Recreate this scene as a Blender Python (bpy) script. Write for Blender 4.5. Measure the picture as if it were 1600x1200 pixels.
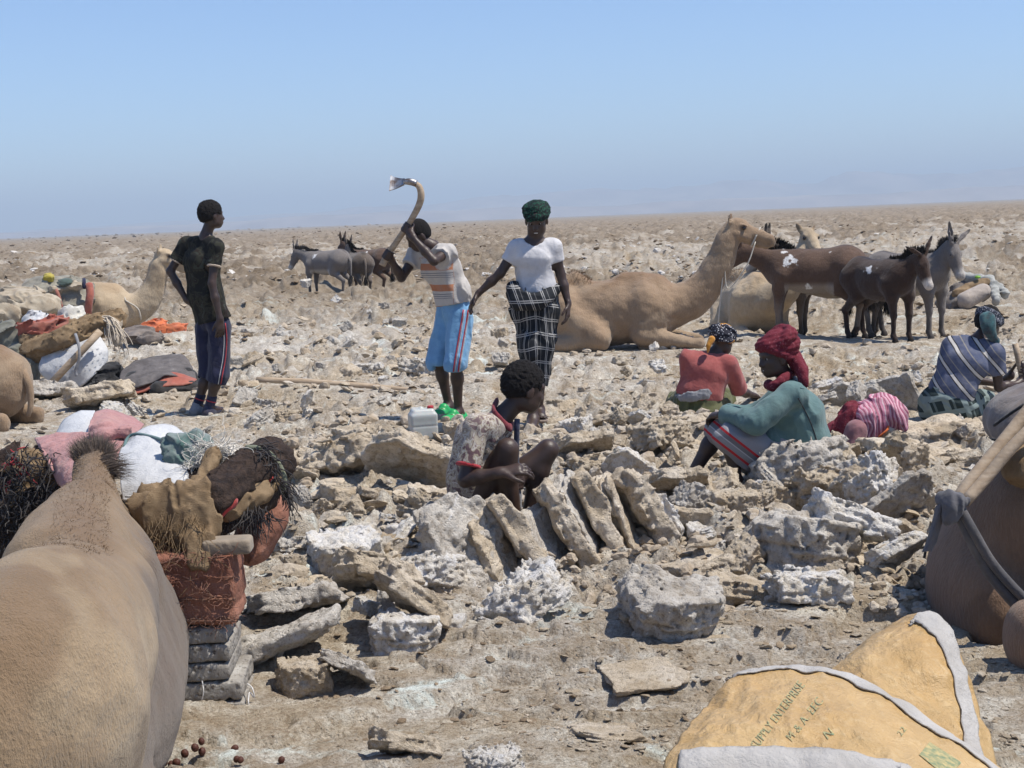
import bpy, bmesh, math, random
import numpy as np
from mathutils import Vector, Matrix, Quaternion

for _o in list(bpy.data.objects):
    bpy.data.objects.remove(_o)
scene = bpy.context.scene
COL = scene.collection

# ------------------------------------------------------------ camera, sky, sun
CAM_H = 1.55
F_PX = 2222.0            # focal length in pixels of the 1600 px wide photograph
PITCH = math.radians(-6.65)
ROLL = math.radians(2.22)
cam_data = bpy.data.cameras.new('camera')
cam_data.sensor_width = 36.0
cam_data.lens = 36.0 * F_PX / 1600.0
cam_data.clip_start = 0.1
cam_data.clip_end = 30000.0
cam = bpy.data.objects.new('camera', cam_data)
COL.objects.link(cam)
_fw = Vector((0, math.cos(PITCH), math.sin(PITCH)))
_rt = Vector((1, 0, 0))
_up = _rt.cross(_fw)
_rt2 = _rt * math.cos(ROLL) - _up * math.sin(ROLL)
_up2 = _rt * math.sin(ROLL) + _up * math.cos(ROLL)
cam.matrix_world = Matrix(((_rt2.x, _up2.x, -_fw.x, 0), (_rt2.y, _up2.y, -_fw.y, 0),
                           (_rt2.z, _up2.z, -_fw.z, CAM_H), (0, 0, 0, 1)))
scene.camera = cam

SUN_EL = math.radians(63.0)
SUN_DIR = Vector((math.cos(SUN_EL) * 0.985, math.cos(SUN_EL) * -0.17, math.sin(SUN_EL))).normalized()
world = bpy.data.worlds.new('World')
scene.world = world
world.use_nodes = True
wn = world.node_tree
wn.nodes.clear()
_sky = wn.nodes.new('ShaderNodeTexSky')
_sky.sky_type = 'NISHITA'
_sky.sun_disc = False
_sky.sun_elevation = SUN_EL
_sky.sun_rotation = math.atan2(SUN_DIR.x, SUN_DIR.y)
_sky.altitude = 0
_sky.air_density = 0.9
_sky.dust_density = 0.25
_sky.ozone_density = 3.2
_tint = wn.nodes.new('ShaderNodeMix')
_tint.data_type = 'RGBA'
_tint.blend_type = 'MULTIPLY'
_tint.inputs[0].default_value = 1.0
_tint.inputs[7].default_value = (0.86, 0.98, 1.15, 1)
_bg = wn.nodes.new('ShaderNodeBackground')
_bg.inputs[1].default_value = 0.122
_wo = wn.nodes.new('ShaderNodeOutputWorld')
wn.links.new(_sky.outputs[0], _tint.inputs[6])
wn.links.new(_tint.outputs[2], _bg.inputs[0])
wn.links.new(_bg.outputs[0], _wo.inputs[0])

sun_data = bpy.data.lights.new('sun', 'SUN')
sun_data.energy = 4.9
sun_data.angle = math.radians(0.5)
sun_data.color = (1.0, 0.945, 0.85)
sun = bpy.data.objects.new('sun', sun_data)
COL.objects.link(sun)
sun.rotation_euler = SUN_DIR.to_track_quat('Z', 'Y').to_euler()

scene.render.engine = 'CYCLES'
scene.view_settings.view_transform = 'Standard'
scene.view_settings.look = 'None'
scene.view_settings.exposure = 0.27
scene.view_settings.gamma = 1.0
scene.view_settings.use_curve_mapping = False
scene.cycles.volume_bounces = 0
scene.cycles.max_bounces = 5
scene.cycles.diffuse_bounces = 3


def ray(px, py):
    d = _fw * F_PX + _rt2 * (px - 800.0) - _up2 * (py - 600.0)
    return d


def P(px, py, Y):
    """world point seen at photograph pixel (px, py) at world distance Y"""
    d = ray(px, py)
    t = Y / d.y
    return Vector((d.x * t, Y, CAM_H + d.z * t))


def G(px, py, z=0.0):
    """world point on level ground z seen at a photograph pixel"""
    d = ray(px, py)
    t = (z - CAM_H) / d.z
    return Vector((d.x * t, d.y * t, z))


# ------------------------------------------------------------ noise
_rs = np.random.RandomState(7)
_PERM = _rs.permutation(1024).astype(np.int32)
_PERM = np.concatenate([_PERM, _PERM])
_VAL = _rs.rand(1024).astype(np.float32)


def _h2(i, j):
    return _VAL[_PERM[_PERM[i & 1023] + (j & 1023)]]


def _h3(i, j, k):
    return _VAL[_PERM[_PERM[_PERM[i & 1023] + (j & 1023)] + (k & 1023)]]


def vn2(x, y):
    xi = np.floor(x).astype(np.int32); yi = np.floor(y).astype(np.int32)
    u = (x - xi).astype(np.float32); v = (y - yi).astype(np.float32)
    u = u * u * (3 - 2 * u); v = v * v * (3 - 2 * v)
    a = _h2(xi, yi); b = _h2(xi + 1, yi); c = _h2(xi, yi + 1); d = _h2(xi + 1, yi + 1)
    return (a + (b - a) * u) * (1 - v) + (c + (d - c) * u) * v


def fbm2(x, y, octv=4, gain=0.5, seed=0.0):
    s = 0.0; a = 1.0; t = 0.0
    x = x + seed * 17.3; y = y - seed * 9.7
    for _ in range(octv):
        s = s + a * vn2(x, y); t += a
        a *= gain
        x, y = x * 1.62 + y * 1.21 + 3.1, y * 1.62 - x * 1.21 + 7.7
    return s / t


def vn3(p):
    pi = np.floor(p).astype(np.int32)
    f = (p - pi).astype(np.float32)
    f = f * f * (3 - 2 * f)
    i, j, k = pi[..., 0], pi[..., 1], pi[..., 2]
    u, v, w = f[..., 0], f[..., 1], f[..., 2]
    def L(a, b, t): return a + (b - a) * t
    return L(L(L(_h3(i, j, k), _h3(i + 1, j, k), u), L(_h3(i, j + 1, k), _h3(i + 1, j + 1, k), u), v),
             L(L(_h3(i, j, k + 1), _h3(i + 1, j, k + 1), u), L(_h3(i, j + 1, k + 1), _h3(i + 1, j + 1, k + 1), u), v), w)


def fbm3(p, octv=3, gain=0.5, seed=0.0):
    s = 0.0; a = 1.0; t = 0.0
    q = p + seed * 13.7
    for _ in range(octv):
        s = s + a * vn3(q); t += a; a *= gain
        q = q * 2.03 + 5.3
    return s / t


def sstep(a, b, x):
    t = np.clip((x - a) / (b - a), 0, 1)
    return t * t * (3 - 2 * t)


# ------------------------------------------------------------ materials
class NT:
    def __init__(self, name):
        self.m = bpy.data.materials.new(name)
        self.m.use_nodes = True
        self.t = self.m.node_tree
        self.t.nodes.clear()
        self.out = self.n('ShaderNodeOutputMaterial')
        self.b = self.n('ShaderNodeBsdfPrincipled')
        self.l(self.b.outputs[0], self.out.inputs[0])
        self.b.inputs['Roughness'].default_value = 0.85
        self.b.inputs['Specular IOR Level'].default_value = 0.25

    def n(self, t, **kw):
        x = self.t.nodes.new(t)
        for k, v in kw.items():
            setattr(x, k, v)
        return x

    def l(self, a, b):
        self.t.links.new(a, b)

    def coord(self, scale=(1, 1, 1), kind='Object'):
        c = self.n('ShaderNodeTexCoord'); m = self.n('ShaderNodeMapping')
        m.inputs['Scale'].default_value = scale
        self.l(c.outputs[kind], m.inputs[0])
        return m.outputs[0]

    def attr(self, name):
        a = self.n('ShaderNodeAttribute'); a.attribute_name = name
        return a

    def noise(self, vec, scale, detail=4, rough=0.55, dist=0.0):
        x = self.n('ShaderNodeTexNoise')
        x.inputs['Scale'].default_value = scale
        x.inputs['Detail'].default_value = detail
        x.inputs['Roughness'].default_value = rough
        x.inputs['Distortion'].default_value = dist
        if vec is not None:
            self.l(vec, x.inputs['Vector'])
        return x.outputs[0]

    def voro(self, vec, scale, feat='F1'):
        x = self.n('ShaderNodeTexVoronoi'); x.feature = feat
        x.inputs['Scale'].default_value = scale
        self.l(vec, x.inputs['Vector'])
        return x.outputs['Distance']

    def ramp(self, fac, stops, interp='LINEAR'):
        x = self.n('ShaderNodeValToRGB')
        x.color_ramp.interpolation = interp
        e = x.color_ramp.elements
        while len(e) < len(stops):
            e.new(0.5)
        for i, (p, c) in enumerate(stops):
            e[i].position = p
            if not isinstance(c, (tuple, list)):
                c = (c, c, c)
            e[i].color = (c[0], c[1], c[2], 1)
        self.l(fac, x.inputs[0])
        return x.outputs[0]

    def mix(self, fac, a, b, mode='MIX'):
        x = self.n('ShaderNodeMix'); x.data_type = 'RGBA'; x.blend_type = mode
        if isinstance(fac, (int, float)):
            x.inputs[0].default_value = fac
        else:
            self.l(fac, x.inputs[0])
        for s, v in ((6, a), (7, b)):
            if isinstance(v, (tuple, list)):
                x.inputs[s].default_value = (v[0], v[1], v[2], 1)
            else:
                self.l(v, x.inputs[s])
        return x.outputs[2]

    def math(self, op, a, b=0.0, clamp=False):
        x = self.n('ShaderNodeMath', operation=op); x.use_clamp = clamp
        for s, v in ((0, a), (1, b)):
            if isinstance(v, (int, float)):
                x.inputs[s].default_value = v
            else:
                self.l(v, x.inputs[s])
        return x.outputs[0]

    def bump(self, h, dist=0.01, strength=1.0, prev=None):
        x = self.n('ShaderNodeBump')
        x.inputs['Distance'].default_value = dist
        x.inputs['Strength'].default_value = strength
        self.l(h, x.inputs['Height'])
        if prev is not None:
            self.l(prev, x.inputs['Normal'])
        self.l(x.outputs[0], self.b.inputs['Normal'])
        return x.outputs[0]

    def color(self, c):
        if isinstance(c, (tuple, list)):
            self.b.inputs['Base Color'].default_value = (c[0], c[1], c[2], 1)
        else:
            self.l(c, self.b.inputs['Base Color'])

    def rough(self, r):
        if isinstance(r, (int, float)):
            self.b.inputs['Roughness'].default_value = r
        else:
            self.l(r, self.b.inputs['Roughness'])

    def spec(self, s):
        self.b.inputs['Specular IOR Level'].default_value = s


def cloth(name, c, c2=None, weave=900, wrinkle=18, rough=0.9, dirt=0.15, bump=0.004):
    """plain woven cloth, slightly uneven colour"""
    m = NT(name)
    v = m.coord()
    n = m.noise(v, wrinkle, 5, 0.6)
    if c2 is None:
        c2 = tuple(x * 0.72 for x in c)
    col = m.mix(m.ramp(n, [(0.35, 0), (0.7, 1)]), c, c2)
    d = m.noise(v, 4.0, 6, 0.65)
    col = m.mix(m.math('MULTIPLY', m.ramp(d, [(0.5, 0), (0.75, 1)]), dirt * 2), col, (0.33, 0.27, 0.2))
    m.color(col)
    m.rough(rough)
    w = m.noise(v, weave * 0.3, 2, 0.5)
    s = m.math('ADD', m.math('MULTIPLY', n, 1.0), m.math('MULTIPLY', w, 0.12))
    b1 = m.bump(s, bump * 2.0, 0.7)
    cr = m.noise(v, wrinkle * 0.45, 3, 0.5, 0.6)
    cr = m.math('ABSOLUTE', m.math('SUBTRACT', cr, 0.5))
    m.bump(cr, 0.035, 0.35, b1)
    m.b.inputs['Sheen Weight'].default_value = 0.15
    m.b.inputs['Sheen Roughness'].default_value = 0.6
    return m.m


# ------------------------------------------------------------ object helpers
def tag(o, label=None, cat=None, group=None, kind=None):
    if label: o['label'] = label
    if cat: o['category'] = cat
    if group: o['group'] = group
    if kind: o['kind'] = kind
    return o


def empty(name, loc, label, cat, group=None):
    o = bpy.data.objects.new(name, None)
    o.location = loc
    o.empty_display_size = 0.1
    COL.objects.link(o)
    return tag(o, label, cat, group)


def link(name, me, mat=None, parent=None, label=None):
    """link mesh given in WORLD coordinates, rebased on its parent's location"""
    o = bpy.data.objects.new(name, me)
    COL.objects.link(o)
    if mat is not None:
        for mm in (mat if isinstance(mat, (list, tuple)) else [mat]):
            me.materials.append(mm)
    if parent is not None:
        o.parent = parent
        off = Vector(parent.location)
        q = parent.parent
        while q is not None:
            off = off + Vector(q.location); q = q.parent
        co = np.empty(len(me.vertices) * 3, np.float32)
        me.vertices.foreach_get('co', co)
        co = co.reshape(-1, 3) - np.array(off, np.float32)
        me.vertices.foreach_set('co', co.ravel())
        me.update()
    if label: o['label'] = label
    return o


def rebase(o, loc):
    """move a top-level mesh object's origin to loc, keeping it in place"""
    me = o.data
    co = np.empty(len(me.vertices) * 3, np.float32)
    me.vertices.foreach_get('co', co)
    co = co.reshape(-1, 3) - np.array(loc, np.float32)
    me.vertices.foreach_set('co', co.ravel())
    me.update()
    o.location = loc
    return o


def mesh_np(name, verts, quads, smooth=True):
    me = bpy.data.meshes.new(name)
    nv = len(verts); nq = len(quads); k = quads.shape[1]
    me.vertices.add(nv)
    me.vertices.foreach_set('co', np.ascontiguousarray(verts, np.float32).ravel())
    me.loops.add(nq * k)
    me.loops.foreach_set('vertex_index', np.ascontiguousarray(quads, np.int32).ravel())
    me.polygons.add(nq)
    me.polygons.foreach_set('loop_start', np.arange(0, nq * k, k, dtype=np.int32))
    me.polygons.foreach_set('use_smooth', np.full(nq, smooth, bool))
    me.update(calc_edges=True)
    return me


def fattr(me, name, vals):
    a = me.attributes.new(name, 'FLOAT', 'POINT')
    a.data.foreach_set('value', np.ascontiguousarray(vals, np.float32))


def vattr(me, name, vals):
    a = me.attributes.new(name, 'FLOAT_VECTOR', 'POINT')
    a.data.foreach_set('vector', np.ascontiguousarray(vals, np.float32).ravel())


def verts_np(me):
    co = np.empty(len(me.vertices) * 3, np.float32)
    me.vertices.foreach_get('co', co)
    return co.reshape(-1, 3)


# ------------------------------------------------------------ signed distance bodies
V = lambda *a: np.array(a, np.float64)


def A(v):
    return np.array(v, np.float64)


def unit(v):
    v = A(v)
    return v / (np.linalg.norm(v) + 1e-12)


def cap(a, b, ra, rb=None, k=0.02, u=None, s=1.0, op='+'):
    """tapered capsule; u,s widen its cross-section along u by s"""
    return dict(t='cap', a=A(a), b=A(b), ra=ra, rb=ra if rb is None else rb, k=k, u=None if u is None else unit(u), s=s, op=op)


def ell(c, r, R=None, k=0.02, op='+'):
    """ellipsoid; R rows are its local axes"""
    return dict(t='ell', c=A(c), r=A(r), R=np.eye(3) if R is None else np.array(R, np.float64), k=k, op=op)


def box(c, h, R=None, rr=0.01, k=0.01, op='+'):
    return dict(t='box', c=A(c), h=A(h), R=np.eye(3) if R is None else np.array(R, np.float64), rr=rr, k=k, op=op)


def chain(pts, rad, k=0.02, u=None, s=1.0, op='+'):
    return [cap(pts[i], pts[i + 1], rad[i], rad[i + 1], k, u, s, op) for i in range(len(pts) - 1)]


def frame(fwd, up=(0, 0, 1)):
    """rows: right, forward, up"""
    f = unit(fwd); r = unit(np.cross(f, A(up))); u = np.cross(r, f)
    return np.array([r, f, u])


def _bbox(p):
    if p['t'] == 'cap':
        e = max(p['ra'], p['rb']) * max(1.0, p['s'])
        return np.minimum(p['a'], p['b']) - e, np.maximum(p['a'], p['b']) + e
    e = np.linalg.norm(p['r'] if p['t'] == 'ell' else p['h'] + p['rr'])
    if p['t'] == 'ell':
        e = np.sqrt(((p['R'].T * p['r']) ** 2).sum(1))
    return p['c'] - e, p['c'] + e


def _dist(p, X):
    if p['t'] == 'cap':
        a, b = p['a'], p['b']; ab = b - a
        q = X - a
        t = np.clip((q @ ab) / max(ab @ ab, 1e-9), 0, 1)
        q = q - t[..., None] * ab
        if p['u'] is not None:
            qu = q @ p['u']
            q = q - (qu * (1 - 1 / p['s']))[..., None] * p['u']
        return np.sqrt((q * q).sum(-1)) - (p['ra'] + (p['rb'] - p['ra']) * t)
    q = (X - p['c']) @ p['R'].T
    if p['t'] == 'ell':
        k0 = np.sqrt(((q / p['r']) ** 2).sum(-1)); k1 = np.sqrt(((q / p['r'] ** 2) ** 2).sum(-1))
        return k0 * (k0 - 1.0) / np.maximum(k1, 1e-6)
    d = np.abs(q) - p['h']
    return np.sqrt((np.maximum(d, 0) ** 2).sum(-1)) + np.minimum(d.max(-1), 0) - p['rr']


def sdf_mesh(prims, vox, post=None, name='body', pad=0.03, smooth_it=1):
    """blend primitives, optional post(X, D)->D displacement, surface-nets them into a quad mesh"""
    lo = np.min([_bbox(p)[0] for p in prims if p['op'] == '+'], 0) - pad - vox * 2
    hi = np.max([_bbox(p)[1] for p in prims if p['op'] == '+'], 0) + pad + vox * 2
    n = np.maximum(np.ceil((hi - lo) / vox).astype(int) + 1, 4)
    D = np.full(n, 0.2, np.float32)
    ax = [lo[i] + vox * np.arange(n[i]) for i in range(3)]
    for p in prims:
        bl, bh = _bbox(p)
        m = p['k'] * 2 + pad + vox
        i0 = np.clip(np.floor((bl - m - lo) / vox).astype(int), 0, n - 1)
        i1 = np.clip(np.ceil((bh + m - lo) / vox).astype(int) + 1, 1, n)
        if (i1 <= i0).any():
            continue
        sl = tuple(slice(i0[i], i1[i]) for i in range(3))
        X = np.stack(np.meshgrid(ax[0][sl[0]], ax[1][sl[1]], ax[2][sl[2]], indexing='ij'), -1)
        d = _dist(p, X).astype(np.float32)
        c = D[sl]; k = p['k']
        if p['op'] == '+':
            h = np.maximum(k - np.abs(c - d), 0) / k
            D[sl] = np.minimum(c, d) - h * h * k * 0.25
        elif p['op'] == '-':
            h = np.maximum(k - np.abs(c + d), 0) / k
            D[sl] = np.maximum(c, -d) + h * h * k * 0.25
    if post is not None:
        near = np.nonzero(np.abs(D) < max(0.08, vox * 3))
        X = np.stack([ax[i][near[i]] for i in range(3)], -1)
        D[near] = post(X, D[near])
    D[0] = D[-1] = 0.2; D[:, 0] = D[:, -1] = 0.2; D[:, :, 0] = D[:, :, -1] = 0.2
    return nets(D, lo, vox, name, smooth_it)


def nets(D, lo, vox, name='body', smooth_it=1):
    S = D < 0
    cnt = np.zeros(tuple(np.array(D.shape) - 1), np.int8)
    for dx in (0, 1):
        for dy in (0, 1):
            for dz in (0, 1):
                cnt += S[dx:S.shape[0] - 1 + dx, dy:S.shape[1] - 1 + dy, dz:S.shape[2] - 1 + dz]
    act = (cnt > 0) & (cnt < 8)
    ci = np.argwhere(act)
    idx = np.full(act.shape, -1, np.int32)
    idx[act] = np.arange(len(ci), dtype=np.int32)
    acc = np.zeros((len(ci), 3)); nn = np.zeros(len(ci))
    cor = [(0, 0, 0), (1, 0, 0), (0, 1, 0), (1, 1, 0), (0, 0, 1), (1, 0, 1), (0, 1, 1), (1, 1, 1)]
    dv = [D[ci[:, 0] + c[0], ci[:, 1] + c[1], ci[:, 2] + c[2]] for c in cor]
    for a in range(8):
        for b in range(a + 1, 8):
            df = np.abs(np.array(cor[a]) - np.array(cor[b])).sum()
            if df != 1:
                continue
            m = (dv[a] < 0) != (dv[b] < 0)
            t = np.where(m, dv[a] / np.where(m, dv[a] - dv[b], 1), 0)
            pt = np.array(cor[a])[None] + t[:, None] * (np.array(cor[b]) - np.array(cor[a]))[None]
            acc += pt * m[:, None]; nn += m
    vt = acc / np.maximum(nn, 1)[:, None] + ci
    quads = []
    for axis in range(3):
        o1, o2 = (axis + 1) % 3, (axis + 2) % 3
        sa = [slice(None)] * 3; sb = [slice(None)] * 3
        sa[axis] = slice(0, -1); sb[axis] = slice(1, None)
        e = S[tuple(sa)] != S[tuple(sb)]
        w = np.argwhere(e)
        w = w[(w[:, o1] > 0) & (w[:, o2] > 0)]
        ins = S[w[:, 0], w[:, 1], w[:, 2]]
        def at(d1, d2):
            q = w.copy(); q[:, o1] -= d1; q[:, o2] -= d2
            q = np.minimum(q, np.array(idx.shape) - 1)
            return idx[q[:, 0], q[:, 1], q[:, 2]]
        Q = np.stack([at(1, 1), at(0, 1), at(0, 0), at(1, 0)], 1)
        Q = np.where(ins[:, None], Q, Q[:, ::-1])
        quads.append(Q)
    Q = np.concatenate(quads)
    Q = Q[(Q >= 0).all(1)]
    for _ in range(smooth_it):
        s = np.zeros_like(vt); c = np.zeros(len(vt))
        for a, b in ((0, 1), (1, 2), (2, 3), (3, 0)):
            for x, y in ((a, b), (b, a)):
                for k in range(3):
                    s[:, k] += np.bincount(Q[:, x], vt[Q[:, y], k], len(vt))
                c += np.bincount(Q[:, x], minlength=len(vt))
        vt = vt * 0.5 + 0.5 * s / np.maximum(c, 1)[:, None]
    return mesh_np(name, vt * vox + np.array(lo), Q)


def tube(pts, rad, n=8, closed_caps=True):
    """swept tube through points; returns verts, quads"""
    pts = [A(p) for p in pts]
    if isinstance(rad, (int, float)):
        rad = [rad] * len(pts)
    vs = []; prev = None
    for i, p in enumerate(pts):
        t = unit(pts[min(i + 1, len(pts) - 1)] - pts[max(i - 1, 0)])
        if prev is None:
            prev = unit(np.cross(t, (0.13, 0.31, 0.94) if abs(t[2]) < 0.9 else (1, 0, 0)))
        s = unit(prev - t * (prev @ t)); prev = s
        w = np.cross(t, s)
        for k in range(n):
            a = 2 * math.pi * k / n
            vs.append(p + rad[i] * (math.cos(a) * s + math.sin(a) * w))
    q = []
    for i in range(len(pts) - 1):
        for k in range(n):
            q.append((i * n + k, i * n + (k + 1) % n, (i + 1) * n + (k + 1) % n, (i + 1) * n + k))
    if closed_caps:
        a = len(vs); vs.append(pts[0]); b = len(vs); vs.append(pts[-1])
        m = (len(pts) - 1) * n
        for k in range(0, n, 2):
            q.append((a, (k + 2) % n, k + 1, k))
            q.append((b, m + k, m + k + 1, m + (k + 2) % n))
    return np.array(vs), np.array(q)


def smooth_path(pts, sub=6):
    """Catmull-Rom resample"""
    p = [A(x) for x in pts]
    p = [2 * p[0] - p[1]] + p + [2 * p[-1] - p[-2]]
    out = []
    for i in range(1, len(p) - 2):
        for j in range(sub):
            t = j / sub
            a, b, c, d = p[i - 1], p[i], p[i + 1], p[i + 2]
            out.append(0.5 * ((2 * b) + (c - a) * t + (2 * a - 5 * b + 4 * c - d) * t * t + (3 * b - a - 3 * c + d) * t ** 3))
    out.append(p[-2])
    return out


def join_np(parts):
    vs = []; qs = []; o = 0
    for v, q in parts:
        vs.append(v); qs.append(q + o); o += len(v)
    return np.concatenate(vs), np.concatenate(qs)


def tube_obj(name, pts, rad, mat, parent=None, n=8, sub=0, label=None):
    if sub:
        k = len(pts)
        pts2 = smooth_path(pts, sub)
        if not isinstance(rad, (int, float)):
            rad = list(np.interp(np.linspace(0, k - 1, len(pts2)), range(k), rad))
        pts = pts2
    v, q = tube(pts, rad, n)
    return link(name, mesh_np(name, v, q), mat, parent, label)
# ============================================================ ground
PITS = [  # x, y, radius, depth of the dug-out hollows
]
for (px, py, Y, r, d) in ((1345, 690, 9.25, 0.55, 0.45), (790, 800, 6.75, 0.35, 0.05)):
    g = P(px, py, Y)
    PITS.append((g.x, g.y, r, d))
# level standing places under feet, hooves and tools: pixel, distance, radius
FLATS = []
for (px, py, Y, r) in ((316, 647, 12.0, 0.5), (708, 656, 11.0, 0.6), (836, 668, 10.3, 0.5), (662, 686, 10.1, 0.3), (430, 600, 12.9, 0.35), (520, 604, 12.75, 0.4), (620, 612, 12.65, 0.4),
                       (950, 545, 16.2, 1.1), (1060, 543, 16.1, 0.7), (1172, 528, 18.4, 0.9), (1268, 525, 16.7, 0.8), (1372, 532, 16.0, 0.7), (1422, 527, 17.0, 0.8), (1300, 527, 17.7, 0.7),
                       (511, 462, 31.0, 1.2), (562, 462, 31.6, 1.0), (580, 460, 32.4, 1.2), (122, 535, 21.0, 1.2), (30, 668, 11.6, 0.9), (250, 612, 13.6, 0.7), (120, 612, 14.2, 0.9), (1090, 650, 10.9, 0.5), (1490, 655, 10.2, 0.6), (242, 520, 19.6, 0.6), (1530, 482, 19.5, 0.8)):
    g = P(px, py, Y)
    FLATS.append((g.x, g.y, r, g.z))


def to_pix(x, y):
    """photograph pixel of points on level ground"""
    dz = np.full_like(x, -CAM_H)
    w = np.maximum(x * _fw.x + y * _fw.y + dz * _fw.z, 0.2)
    return (800 + F_PX * (x * _rt2.x + y * _rt2.y + dz * _rt2.z) / w,
            600 - F_PX * (x * _up2.x + y * _up2.y + dz * _up2.z) / w)


def cells(x, y, seed):
    """broken blocks: each cell gets its own height and tilt; also distance to the cell border"""
    xi = np.floor(x).astype(np.int32); yi = np.floor(y).astype(np.int32)
    f1 = np.full(x.shape, 9.0); f2 = np.full(x.shape, 9.0)
    hh = np.zeros(x.shape)
    for di in (-1, 0, 1):
        for dj in (-1, 0, 1):
            ci = xi + di + seed * 31; cj = yi + dj + seed * 17
            jx = _h2(ci, cj); jy = _h2(ci + 77, cj + 13)
            dx = x - (xi + di + jx); dy = y - (yi + dj + jy)
            d = dx * dx + dy * dy
            a = _h2(ci + 5, cj + 99); b = _h2(ci + 41, cj + 3); c = _h2(ci + 201, cj + 57)
            hv_ = a + (b - 0.5) * dx * 1.5 + (c - 0.5) * dy * 1.5
            m = d < f1
            f2 = np.where(m, f1, np.minimum(f2, d))
            hh = np.where(m, hv_, hh)
            f1 = np.where(m, d, f1)
    return hh, np.sqrt(f2) - np.sqrt(f1)


def soft_box(px, py, x0, x1, y0, y1, sx, sy):
    return sstep(x0 - sx, x0 + sx, px) * sstep(x1 + sx, x1 - sx, px) * sstep(y0 - sy, y0 + sy, py) * sstep(y1 + sy, y1 - sy, py)


def rubble_mask(x, y):
    px, py = to_pix(x, y)
    n = fbm2(x * 0.8, y * 0.8, 3, seed=40) - 0.5
    px = px + n * 160; py = py + n * 90
    m = soft_box(px, py, 430, 1480, 690, 925, 60, 22)
    m = np.maximum(m, soft_box(px, py, 870, 1600, 630, 740, 50, 20))
    m = np.maximum(m, 0.8 * soft_box(px, py, 120, 660, 520, 640, 60, 20))
    m = np.maximum(m, 0.55 * soft_box(px, py, 690, 1000, 520, 600, 50, 20))
    br = sstep(0.42, 0.52, fbm2(x * 0.25, y * 0.22, 3, seed=44))
    sl = (px - 800) * 0.039
    m = np.maximum(m, 0.9 * br * soft_box(px, py + sl, -300, 660, 382, 432, 30, 7))
    m = np.maximum(m, 0.9 * br * soft_box(px, py + sl, 780, 1900, 388, 450, 30, 8))
    return m


def ground_h(x, y):
    x = np.asarray(x, np.float64); y = np.asarray(y, np.float64)
    r = np.hypot(x, y)
    far = sstep(14, 40, r)
    calm = sstep(6.2, 4.2, r)
    # broad swell
    h = (fbm2(x * 0.35, y * 0.35, 3) - 0.5) * (0.05 + 0.05 * far)
    # flaky crust ledges: a few plates lying over one another
    wx = x + 0.30 * (fbm2(x * 2.1, y * 2.1, 4, 0.6, seed=3) - 0.5)
    wy = y + 0.30 * (fbm2(x * 2.1, y * 2.1, 4, 0.6, seed=4) - 0.5)
    rough_zone = sstep(0.44, 0.60, fbm2(x * 0.55, y * 0.9, 3, seed=9)) * (1 - 0.75 * calm)
    rub = rubble_mask(x, y)
    n = fbm2(wx * 0.62, wy * 1.25, 4, 0.55, seed=1) * 6.0 + 0.35 * fbm2(x * 3.1, y * 4.0, 3, seed=14)
    st = np.floor(n); fr = n - st
    ter = st + sstep(0.0, 0.07, fr) * 0.9 + fr * 0.1
    h = h + (ter - 3.4) * 0.040
    n2 = fbm2(wx * 1.6 + 9, wy * 3.0, 4, 0.55, seed=2) * 6.0
    s2 = np.floor(n2); f2 = n2 - s2
    h = h + (s2 + sstep(0.0, 0.12, f2) - 3) * 0.027
    # crumbly lumps
    l1 = fbm2(x * 3.3, y * 4.2, 5, 0.62, seed=6)
    h = h + (l1 - 0.5) * 0.20 * rough_zone
    h = h + np.abs(fbm2(x * 7, y * 9, 3, 0.6, seed=8) - 0.5) * -0.09 * rough_zone
    # broken blocks
    sc_ = np.where(r > 17, 0.7, 1.0)
    qx = (x + 0.16 * (fbm2(x * 4, y * 4, 3, seed=15) - 0.5)); qy = (y + 0.16 * (fbm2(x * 4, y * 4, 3, seed=16) - 0.5))
    ch, ce = cells(qx * 3.1 * sc_, qy * 3.1 * sc_, 1)
    dh, de = cells(qx * 7.5 * sc_, qy * 7.5 * sc_, 2)
    blocks = (ch - 0.45) * 0.085 * sstep(0.0, 0.30, ce) + (dh - 0.4) * 0.055 * sstep(0, 0.30, de)
    h = h + blocks * rub * np.where(r > 17, 0.9, 1.35)
    mid = sstep(6.5, 9, r) * (1 - rub)
    gate = sstep(0.50, 0.58, fbm2(x * 0.7, y * 0.9, 3, seed=61))
    h = h + (dh - 0.3) * 0.06 * gate * mid * sstep(0, 0.1, de) * (1 + far)
    # broken far crust with upturned edges
    fe = fbm2(x * 0.8, y * 1.2, 4, 0.6, seed=12)
    h = h + sstep(0.55, 0.62, fe) * 0.12 * sstep(12, 24, r) * (0.5 + fbm2(x * 4, y * 4, 2, seed=2))
    fe2 = fbm2(x * 0.3, y * 0.33, 5, 0.66, seed=22)
    h = h + (sstep(0.5, 0.53, fe2) + sstep(0.58, 0.61, fe2) + sstep(0.66, 0.69, fe2)) * 0.11 * sstep(20, 34, r)
    h = h + (fbm2(x * 2.6, y * 2.0, 4, 0.72, seed=71) - 0.5) * 0.30 * sstep(14, 28, r)
    h = h - np.abs(fbm2(x * 1.1, y * 1.4, 4, 0.65, seed=73) - 0.5) * 0.30 * sstep(18, 32, r)
    # fine grit
    h = h + (fbm2(x * 17, y * 17, 3, 0.6, seed=5) - 0.5) * 0.012 * sstep(16, 6, r)
    for (gx, gy, gr, gd) in PITS:
        h = h - gd * sstep(gr * 1.25, gr * 0.7, np.hypot(x - gx, y - gy))
    for (gx, gy, gr, gl) in FLATS:
        w_ = sstep(gr * 1.5, gr * 0.7, np.hypot(x - gx, y - gy))
        h = h * (1 - w_) + (gl + 0.25 * h) * w_
    return h


def gz(x, y):
    return float(ground_h(np.array([x]), np.array([y]))[0])


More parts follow.
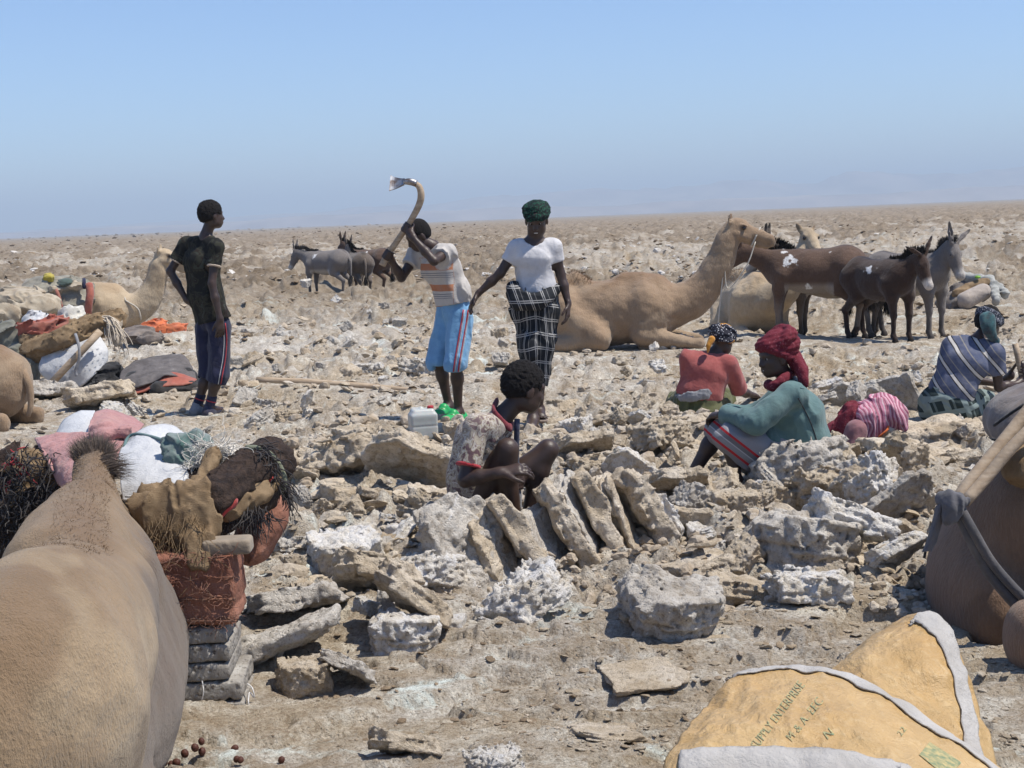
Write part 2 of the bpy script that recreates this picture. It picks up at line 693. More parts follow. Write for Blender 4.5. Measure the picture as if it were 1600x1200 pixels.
def build_ground():
    # radial rows, packed where the camera sees them large
    p = 1.42; r0, r1, nr = 1.7, 9000.0, 880
    c0, c1 = r0 ** (1 - p), r1 ** (1 - p)
    rr = (c0 + (c1 - c0) * np.linspace(0, 1, nr)) ** (1 / (1 - p))
    rr = np.concatenate([[0.02, 0.5, 1.0, 1.4], rr])
    half = math.radians(25)
    a_in = np.linspace(-half, half, 580)
    a_out = np.linspace(half, 2 * math.pi - half, 62)[1:-1]
    an = np.concatenate([a_in, a_out])
    R_, A_ = np.meshgrid(rr, an, indexing='ij')
    x = R_ * np.sin(A_); y = R_ * np.cos(A_)
    z = ground_h(x, y)
    z = z * np.where(R_ > 300, np.clip(300 / R_, 0, 1), 1)
    na = len(an); n = len(rr)
    I = np.arange(n - 1)[:, None] * na; J = np.arange(na)[None]
    J2 = (J + 1) % na
    q = np.stack([I + J, I + na + J, I + na + J2, I + J2], -1).reshape(-1, 4)[:, ::-1]
    me = mesh_np('ground', np.stack([x, y, z], -1).reshape(-1, 3), q)
    far_pale = rubble_mask(x, y) * np.where(R_ > 17, 1.0, 0.30)
    fattr(me, 'pale', (far_pale * 0.50).ravel())
    return me


def crust_color(m, v, far=None):
    """salt crust: beige and grey-brown crust with white salt blooms"""
    n1 = m.noise(v, 0.55, 7, 0.62, 0.4)
    n2 = m.noise(v, 6.0, 6, 0.65)
    n3 = m.noise(v, 55.0, 4, 0.7)
    base = m.ramp(n1, [(0.30, (0.461, 0.367, 0.255)), (0.44, (0.613, 0.531, 0.413)), (0.56, (0.583, 0.531, 0.460)), (0.72, (0.737, 0.687, 0.604))])
    base = m.mix(m.ramp(n2, [(0.33, 0.7), (0.56, 0.0)]), base, (0.321, 0.227, 0.127))
    base = m.mix(m.math('MULTIPLY', m.ramp(n2, [(0.52, 0.0), (0.70, 1.0)]), 0.7), base, (0.900, 0.859, 0.746))
    base = m.mix(m.ramp(n3, [(0.36, 0.6), (0.56, 0.0)]), base, (0.245, 0.172, 0.103))
    return base, n1, n2, n3


m = NT('salt_ground')
v = m.coord()
base, n1, n2, n3 = crust_color(m, v)
w = m.noise(v, 1.5, 8, 0.7, 0.8)
base = m.mix(m.math('MULTIPLY', m.ramp(w, [(0.57, 0.0), (0.66, 1.0)]), 0.8), base, (0.900, 0.984, 0.923))
pa = m.attr('pale')
base = m.mix(m.math('MULTIPLY', pa.outputs['Fac'], m.ramp(m.noise(v, 2.2, 6, 0.7), [(0.4, 0.0), (0.55, 0.9)])), base, (0.859, 0.828, 0.771))
# far plain: browner crust, fewer blooms
geo = m.n('ShaderNodeNewGeometry')
sep = m.n('ShaderNodeSeparateXYZ'); m.l(geo.outputs['Position'], sep.inputs[0])
fy = m.n('ShaderNodeMapRange'); m.l(sep.outputs[1], fy.inputs[0])
fy.inputs[1].default_value = 14; fy.inputs[2].default_value = 34
brown = m.ramp(m.noise(v, 1.3, 8, 0.72), [(0.36, (0.110, 0.076, 0.044)), (0.50, (0.218, 0.168, 0.116)), (0.66, (0.318, 0.262, 0.199))])
base = m.mix(m.math('MULTIPLY', m.math('MULTIPLY', fy.outputs[0], 0.9), m.math('SUBTRACT', 1.0, pa.outputs['Fac'], True)), base, brown)
spk = m.noise(v, 120, 3, 0.75)
base = m.mix(m.ramp(spk, [(0.36, 0.4), (0.47, 0.0)]), base, (0.17, 0.12, 0.075))
base = m.mix(m.ramp(spk, [(0.60, 0.0), (0.72, 0.55)]), base, (0.62, 0.58, 0.52))
m.color(base)
m.rough(0.95); m.spec(0.15)
hh = m.math('ADD', m.noise(v, 52, 8, 0.75), m.math('MULTIPLY', m.ramp(m.voro(v, 75), [(0.05, 0), (0.4, 1)]), 0.4))
b1 = m.bump(hh, 0.028, 0.9)
cr = m.noise(v, 9, 8, 0.7)
crk = m.ramp(cr, [(0.42, 0.0), (0.47, 0.8), (0.60, 1.0)])
b2 = m.bump(crk, 0.035, 0.55, b1)
MAT_GROUND = m.m
g = link('ground', build_ground(), MAT_GROUND)
tag(g, 'cracked pale beige salt crust of the desert flat', None, None, 'structure')

# ============================================================ distant hills
def build_hill(name, y0, prof, depth, seed, mat, label):
    nx, ny = 300, 14
    xs = np.linspace(prof[0][0], prof[-1][0], nx)
    top = np.interp(xs, [q[0] for q in prof], [q[1] for q in prof])
    X, T = np.meshgrid(xs, np.linspace(0, 1, ny), indexing='ij')
    Yy = y0 + T * depth
    hgt = top[:, None] * np.sin(np.pi * np.clip(T * 1.0, 0, 1)) ** 0.8
    nz = fbm2(X / (240.0), Yy / 500.0, 5, 0.55, seed=seed)
    Z = hgt * (0.55 + 0.9 * nz) - 0.6
    I = np.arange(nx - 1)[:, None] * ny; J = np.arange(ny - 1)[None]
    q = np.stack([I + J, I + ny + J, I + ny + J + 1, I + J + 1], -1).reshape(-1, 4)
    o = link(name, mesh_np(name, np.stack([X, Yy, Z], -1).reshape(-1, 3), q), mat)
    return tag(o, label, None, None, 'structure')


m = NT('hill_rock')
v = m.coord()
m.color(m.ramp(m.noise(v, 0.006, 6, 0.6), [(0.35, (0.22, 0.17, 0.15)), (0.65, (0.38, 0.30, 0.25))]))
MAT_HILL = m.m
build_hill('hill', 5200, [(-2600, 5), (-1300, 40), (-300, 66), (400, 92), (1300, 108), (2300, 128), (3600, 110)], 900, 31, MAT_HILL,
           'long pale mountain ridge fading into the haze on the right of the horizon')
build_hill('low_hill', 3600, [(-1700, 6), (-900, 22), (-500, 26), (100, 28), (900, 30), (1600, 36), (2400, 40)], 300, 37, MAT_HILL,
           'low pale hills along the horizon in front of the ridge')

# ============================================================ haze
hz = bpy.data.materials.new('haze')
hz.use_nodes = True
ht = hz.node_tree; ht.nodes.clear()
ho = ht.nodes.new('ShaderNodeOutputMaterial')
hv = ht.nodes.new('ShaderNodeVolumePrincipled')
hv.inputs['Color'].default_value = (0.74, 0.87, 1.0, 1)
hv.inputs['Density'].default_value = 0.00042
hv.inputs['Anisotropy'].default_value = 0.0
ht.links.new(hv.outputs[0], ho.inputs['Volume'])
hb = bmesh.new()
bmesh.ops.create_cube(hb, size=1.0)
for vv in hb.verts:
    vv.co = Vector((vv.co.x * 19000, vv.co.y * 19000, -1.6 + (vv.co.z + 0.5) * 190))
me = bpy.data.meshes.new('haze'); hb.to_mesh(me); hb.free()
haze = link('haze', me, hz)
tag(haze, 'thin pale blue desert haze lying over the whole plain', None, None, 'stuff')
# ============================================================ rocks
def rock_mat(name, cols, white, seed):
    m = NT(name)
    v = m.coord()
    oi = m.n('ShaderNodeObjectInfo')
    add = m.n('ShaderNodeVectorMath', operation='ADD')
    mul = m.n('ShaderNodeVectorMath', operation='SCALE')
    mul.inputs[0].default_value = (17, 31, 47)
    m.l(oi.outputs['Random'], mul.inputs['Scale'])
    m.l(v, add.inputs[0]); m.l(mul.outputs[0], add.inputs[1])
    v = add.outputs[0]
    n1 = m.noise(v, 2.2, 6, 0.62)
    n2 = m.noise(v, 14, 5, 0.65)
    base = m.ramp(n1, [(0.3, cols[0]), (0.5, cols[1]), (0.7, cols[2])])
    base = m.mix(m.ramp(n2, [(0.36, 0.45), (0.52, 0.0)]), base, (0.20, 0.145, 0.09))
    wn_ = m.noise(v, 3.2, 7, 0.7, 0.6)
    base = m.mix(m.math('MULTIPLY', m.ramp(wn_, [(white, 0.0), (white + 0.07, 1.0)]), 0.85), base, (0.72, 0.70, 0.68))
    sp = m.noise(v, 60, 3, 0.7)
    base = m.mix(m.ramp(sp, [(0.34, 0.55), (0.44, 0.0)]), base, (0.17, 0.12, 0.075))
    m.color(base)
    m.rough(0.92); m.spec(0.2)
    vo = m.voro(v, 34)
    hh = m.math('ADD', m.noise(v, 30, 9, 0.78), m.math('MULTIPLY', m.ramp(vo, [(0.05, 0), (0.4, 1)]), 0.35))
    m.bump(hh, 0.030, 0.7)
    return m.m


TAN = rock_mat('tan_salt_rock', [(0.431, 0.339, 0.231), (0.565, 0.476, 0.361), (0.684, 0.604, 0.499)], 0.66, 1)
GREY = rock_mat('grey_salt_rock', [(0.401, 0.355, 0.299), (0.549, 0.506, 0.446), (0.669, 0.634, 0.576)], 0.62, 2)
WHITE = rock_mat('white_salt_rock', [(0.565, 0.491, 0.384), (0.714, 0.665, 0.591), (0.832, 0.801, 0.753)], 0.50, 3)


def make_rock(seed, dims, vox=0.016, nch=6, rough=0.06, pit=0.05, strat=0.0, holes=0.0):
    rs = np.random.RandomState(seed)
    dims = A(dims)
    pl = []
    for ax in range(3):
        for sg in (-1, 1):
            nrm = np.zeros(3); nrm[ax] = sg
            nrm = unit(nrm + rs.uniform(-0.16, 0.16, 3) * (1 if ax != 2 else 0.45))
            pl.append((nrm, dims[ax] * rs.uniform(0.88, 1.0)))
    for _ in range(nch):
        nrm = unit(rs.normal(size=3) * np.array([1, 1, 0.6]))
        sup = np.abs(nrm * dims).sum()
        pl.append((nrm, sup * rs.uniform(0.62, 0.86)))
    n = np.ceil((dims * 2 + 0.28) / vox).astype(int) + 1
    lo = -dims - 0.14
    ax = [lo[i] + vox * np.arange(n[i]) for i in range(3)]
    X = np.stack(np.meshgrid(*ax, indexing='ij'), -1)
    Xw = X + (fbm3(X * 5, 2, seed=seed)[..., None] - 0.5) * 0.08
    D = np.full(X.shape[:3], -9.0)
    for nrm, d in pl:
        D = np.maximum(D, Xw @ nrm - d)
    nz = fbm3(X * 9, 3, 0.6, seed=seed + 1)
    D = D + (nz - 0.5) * rough * 2.4
    fine = fbm3(X * 27, 2, 0.6, seed=seed + 2)
    D = D + sstep(0.58, 0.80, fine) * pit * 0.45 + (fine - 0.5) * pit * 0.35
    if holes:
        hl = vn3(X * 11 + seed)
        D = D + sstep(0.80, 0.92, hl) * holes * 0.7
    if strat:
        D = D + (sstep(0.3, 0.7, vn3(X * np.array([3, 3, 24.0]) + seed)) - 0.5) * strat
    D = D.astype(np.float32)
    D[0] = D[-1] = 1; D[:, 0] = D[:, -1] = 1; D[:, :, 0] = D[:, :, -1] = 1
    return nets(D, lo, vox, 'rock', 0)


SLABS = [make_rock(11, (0.5, 0.40, 0.10), 0.0175, 5, 0.035, 0.035, 0.02, 0.03), make_rock(12, (0.5, 0.34, 0.13), 0.0175, 6, 0.04, 0.04, 0.03, 0.04),
         make_rock(13, (0.5, 0.44, 0.085), 0.0175, 5, 0.03, 0.03, 0.02, 0.02), make_rock(14, (0.5, 0.28, 0.15), 0.0175, 6, 0.045, 0.04, 0.03, 0.05)]
BOULD = [make_rock(21, (0.5, 0.38, 0.30), 0.020, 9, 0.06, 0.05, 0.0, 0.05), make_rock(22, (0.5, 0.42, 0.25), 0.020, 8, 0.07, 0.05, 0.02, 0.06),
         make_rock(23, (0.5, 0.33, 0.35), 0.020, 10, 0.06, 0.05, 0.0, 0.04)]
CRUMB = [make_rock(31, (0.5, 0.40, 0.18), 0.022, 6, 0.10, 0.07, 0.05, 0.10), make_rock(32, (0.5, 0.42, 0.26), 0.022, 7, 0.11, 0.08, 0.03, 0.10)]
SMALL = [make_rock(40 + i, (0.5, 0.40, 0.16 + 0.07 * i), 0.040, 6, 0.06, 0.04) for i in range(4)]
KIND = {'s': SLABS, 'b': BOULD, 'c': CRUMB, 'm': SMALL}
_mcache = {}


def rock_mesh(kind, i, mat):
    src = KIND[kind][i % len(KIND[kind])]
    if not src.materials:
        src.materials.append(TAN)
    return src


def paint(o, mat):
    """own material on shared mesh data"""
    o.material_slots[0].link = 'OBJECT'
    o.material_slots[0].material = mat


def rock(kind, i, mat, px, py, w, Yoff=0.0, rot=(0, 0, 0), flat=1.0, name='salt_rock', label=None, group=None, sc=None, lift=0.0):
    """rock whose BASE is seen at photo pixel (px, py); w = its width in photo pixels"""
    g0 = G(px, py)
    z = gz(g0.x, g0.y)
    g0 = G(px, py, z)
    s = w * 1.12 * g0.y / F_PX
    o = bpy.data.objects.new(name, rock_mesh(kind, i, mat))
    COL.objects.link(o)
    paint(o, mat)
    o.rotation_euler = [math.radians(a) for a in rot]
    o.scale = (s, s, s * flat) if sc is None else (s * sc[0], s * sc[1], s * sc[2])
    # lower corner of the rotated rock rests a little under the ground
    co = [Matrix.LocRotScale(None, o.rotation_euler, o.scale) @ Vector(c) for c in o.bound_box]
    zmin = min(c.z for c in co)
    hh = max(c.z for c in co) - zmin
    o.location = (g0.x, g0.y + Yoff, z - zmin - 0.26 * hh + lift)
    return tag(o, label, 'salt rock', group)


R = lambda *a, **k: rock(*a, **k)
# --- the fan of leaning slabs in the middle
FAN = [  # top px, top py, bottom px, bottom py, Y, thick, width, yaw, mat, label
    (690, 792, 758, 935, 5.90, 0.12, 0.40, 40, GREY, 'large grey slab at the left end of the leaning row, its broad shaded side to the left'),
    (742, 812, 800, 930, 6.02, 0.09, 0.36, 22, TAN, 'short tan slab leaning just right of the large grey slab'),
    (776, 790, 862, 925, 6.12, 0.085, 0.40, -12, TAN, 'long narrow tan slab leaning behind the white crystal rock'),
    (818, 800, 893, 925, 6.20, 0.085, 0.38, 22, GREY, 'thin grey slab in the middle of the leaning row'),
    (852, 768, 925, 912, 6.30, 0.10, 0.46, -6, TAN, 'tall pitted tan slab in the middle of the leaning row, highest on the left'),
    (882, 762, 952, 905, 6.38, 0.08, 0.42, 14, GREY, 'thin tall slab squeezed between two pitted slabs of the leaning row'),
    (912, 752, 978, 895, 6.45, 0.09, 0.44, -4, TAN, 'eroded slab fourth from the right in the leaning row'),
    (940, 745, 1004, 888, 6.50, 0.10, 0.46, 10, TAN, 'grooved slab third from the right in the leaning row'),
    (968, 750, 1034, 880, 6.56, 0.12, 0.46, -20, TAN, 'thick slab near the right end of the leaning row with a rounded crumbly top'),
    (1008, 780, 1052, 872, 6.62, 0.08, 0.34, -28, WHITE, 'white crusted slab closing the right end of the leaning row'),
]
for i, (tx, ty, bx, by, Y, th, wd, yaw, mt, lb) in enumerate(FAN):
    t = P(tx, ty, Y); b = P(bx, by, Y)
    ax = (b - t); L = ax.length * 1.12; ax.normalize()
    o = bpy.data.objects.new('leaning_slab', rock_mesh('s', i, mt))
    COL.objects.link(o)
    paint(o, mt)
    zax = Vector((0, 1, 0)).cross(ax); zax = Quaternion(ax, math.radians(yaw)) @ zax
    yax = zax.cross(ax)
    M = Matrix((ax, yax, zax)).transposed()
    o.rotation_euler = M.to_euler()
    src = KIND['s'][i % 4]
    hz_ = {0: 0.10, 1: 0.13, 2: 0.085, 3: 0.15}[i % 4]
    hy_ = {0: 0.40, 1: 0.34, 2: 0.44, 3: 0.28}[i % 4]
    o.scale = (L, wd / (2 * hy_), th / (2 * hz_))
    o.location = (t + b) / 2 + Vector((0, wd * 0.25, 0))
    tag(o, lb, 'salt slab')

HERO = [
    ('b', 0, WHITE, 545, 898, 118, (8, -4, 20), 'blocky rock with white crystals on its flat top, left of the leaning slabs'),
    ('m', 1, WHITE, 636, 842, 62, (0, 0, 40), 'small bright white lump of salt behind the blocky crystal rock'),
    ('s', 1, TAN, 590, 925, 130, (-32, 12, 14), 'tilted tan slab lying against the front of the blocky crystal rock'),
    ('c', 1, WHITE, 676, 925, 96, (-20, 10, 30), 'brown and white crusted rock just left of the large leaning slab'),
    ('s', 1, TAN, 650, 968, 130, (-30, 34, -10), 'striated grey slab sloping down to the right in front of the rubble'),
    ('b', 1, WHITE, 625, 1012, 112, (-6, 3, 5), 'low white crystal chunk with a brown underside casting a dark shadow'),
    ('b', 0, TAN, 478, 1074, 86, (0, 0, 15), 'rounded tan boulder in front of the sloping slab near the salt stack'),
    ('s', 0, GREY, 545, 1060, 92, (-30, 10, -25), 'tilted slab with a pale flat top right of the rounded tan boulder'),
    ('c', 1, WHITE, 828, 968, 112, (-15, -20, 50), 'lumpy white and grey crystal rock at the foot of the leaning slabs'),
    ('m', 2, WHITE, 705, 985, 46, (0, 0, 0), 'small white lump right of the low white crystal chunk'),
    ('b', 1, GREY, 1042, 980, 150, (10, 4, 8), 'big grey boulder with a sloping shaded underside standing alone in front of the rubble'),
    ('s', 3, TAN, 1160, 946, 128, (-12, 6, -8), 'long blocky slab right of the big grey boulder'),
    ('s', 1, TAN, 1095, 905, 120, (-8, -8, 14), 'tan slab behind the big grey boulder'),
    ('b', 2, TAN, 1160, 895, 64, (10, -35, 30), 'upright pointed brown rock propped on the slab behind the big boulder'),
    ('c', 0, WHITE, 1266, 945, 118, (-10, 4, 10), 'layered grey and white crusted rock with dark hollows'),
    ('b', 1, GREY, 1245, 890, 165, (-10, 8, 0), 'broad pale block in the right hand rubble with smooth top'),
    ('s', 2, TAN, 1080, 850, 84, (-68, 4, 8), 'flat pitted slab standing with its face to the camera right of the leaning row'),
    ('b', 2, TAN, 1148, 806, 72, (0, 6, 12), 'square tan block below the legs of the man in the teal jacket'),
    ('b', 0, TAN, 1208, 800, 66, (0, 20, 40), 'tan block between the square block and the pile behind the teal jacket'),
    ('c', 1, GREY, 1250, 765, 130, (-14, -6, 6), 'large rough boulder heaped in front of the teal jacket'),
    ('c', 0, TAN, 1283, 795, 92, (-46, 10, 20), 'hollowed grey rock under the large rough boulder'),
    ('s', 1, TAN, 1345, 805, 92, (-40, 48, 10), 'slab leaning over a dark gap beside the hollowed rock'),
    ('s', 2, GREY, 1415, 822, 105, (-58, -42, 0), 'dark triangular slab with a pale lit top edge'),
    ('s', 3, WHITE, 1322, 842, 135, (-20, 22, 0), 'pale slab sloping down to the right in the right hand rubble'),
    ('s', 1, WHITE, 1402, 885, 92, (-34, -28, 0), 'slab with bright white stripe along its top near the dark camel'),
    ('s', 1, TAN, 570, 798, 125, (-14, 4, 4), 'long slab with a dark end lying behind the blocky crystal rock'),
    ('s', 3, TAN, 690, 808, 122, (-12, 8, -4), 'long block with a white seam left of the man in the camouflage shirt'),
    ('s', 1, TAN, 650, 815, 56, (-20, 14, 0), 'short slab under the long block with a white seam'),
    ('s', 0, TAN, 645, 752, 135, (-34, 20, 10), 'big slab tilted to the right below the white jerrycan'),
    ('c', 0, TAN, 530, 752, 118, (-24, -12, 0), 'long rough slab left of the big tilted slab'),
    ('b', 0, TAN, 556, 700, 66, (0, 0, 60), 'round brown boulder left of the white jerrycan'),
    ('m', 0, WHITE, 590, 700, 40, (0, -20, 60), 'small pale stone beside the round brown boulder'),
    ('b', 2, TAN, 712, 690, 40, (0, 75, 0), 'narrow upright rock behind the back of the man in the camouflage shirt'),
    ('c', 1, WHITE, 762, 792, 62, (0, -20, 30), 'pale crumbly rock hiding the feet of the man in the camouflage shirt'),
    ('c', 0, TAN, 868, 800, 90, (-14, 10, 0), 'rough tan rock right of the squatting man'),
    ('s', 0, WHITE, 985, 758, 76, (-58, 30, 0), 'upright slab with white crystals left of the teal jacket'),
    ('c', 0, TAN, 925, 748, 80, (-22, 0, 30), 'crumbly rock with a dark hollow right of the squatting man'),
    ('s', 0, TAN, 912, 715, 88, (-30, -10, 10), 'pitted slab lying behind the squatting man'),
    ('s', 2, TAN, 962, 676, 72, (-30, -18, 0), 'slab with rows of small holes tilted up left of the red shirt'),
    ('s', 3, TAN, 968, 690, 62, (-14, 14, 0), 'smooth brown slab in front of the tilted slab with small holes'),
    ('s', 2, WHITE, 1008, 672, 46, (-30, 30, 10), 'pale flat slab left of the olive wrap'),
    ('c', 0, TAN, 1070, 682, 84, (-6, 0, 0), 'crumbly overhanging rock in front of the olive wrap'),
    ('c', 1, TAN, 1038, 700, 74, (-14, 10, 40), 'rock with a black hollow left of the teal man shin'),
    ('s', 0, TAN, 1060, 770, 90, (-30, -6, 0), 'flat slab at the bare foot of the man in the teal jacket'),
    ('s', 1, TAN, 1440, 705, 190, (-6, -2, 2), 'long flat slab forming a shelf in front of the striped shirt'),
    ('s', 2, TAN, 1450, 728, 170, (-5, 3, -4), 'lower shelf slab with a dark gap beneath it'),
    ('s', 1, TAN, 1420, 745, 90, (-34, 38, 0), 'narrow slab sloping down right from the shelf slabs'),
    ('s', 0, GREY, 1325, 640, 62, (-62, 12, 0), 'standing pale slab behind the pink scarf'),
    ('s', 3, GREY, 1368, 636, 52, (-60, 50, 0), 'second standing slab behind the pink scarf'),
    ('s', 2, GREY, 1408, 640, 62, (-56, 62, 0), 'slab standing on end left of the striped shirt'),
    ('s', 0, WHITE, 1290, 620, 52, (-30, -20, 0), 'pale slab lying behind the teal shoulder'),
    ('c', 1, WHITE, 775, 1205, 70, (0, 0, 20), 'white crystal lump at the very bottom of the picture'),
    ('s', 1, TAN, 632, 1182, 108, (-24, 14, 14), 'brown crust slab half buried near the bottom'),
    ('s', 0, TAN, 950, 1152, 120, (-8, 8, 10), 'tilted crust plate with a dark cavity at its left near the bottom'),
    ('s', 2, TAN, 1010, 1058, 120, (4, -2, 6), 'thin crust plate lying left of the yellow sacks'),
    ('s', 1, TAN, 1090, 1006, 100, (2, -3, 10), 'crust plate beside the yellow sacks'),
    ('s', 2, GREY, 440, 1040, 190, (-16, -22, 10), 'large sloping slab with layered edge right of the salt bar stack'),
    ('s', 0, GREY, 465, 960, 150, (-12, -10, 0), 'smooth grey slab behind the sloping layered slab'),
    ('c', 1, WHITE, 430, 905, 70, (0, 0, 0), 'white crusted lump right of the red cushion'),
    ('c', 0, GREY, 470, 870, 70, (-20, 0, 20), 'grey rock right of the black fringed rug'),
    ('s', 1, TAN, 500, 820, 50, (-60, -60, 0), 'thin rock standing with a white edge right of the black fringe'),
    ('b', 2, TAN, 545, 815, 48, (0, -30, 0), 'small rock with a shaded left side behind the blocky crystal rock'),
    ('s', 0, GREY, 85, 625, 100, (-14, 0, 0), 'pale flat rock beside the resting camel rump on the left'),
    ('s', 1, TAN, 160, 632, 100, (-14, -10, 0), 'slab in front of the black bundle on the left'),
    ('b', 1, GREY, 560, 585, 40, (0, 0, 0), 'grey rock behind the long pole'),
    ('c', 0, GREY, 655, 590, 60, (-10, 10, 0), 'rough grey rock left of the light blue shorts'),
    ('m', 0, TAN, 560, 645, 30, (0, 0, 0), 'small smooth stone below the long pole'),
]
for (k, i, mt, px, py, w, rot, lb) in HERO:
    R(k, i, mt, px, py, w, rot=rot, label=lb, lift=-0.01 if 'plate' in lb else 0.0, flat=0.5 if 'plate' in lb else 1.0)

# --- scattered rocks: one object each for the largest, shared label by zone
random.seed(5)
ZONES = [  # x0,x1,y0,y1,count,size px lo,hi,kinds,mats,label,group
    (440, 740, 700, 905, 34, 30, 80, 'sssb', (TAN, TAN, GREY, WHITE), 'salt rock in the rubble left of the squatting man', 'salt rocks left of the squatting man'),
    (1050, 1450, 730, 930, 42, 30, 86, 'sscb', (TAN, TAN, GREY, WHITE), 'salt rock in the rubble below the teal jacket', 'salt rocks below the teal jacket'),
    (860, 1060, 640, 770, 20, 20, 50, 'scb', (TAN, TAN, WHITE), 'salt rock behind the leaning slabs', 'salt rocks behind the leaning slabs'),
    (1270, 1560, 590, 740, 20, 22, 50, 'scb', (TAN, GREY, WHITE), 'salt rock round the hollow where the pink scarf is', 'salt rocks round the pink scarf'),
    (380, 640, 500, 660, 30, 14, 36, 'sbm', (TAN, GREY, WHITE), 'small salt rock scattered round the long pole', 'salt rocks round the long pole'),
    (740, 830, 480, 640, 8, 14, 30, 'sbm', (TAN, GREY), 'small salt rock between the blue shorts and the checked wrap', 'salt rocks between the two standing workers'),
    (180, 480, 560, 720, 20, 18, 44, 'sbc', (TAN, GREY, WHITE), 'salt rock around the feet of the man with the dark shirt', 'salt rocks round the man in dark clothes'),
    (420, 1000, 920, 985, 14, 18, 40, 'mcb', (TAN, WHITE), 'small salt rock at the front edge of the rubble', 'small rocks at the front edge of the rubble'),
    (880, 1130, 540, 640, 14, 14, 34, 'scm', (TAN, TAN, WHITE), 'low crust rock in front of the resting brown camel', 'crust rocks in front of the brown camel'),
    (300, 1600, 400, 500, 28, 8, 17, 'mb', (WHITE, GREY, WHITE), 'pale salt block in the far rubble band', 'pale blocks in the far rubble band'),
]
LAND = [(545, 850, 'the blocky crystal rock'), (720, 860, 'the large leaning slab'), (860, 840, 'the middle leaning slabs'), (1035, 820, 'the last leaning slab'),
        (1042, 940, 'the big grey boulder'), (1250, 850, 'the broad pale block'), (1160, 860, 'the pointed brown rock'), (1240, 740, 'the teal jacket'), (1420, 790, 'the dark triangular slab'),
        (1400, 860, 'the white striped slab'), (1266, 915, 'the layered crusted rock'), (645, 715, 'the big tilted slab'), (662, 660, 'the jerrycan'), (570, 780, 'the dark ended slab'), (690, 790, 'the white seamed block'),
        (790, 700, 'the squatting man'), (962, 655, 'the pierced slab'), (1070, 660, 'the overhanging rock'), (1120, 720, 'the teal man feet'), (1375, 650, 'the pink scarf'), (1480, 640, 'the striped shirt'),
        (1440, 690, 'the shelf slabs'), (520, 600, 'the long pole'), (410, 590, 'the pole left end'), (700, 560, 'the light blue shorts'), (325, 640, 'the navy shorts'), (250, 585, 'the dark tarpaulin'), (150, 640, 'the pink cloth'),
        (420, 740, 'the fringed rug'), (830, 650, 'the sandals'), (930, 530, 'the brown camel'), (1050, 620, 'the olive wrap'), (450, 420, 'the grey far donkey'), (600, 430, 'the darkest far donkey'), (1240, 430, 'the dark donkeys'), (1520, 450, 'the saddle gear'),
        (340, 420, 'the camouflage shirt'), (950, 400, 'the brown camel hump'), (1100, 430, 'the brown camel neck'), (625, 1000, 'the low crystal chunk'), (828, 920, 'the lumpy crystal rock'), (740, 500, 'the striped t-shirt'), (1330, 600, 'the standing slabs')]
USED = set()


def auto_label(k, mt, px, py, w, mid):
    size = 'small ' if w < mid * 0.8 else ('large ' if w > mid * 1.25 else '')
    col = {'tan_salt_rock': 'tan', 'grey_salt_rock': 'grey', 'white_salt_rock': 'whitish'}[mt.name]
    shp = {'s': 'flat slab', 'b': 'blocky rock', 'c': 'rough crumbly rock', 'm': 'stone'}[k]
    best = sorted(LAND, key=lambda q: (q[0] - px) ** 2 + (1.6 * (q[1] - py)) ** 2)[:3]
    def rel(q):
        dx, dy = px - q[0], (py - q[1]) * 1.6
        return ('right of' if dx > 0 else 'left of') if abs(dx) > abs(dy) else ('in front of' if dy > 0 else 'behind')
    cands = [f'{size}{col} {shp} {rel(best[0])} {best[0][2]}', f'{size}{col} {shp} between {best[0][2]} and {best[1][2]}',
             f'{size}{col} {shp} {rel(best[0])} {best[0][2]}, {rel(best[1])} {best[1][2]}', f'{size}{col} {shp} {rel(best[1])} {best[1][2]}', f'{size}{col} {shp} {rel(best[2])} {best[2][2]}',
             f'{size}{col} {shp} between {best[0][2]} and {best[2][2]}']
    cands = [c for c in cands if len(c.split()) <= 16]
    for c in cands:
        if c not in USED:
            USED.add(c)
            return c
    return cands[0]


KEEPOUT = [(250, 380, 600, 660), (640, 760, 630, 690), (800, 870, 640, 690), (690, 830, 770, 840), (1000, 1190, 700, 760), (1180, 1320, 640, 730),
           (1320, 1420, 640, 700), (640, 690, 640, 690), (1040, 1130, 600, 650), (1430, 1530, 600, 670)]
for (x0, x1, y0, y1, cnt, s0, s1, ks, mts, lb, gp) in ZONES:
    for _ in range(cnt):
        for _try in range(20):
            px = random.uniform(x0, x1); py = random.uniform(y0, y1)
            if not any(a < px < b and c < py < d for a, b, c, d in KEEPOUT):
                break
        w = s0 + (s1 - s0) * random.random() ** 1.6
        k = random.choice(ks); mt_ = random.choice(mts)
        lb = auto_label(k, mt_, px, py, w, (s0 + s1) / 2)
        R(k, random.randrange(4), mt_, px, py, w,
          rot=(random.gauss(0, 22), random.gauss(0, 22), random.uniform(0, 360)), label=lb, group=gp,
          sc=(random.uniform(0.85, 1.15), random.uniform(0.8, 1.15), random.uniform(0.7, 1.25)))

# --- rubble too small or too many to pick apart
_ico = bmesh.new(); bmesh.ops.create_icosphere(_ico, subdivisions=2, radius=0.5)
_iv = np.array([v.co[:] for v in _ico.verts]); _if = np.array([[v.index for v in f.verts] for f in _ico.faces]); _ico.free()
_shapes = []
for i in range(10):
    rs = np.random.RandomState(100 + i)
    q = _iv * np.array([1, rs.uniform(0.6, 0.95), rs.uniform(0.35, 0.8)])
    for _ in range(7):
        nrm = unit(rs.normal(size=3)); d = rs.uniform(0.16, 0.3)
        e = q @ nrm - d
        q = q - np.maximum(e, 0)[:, None] * nrm
    q = q * (1 + 0.34 * (fbm3(_iv * 7, 3, 0.7, seed=i)[:, None] - 0.5) * 2)
    _shapes.append(q)


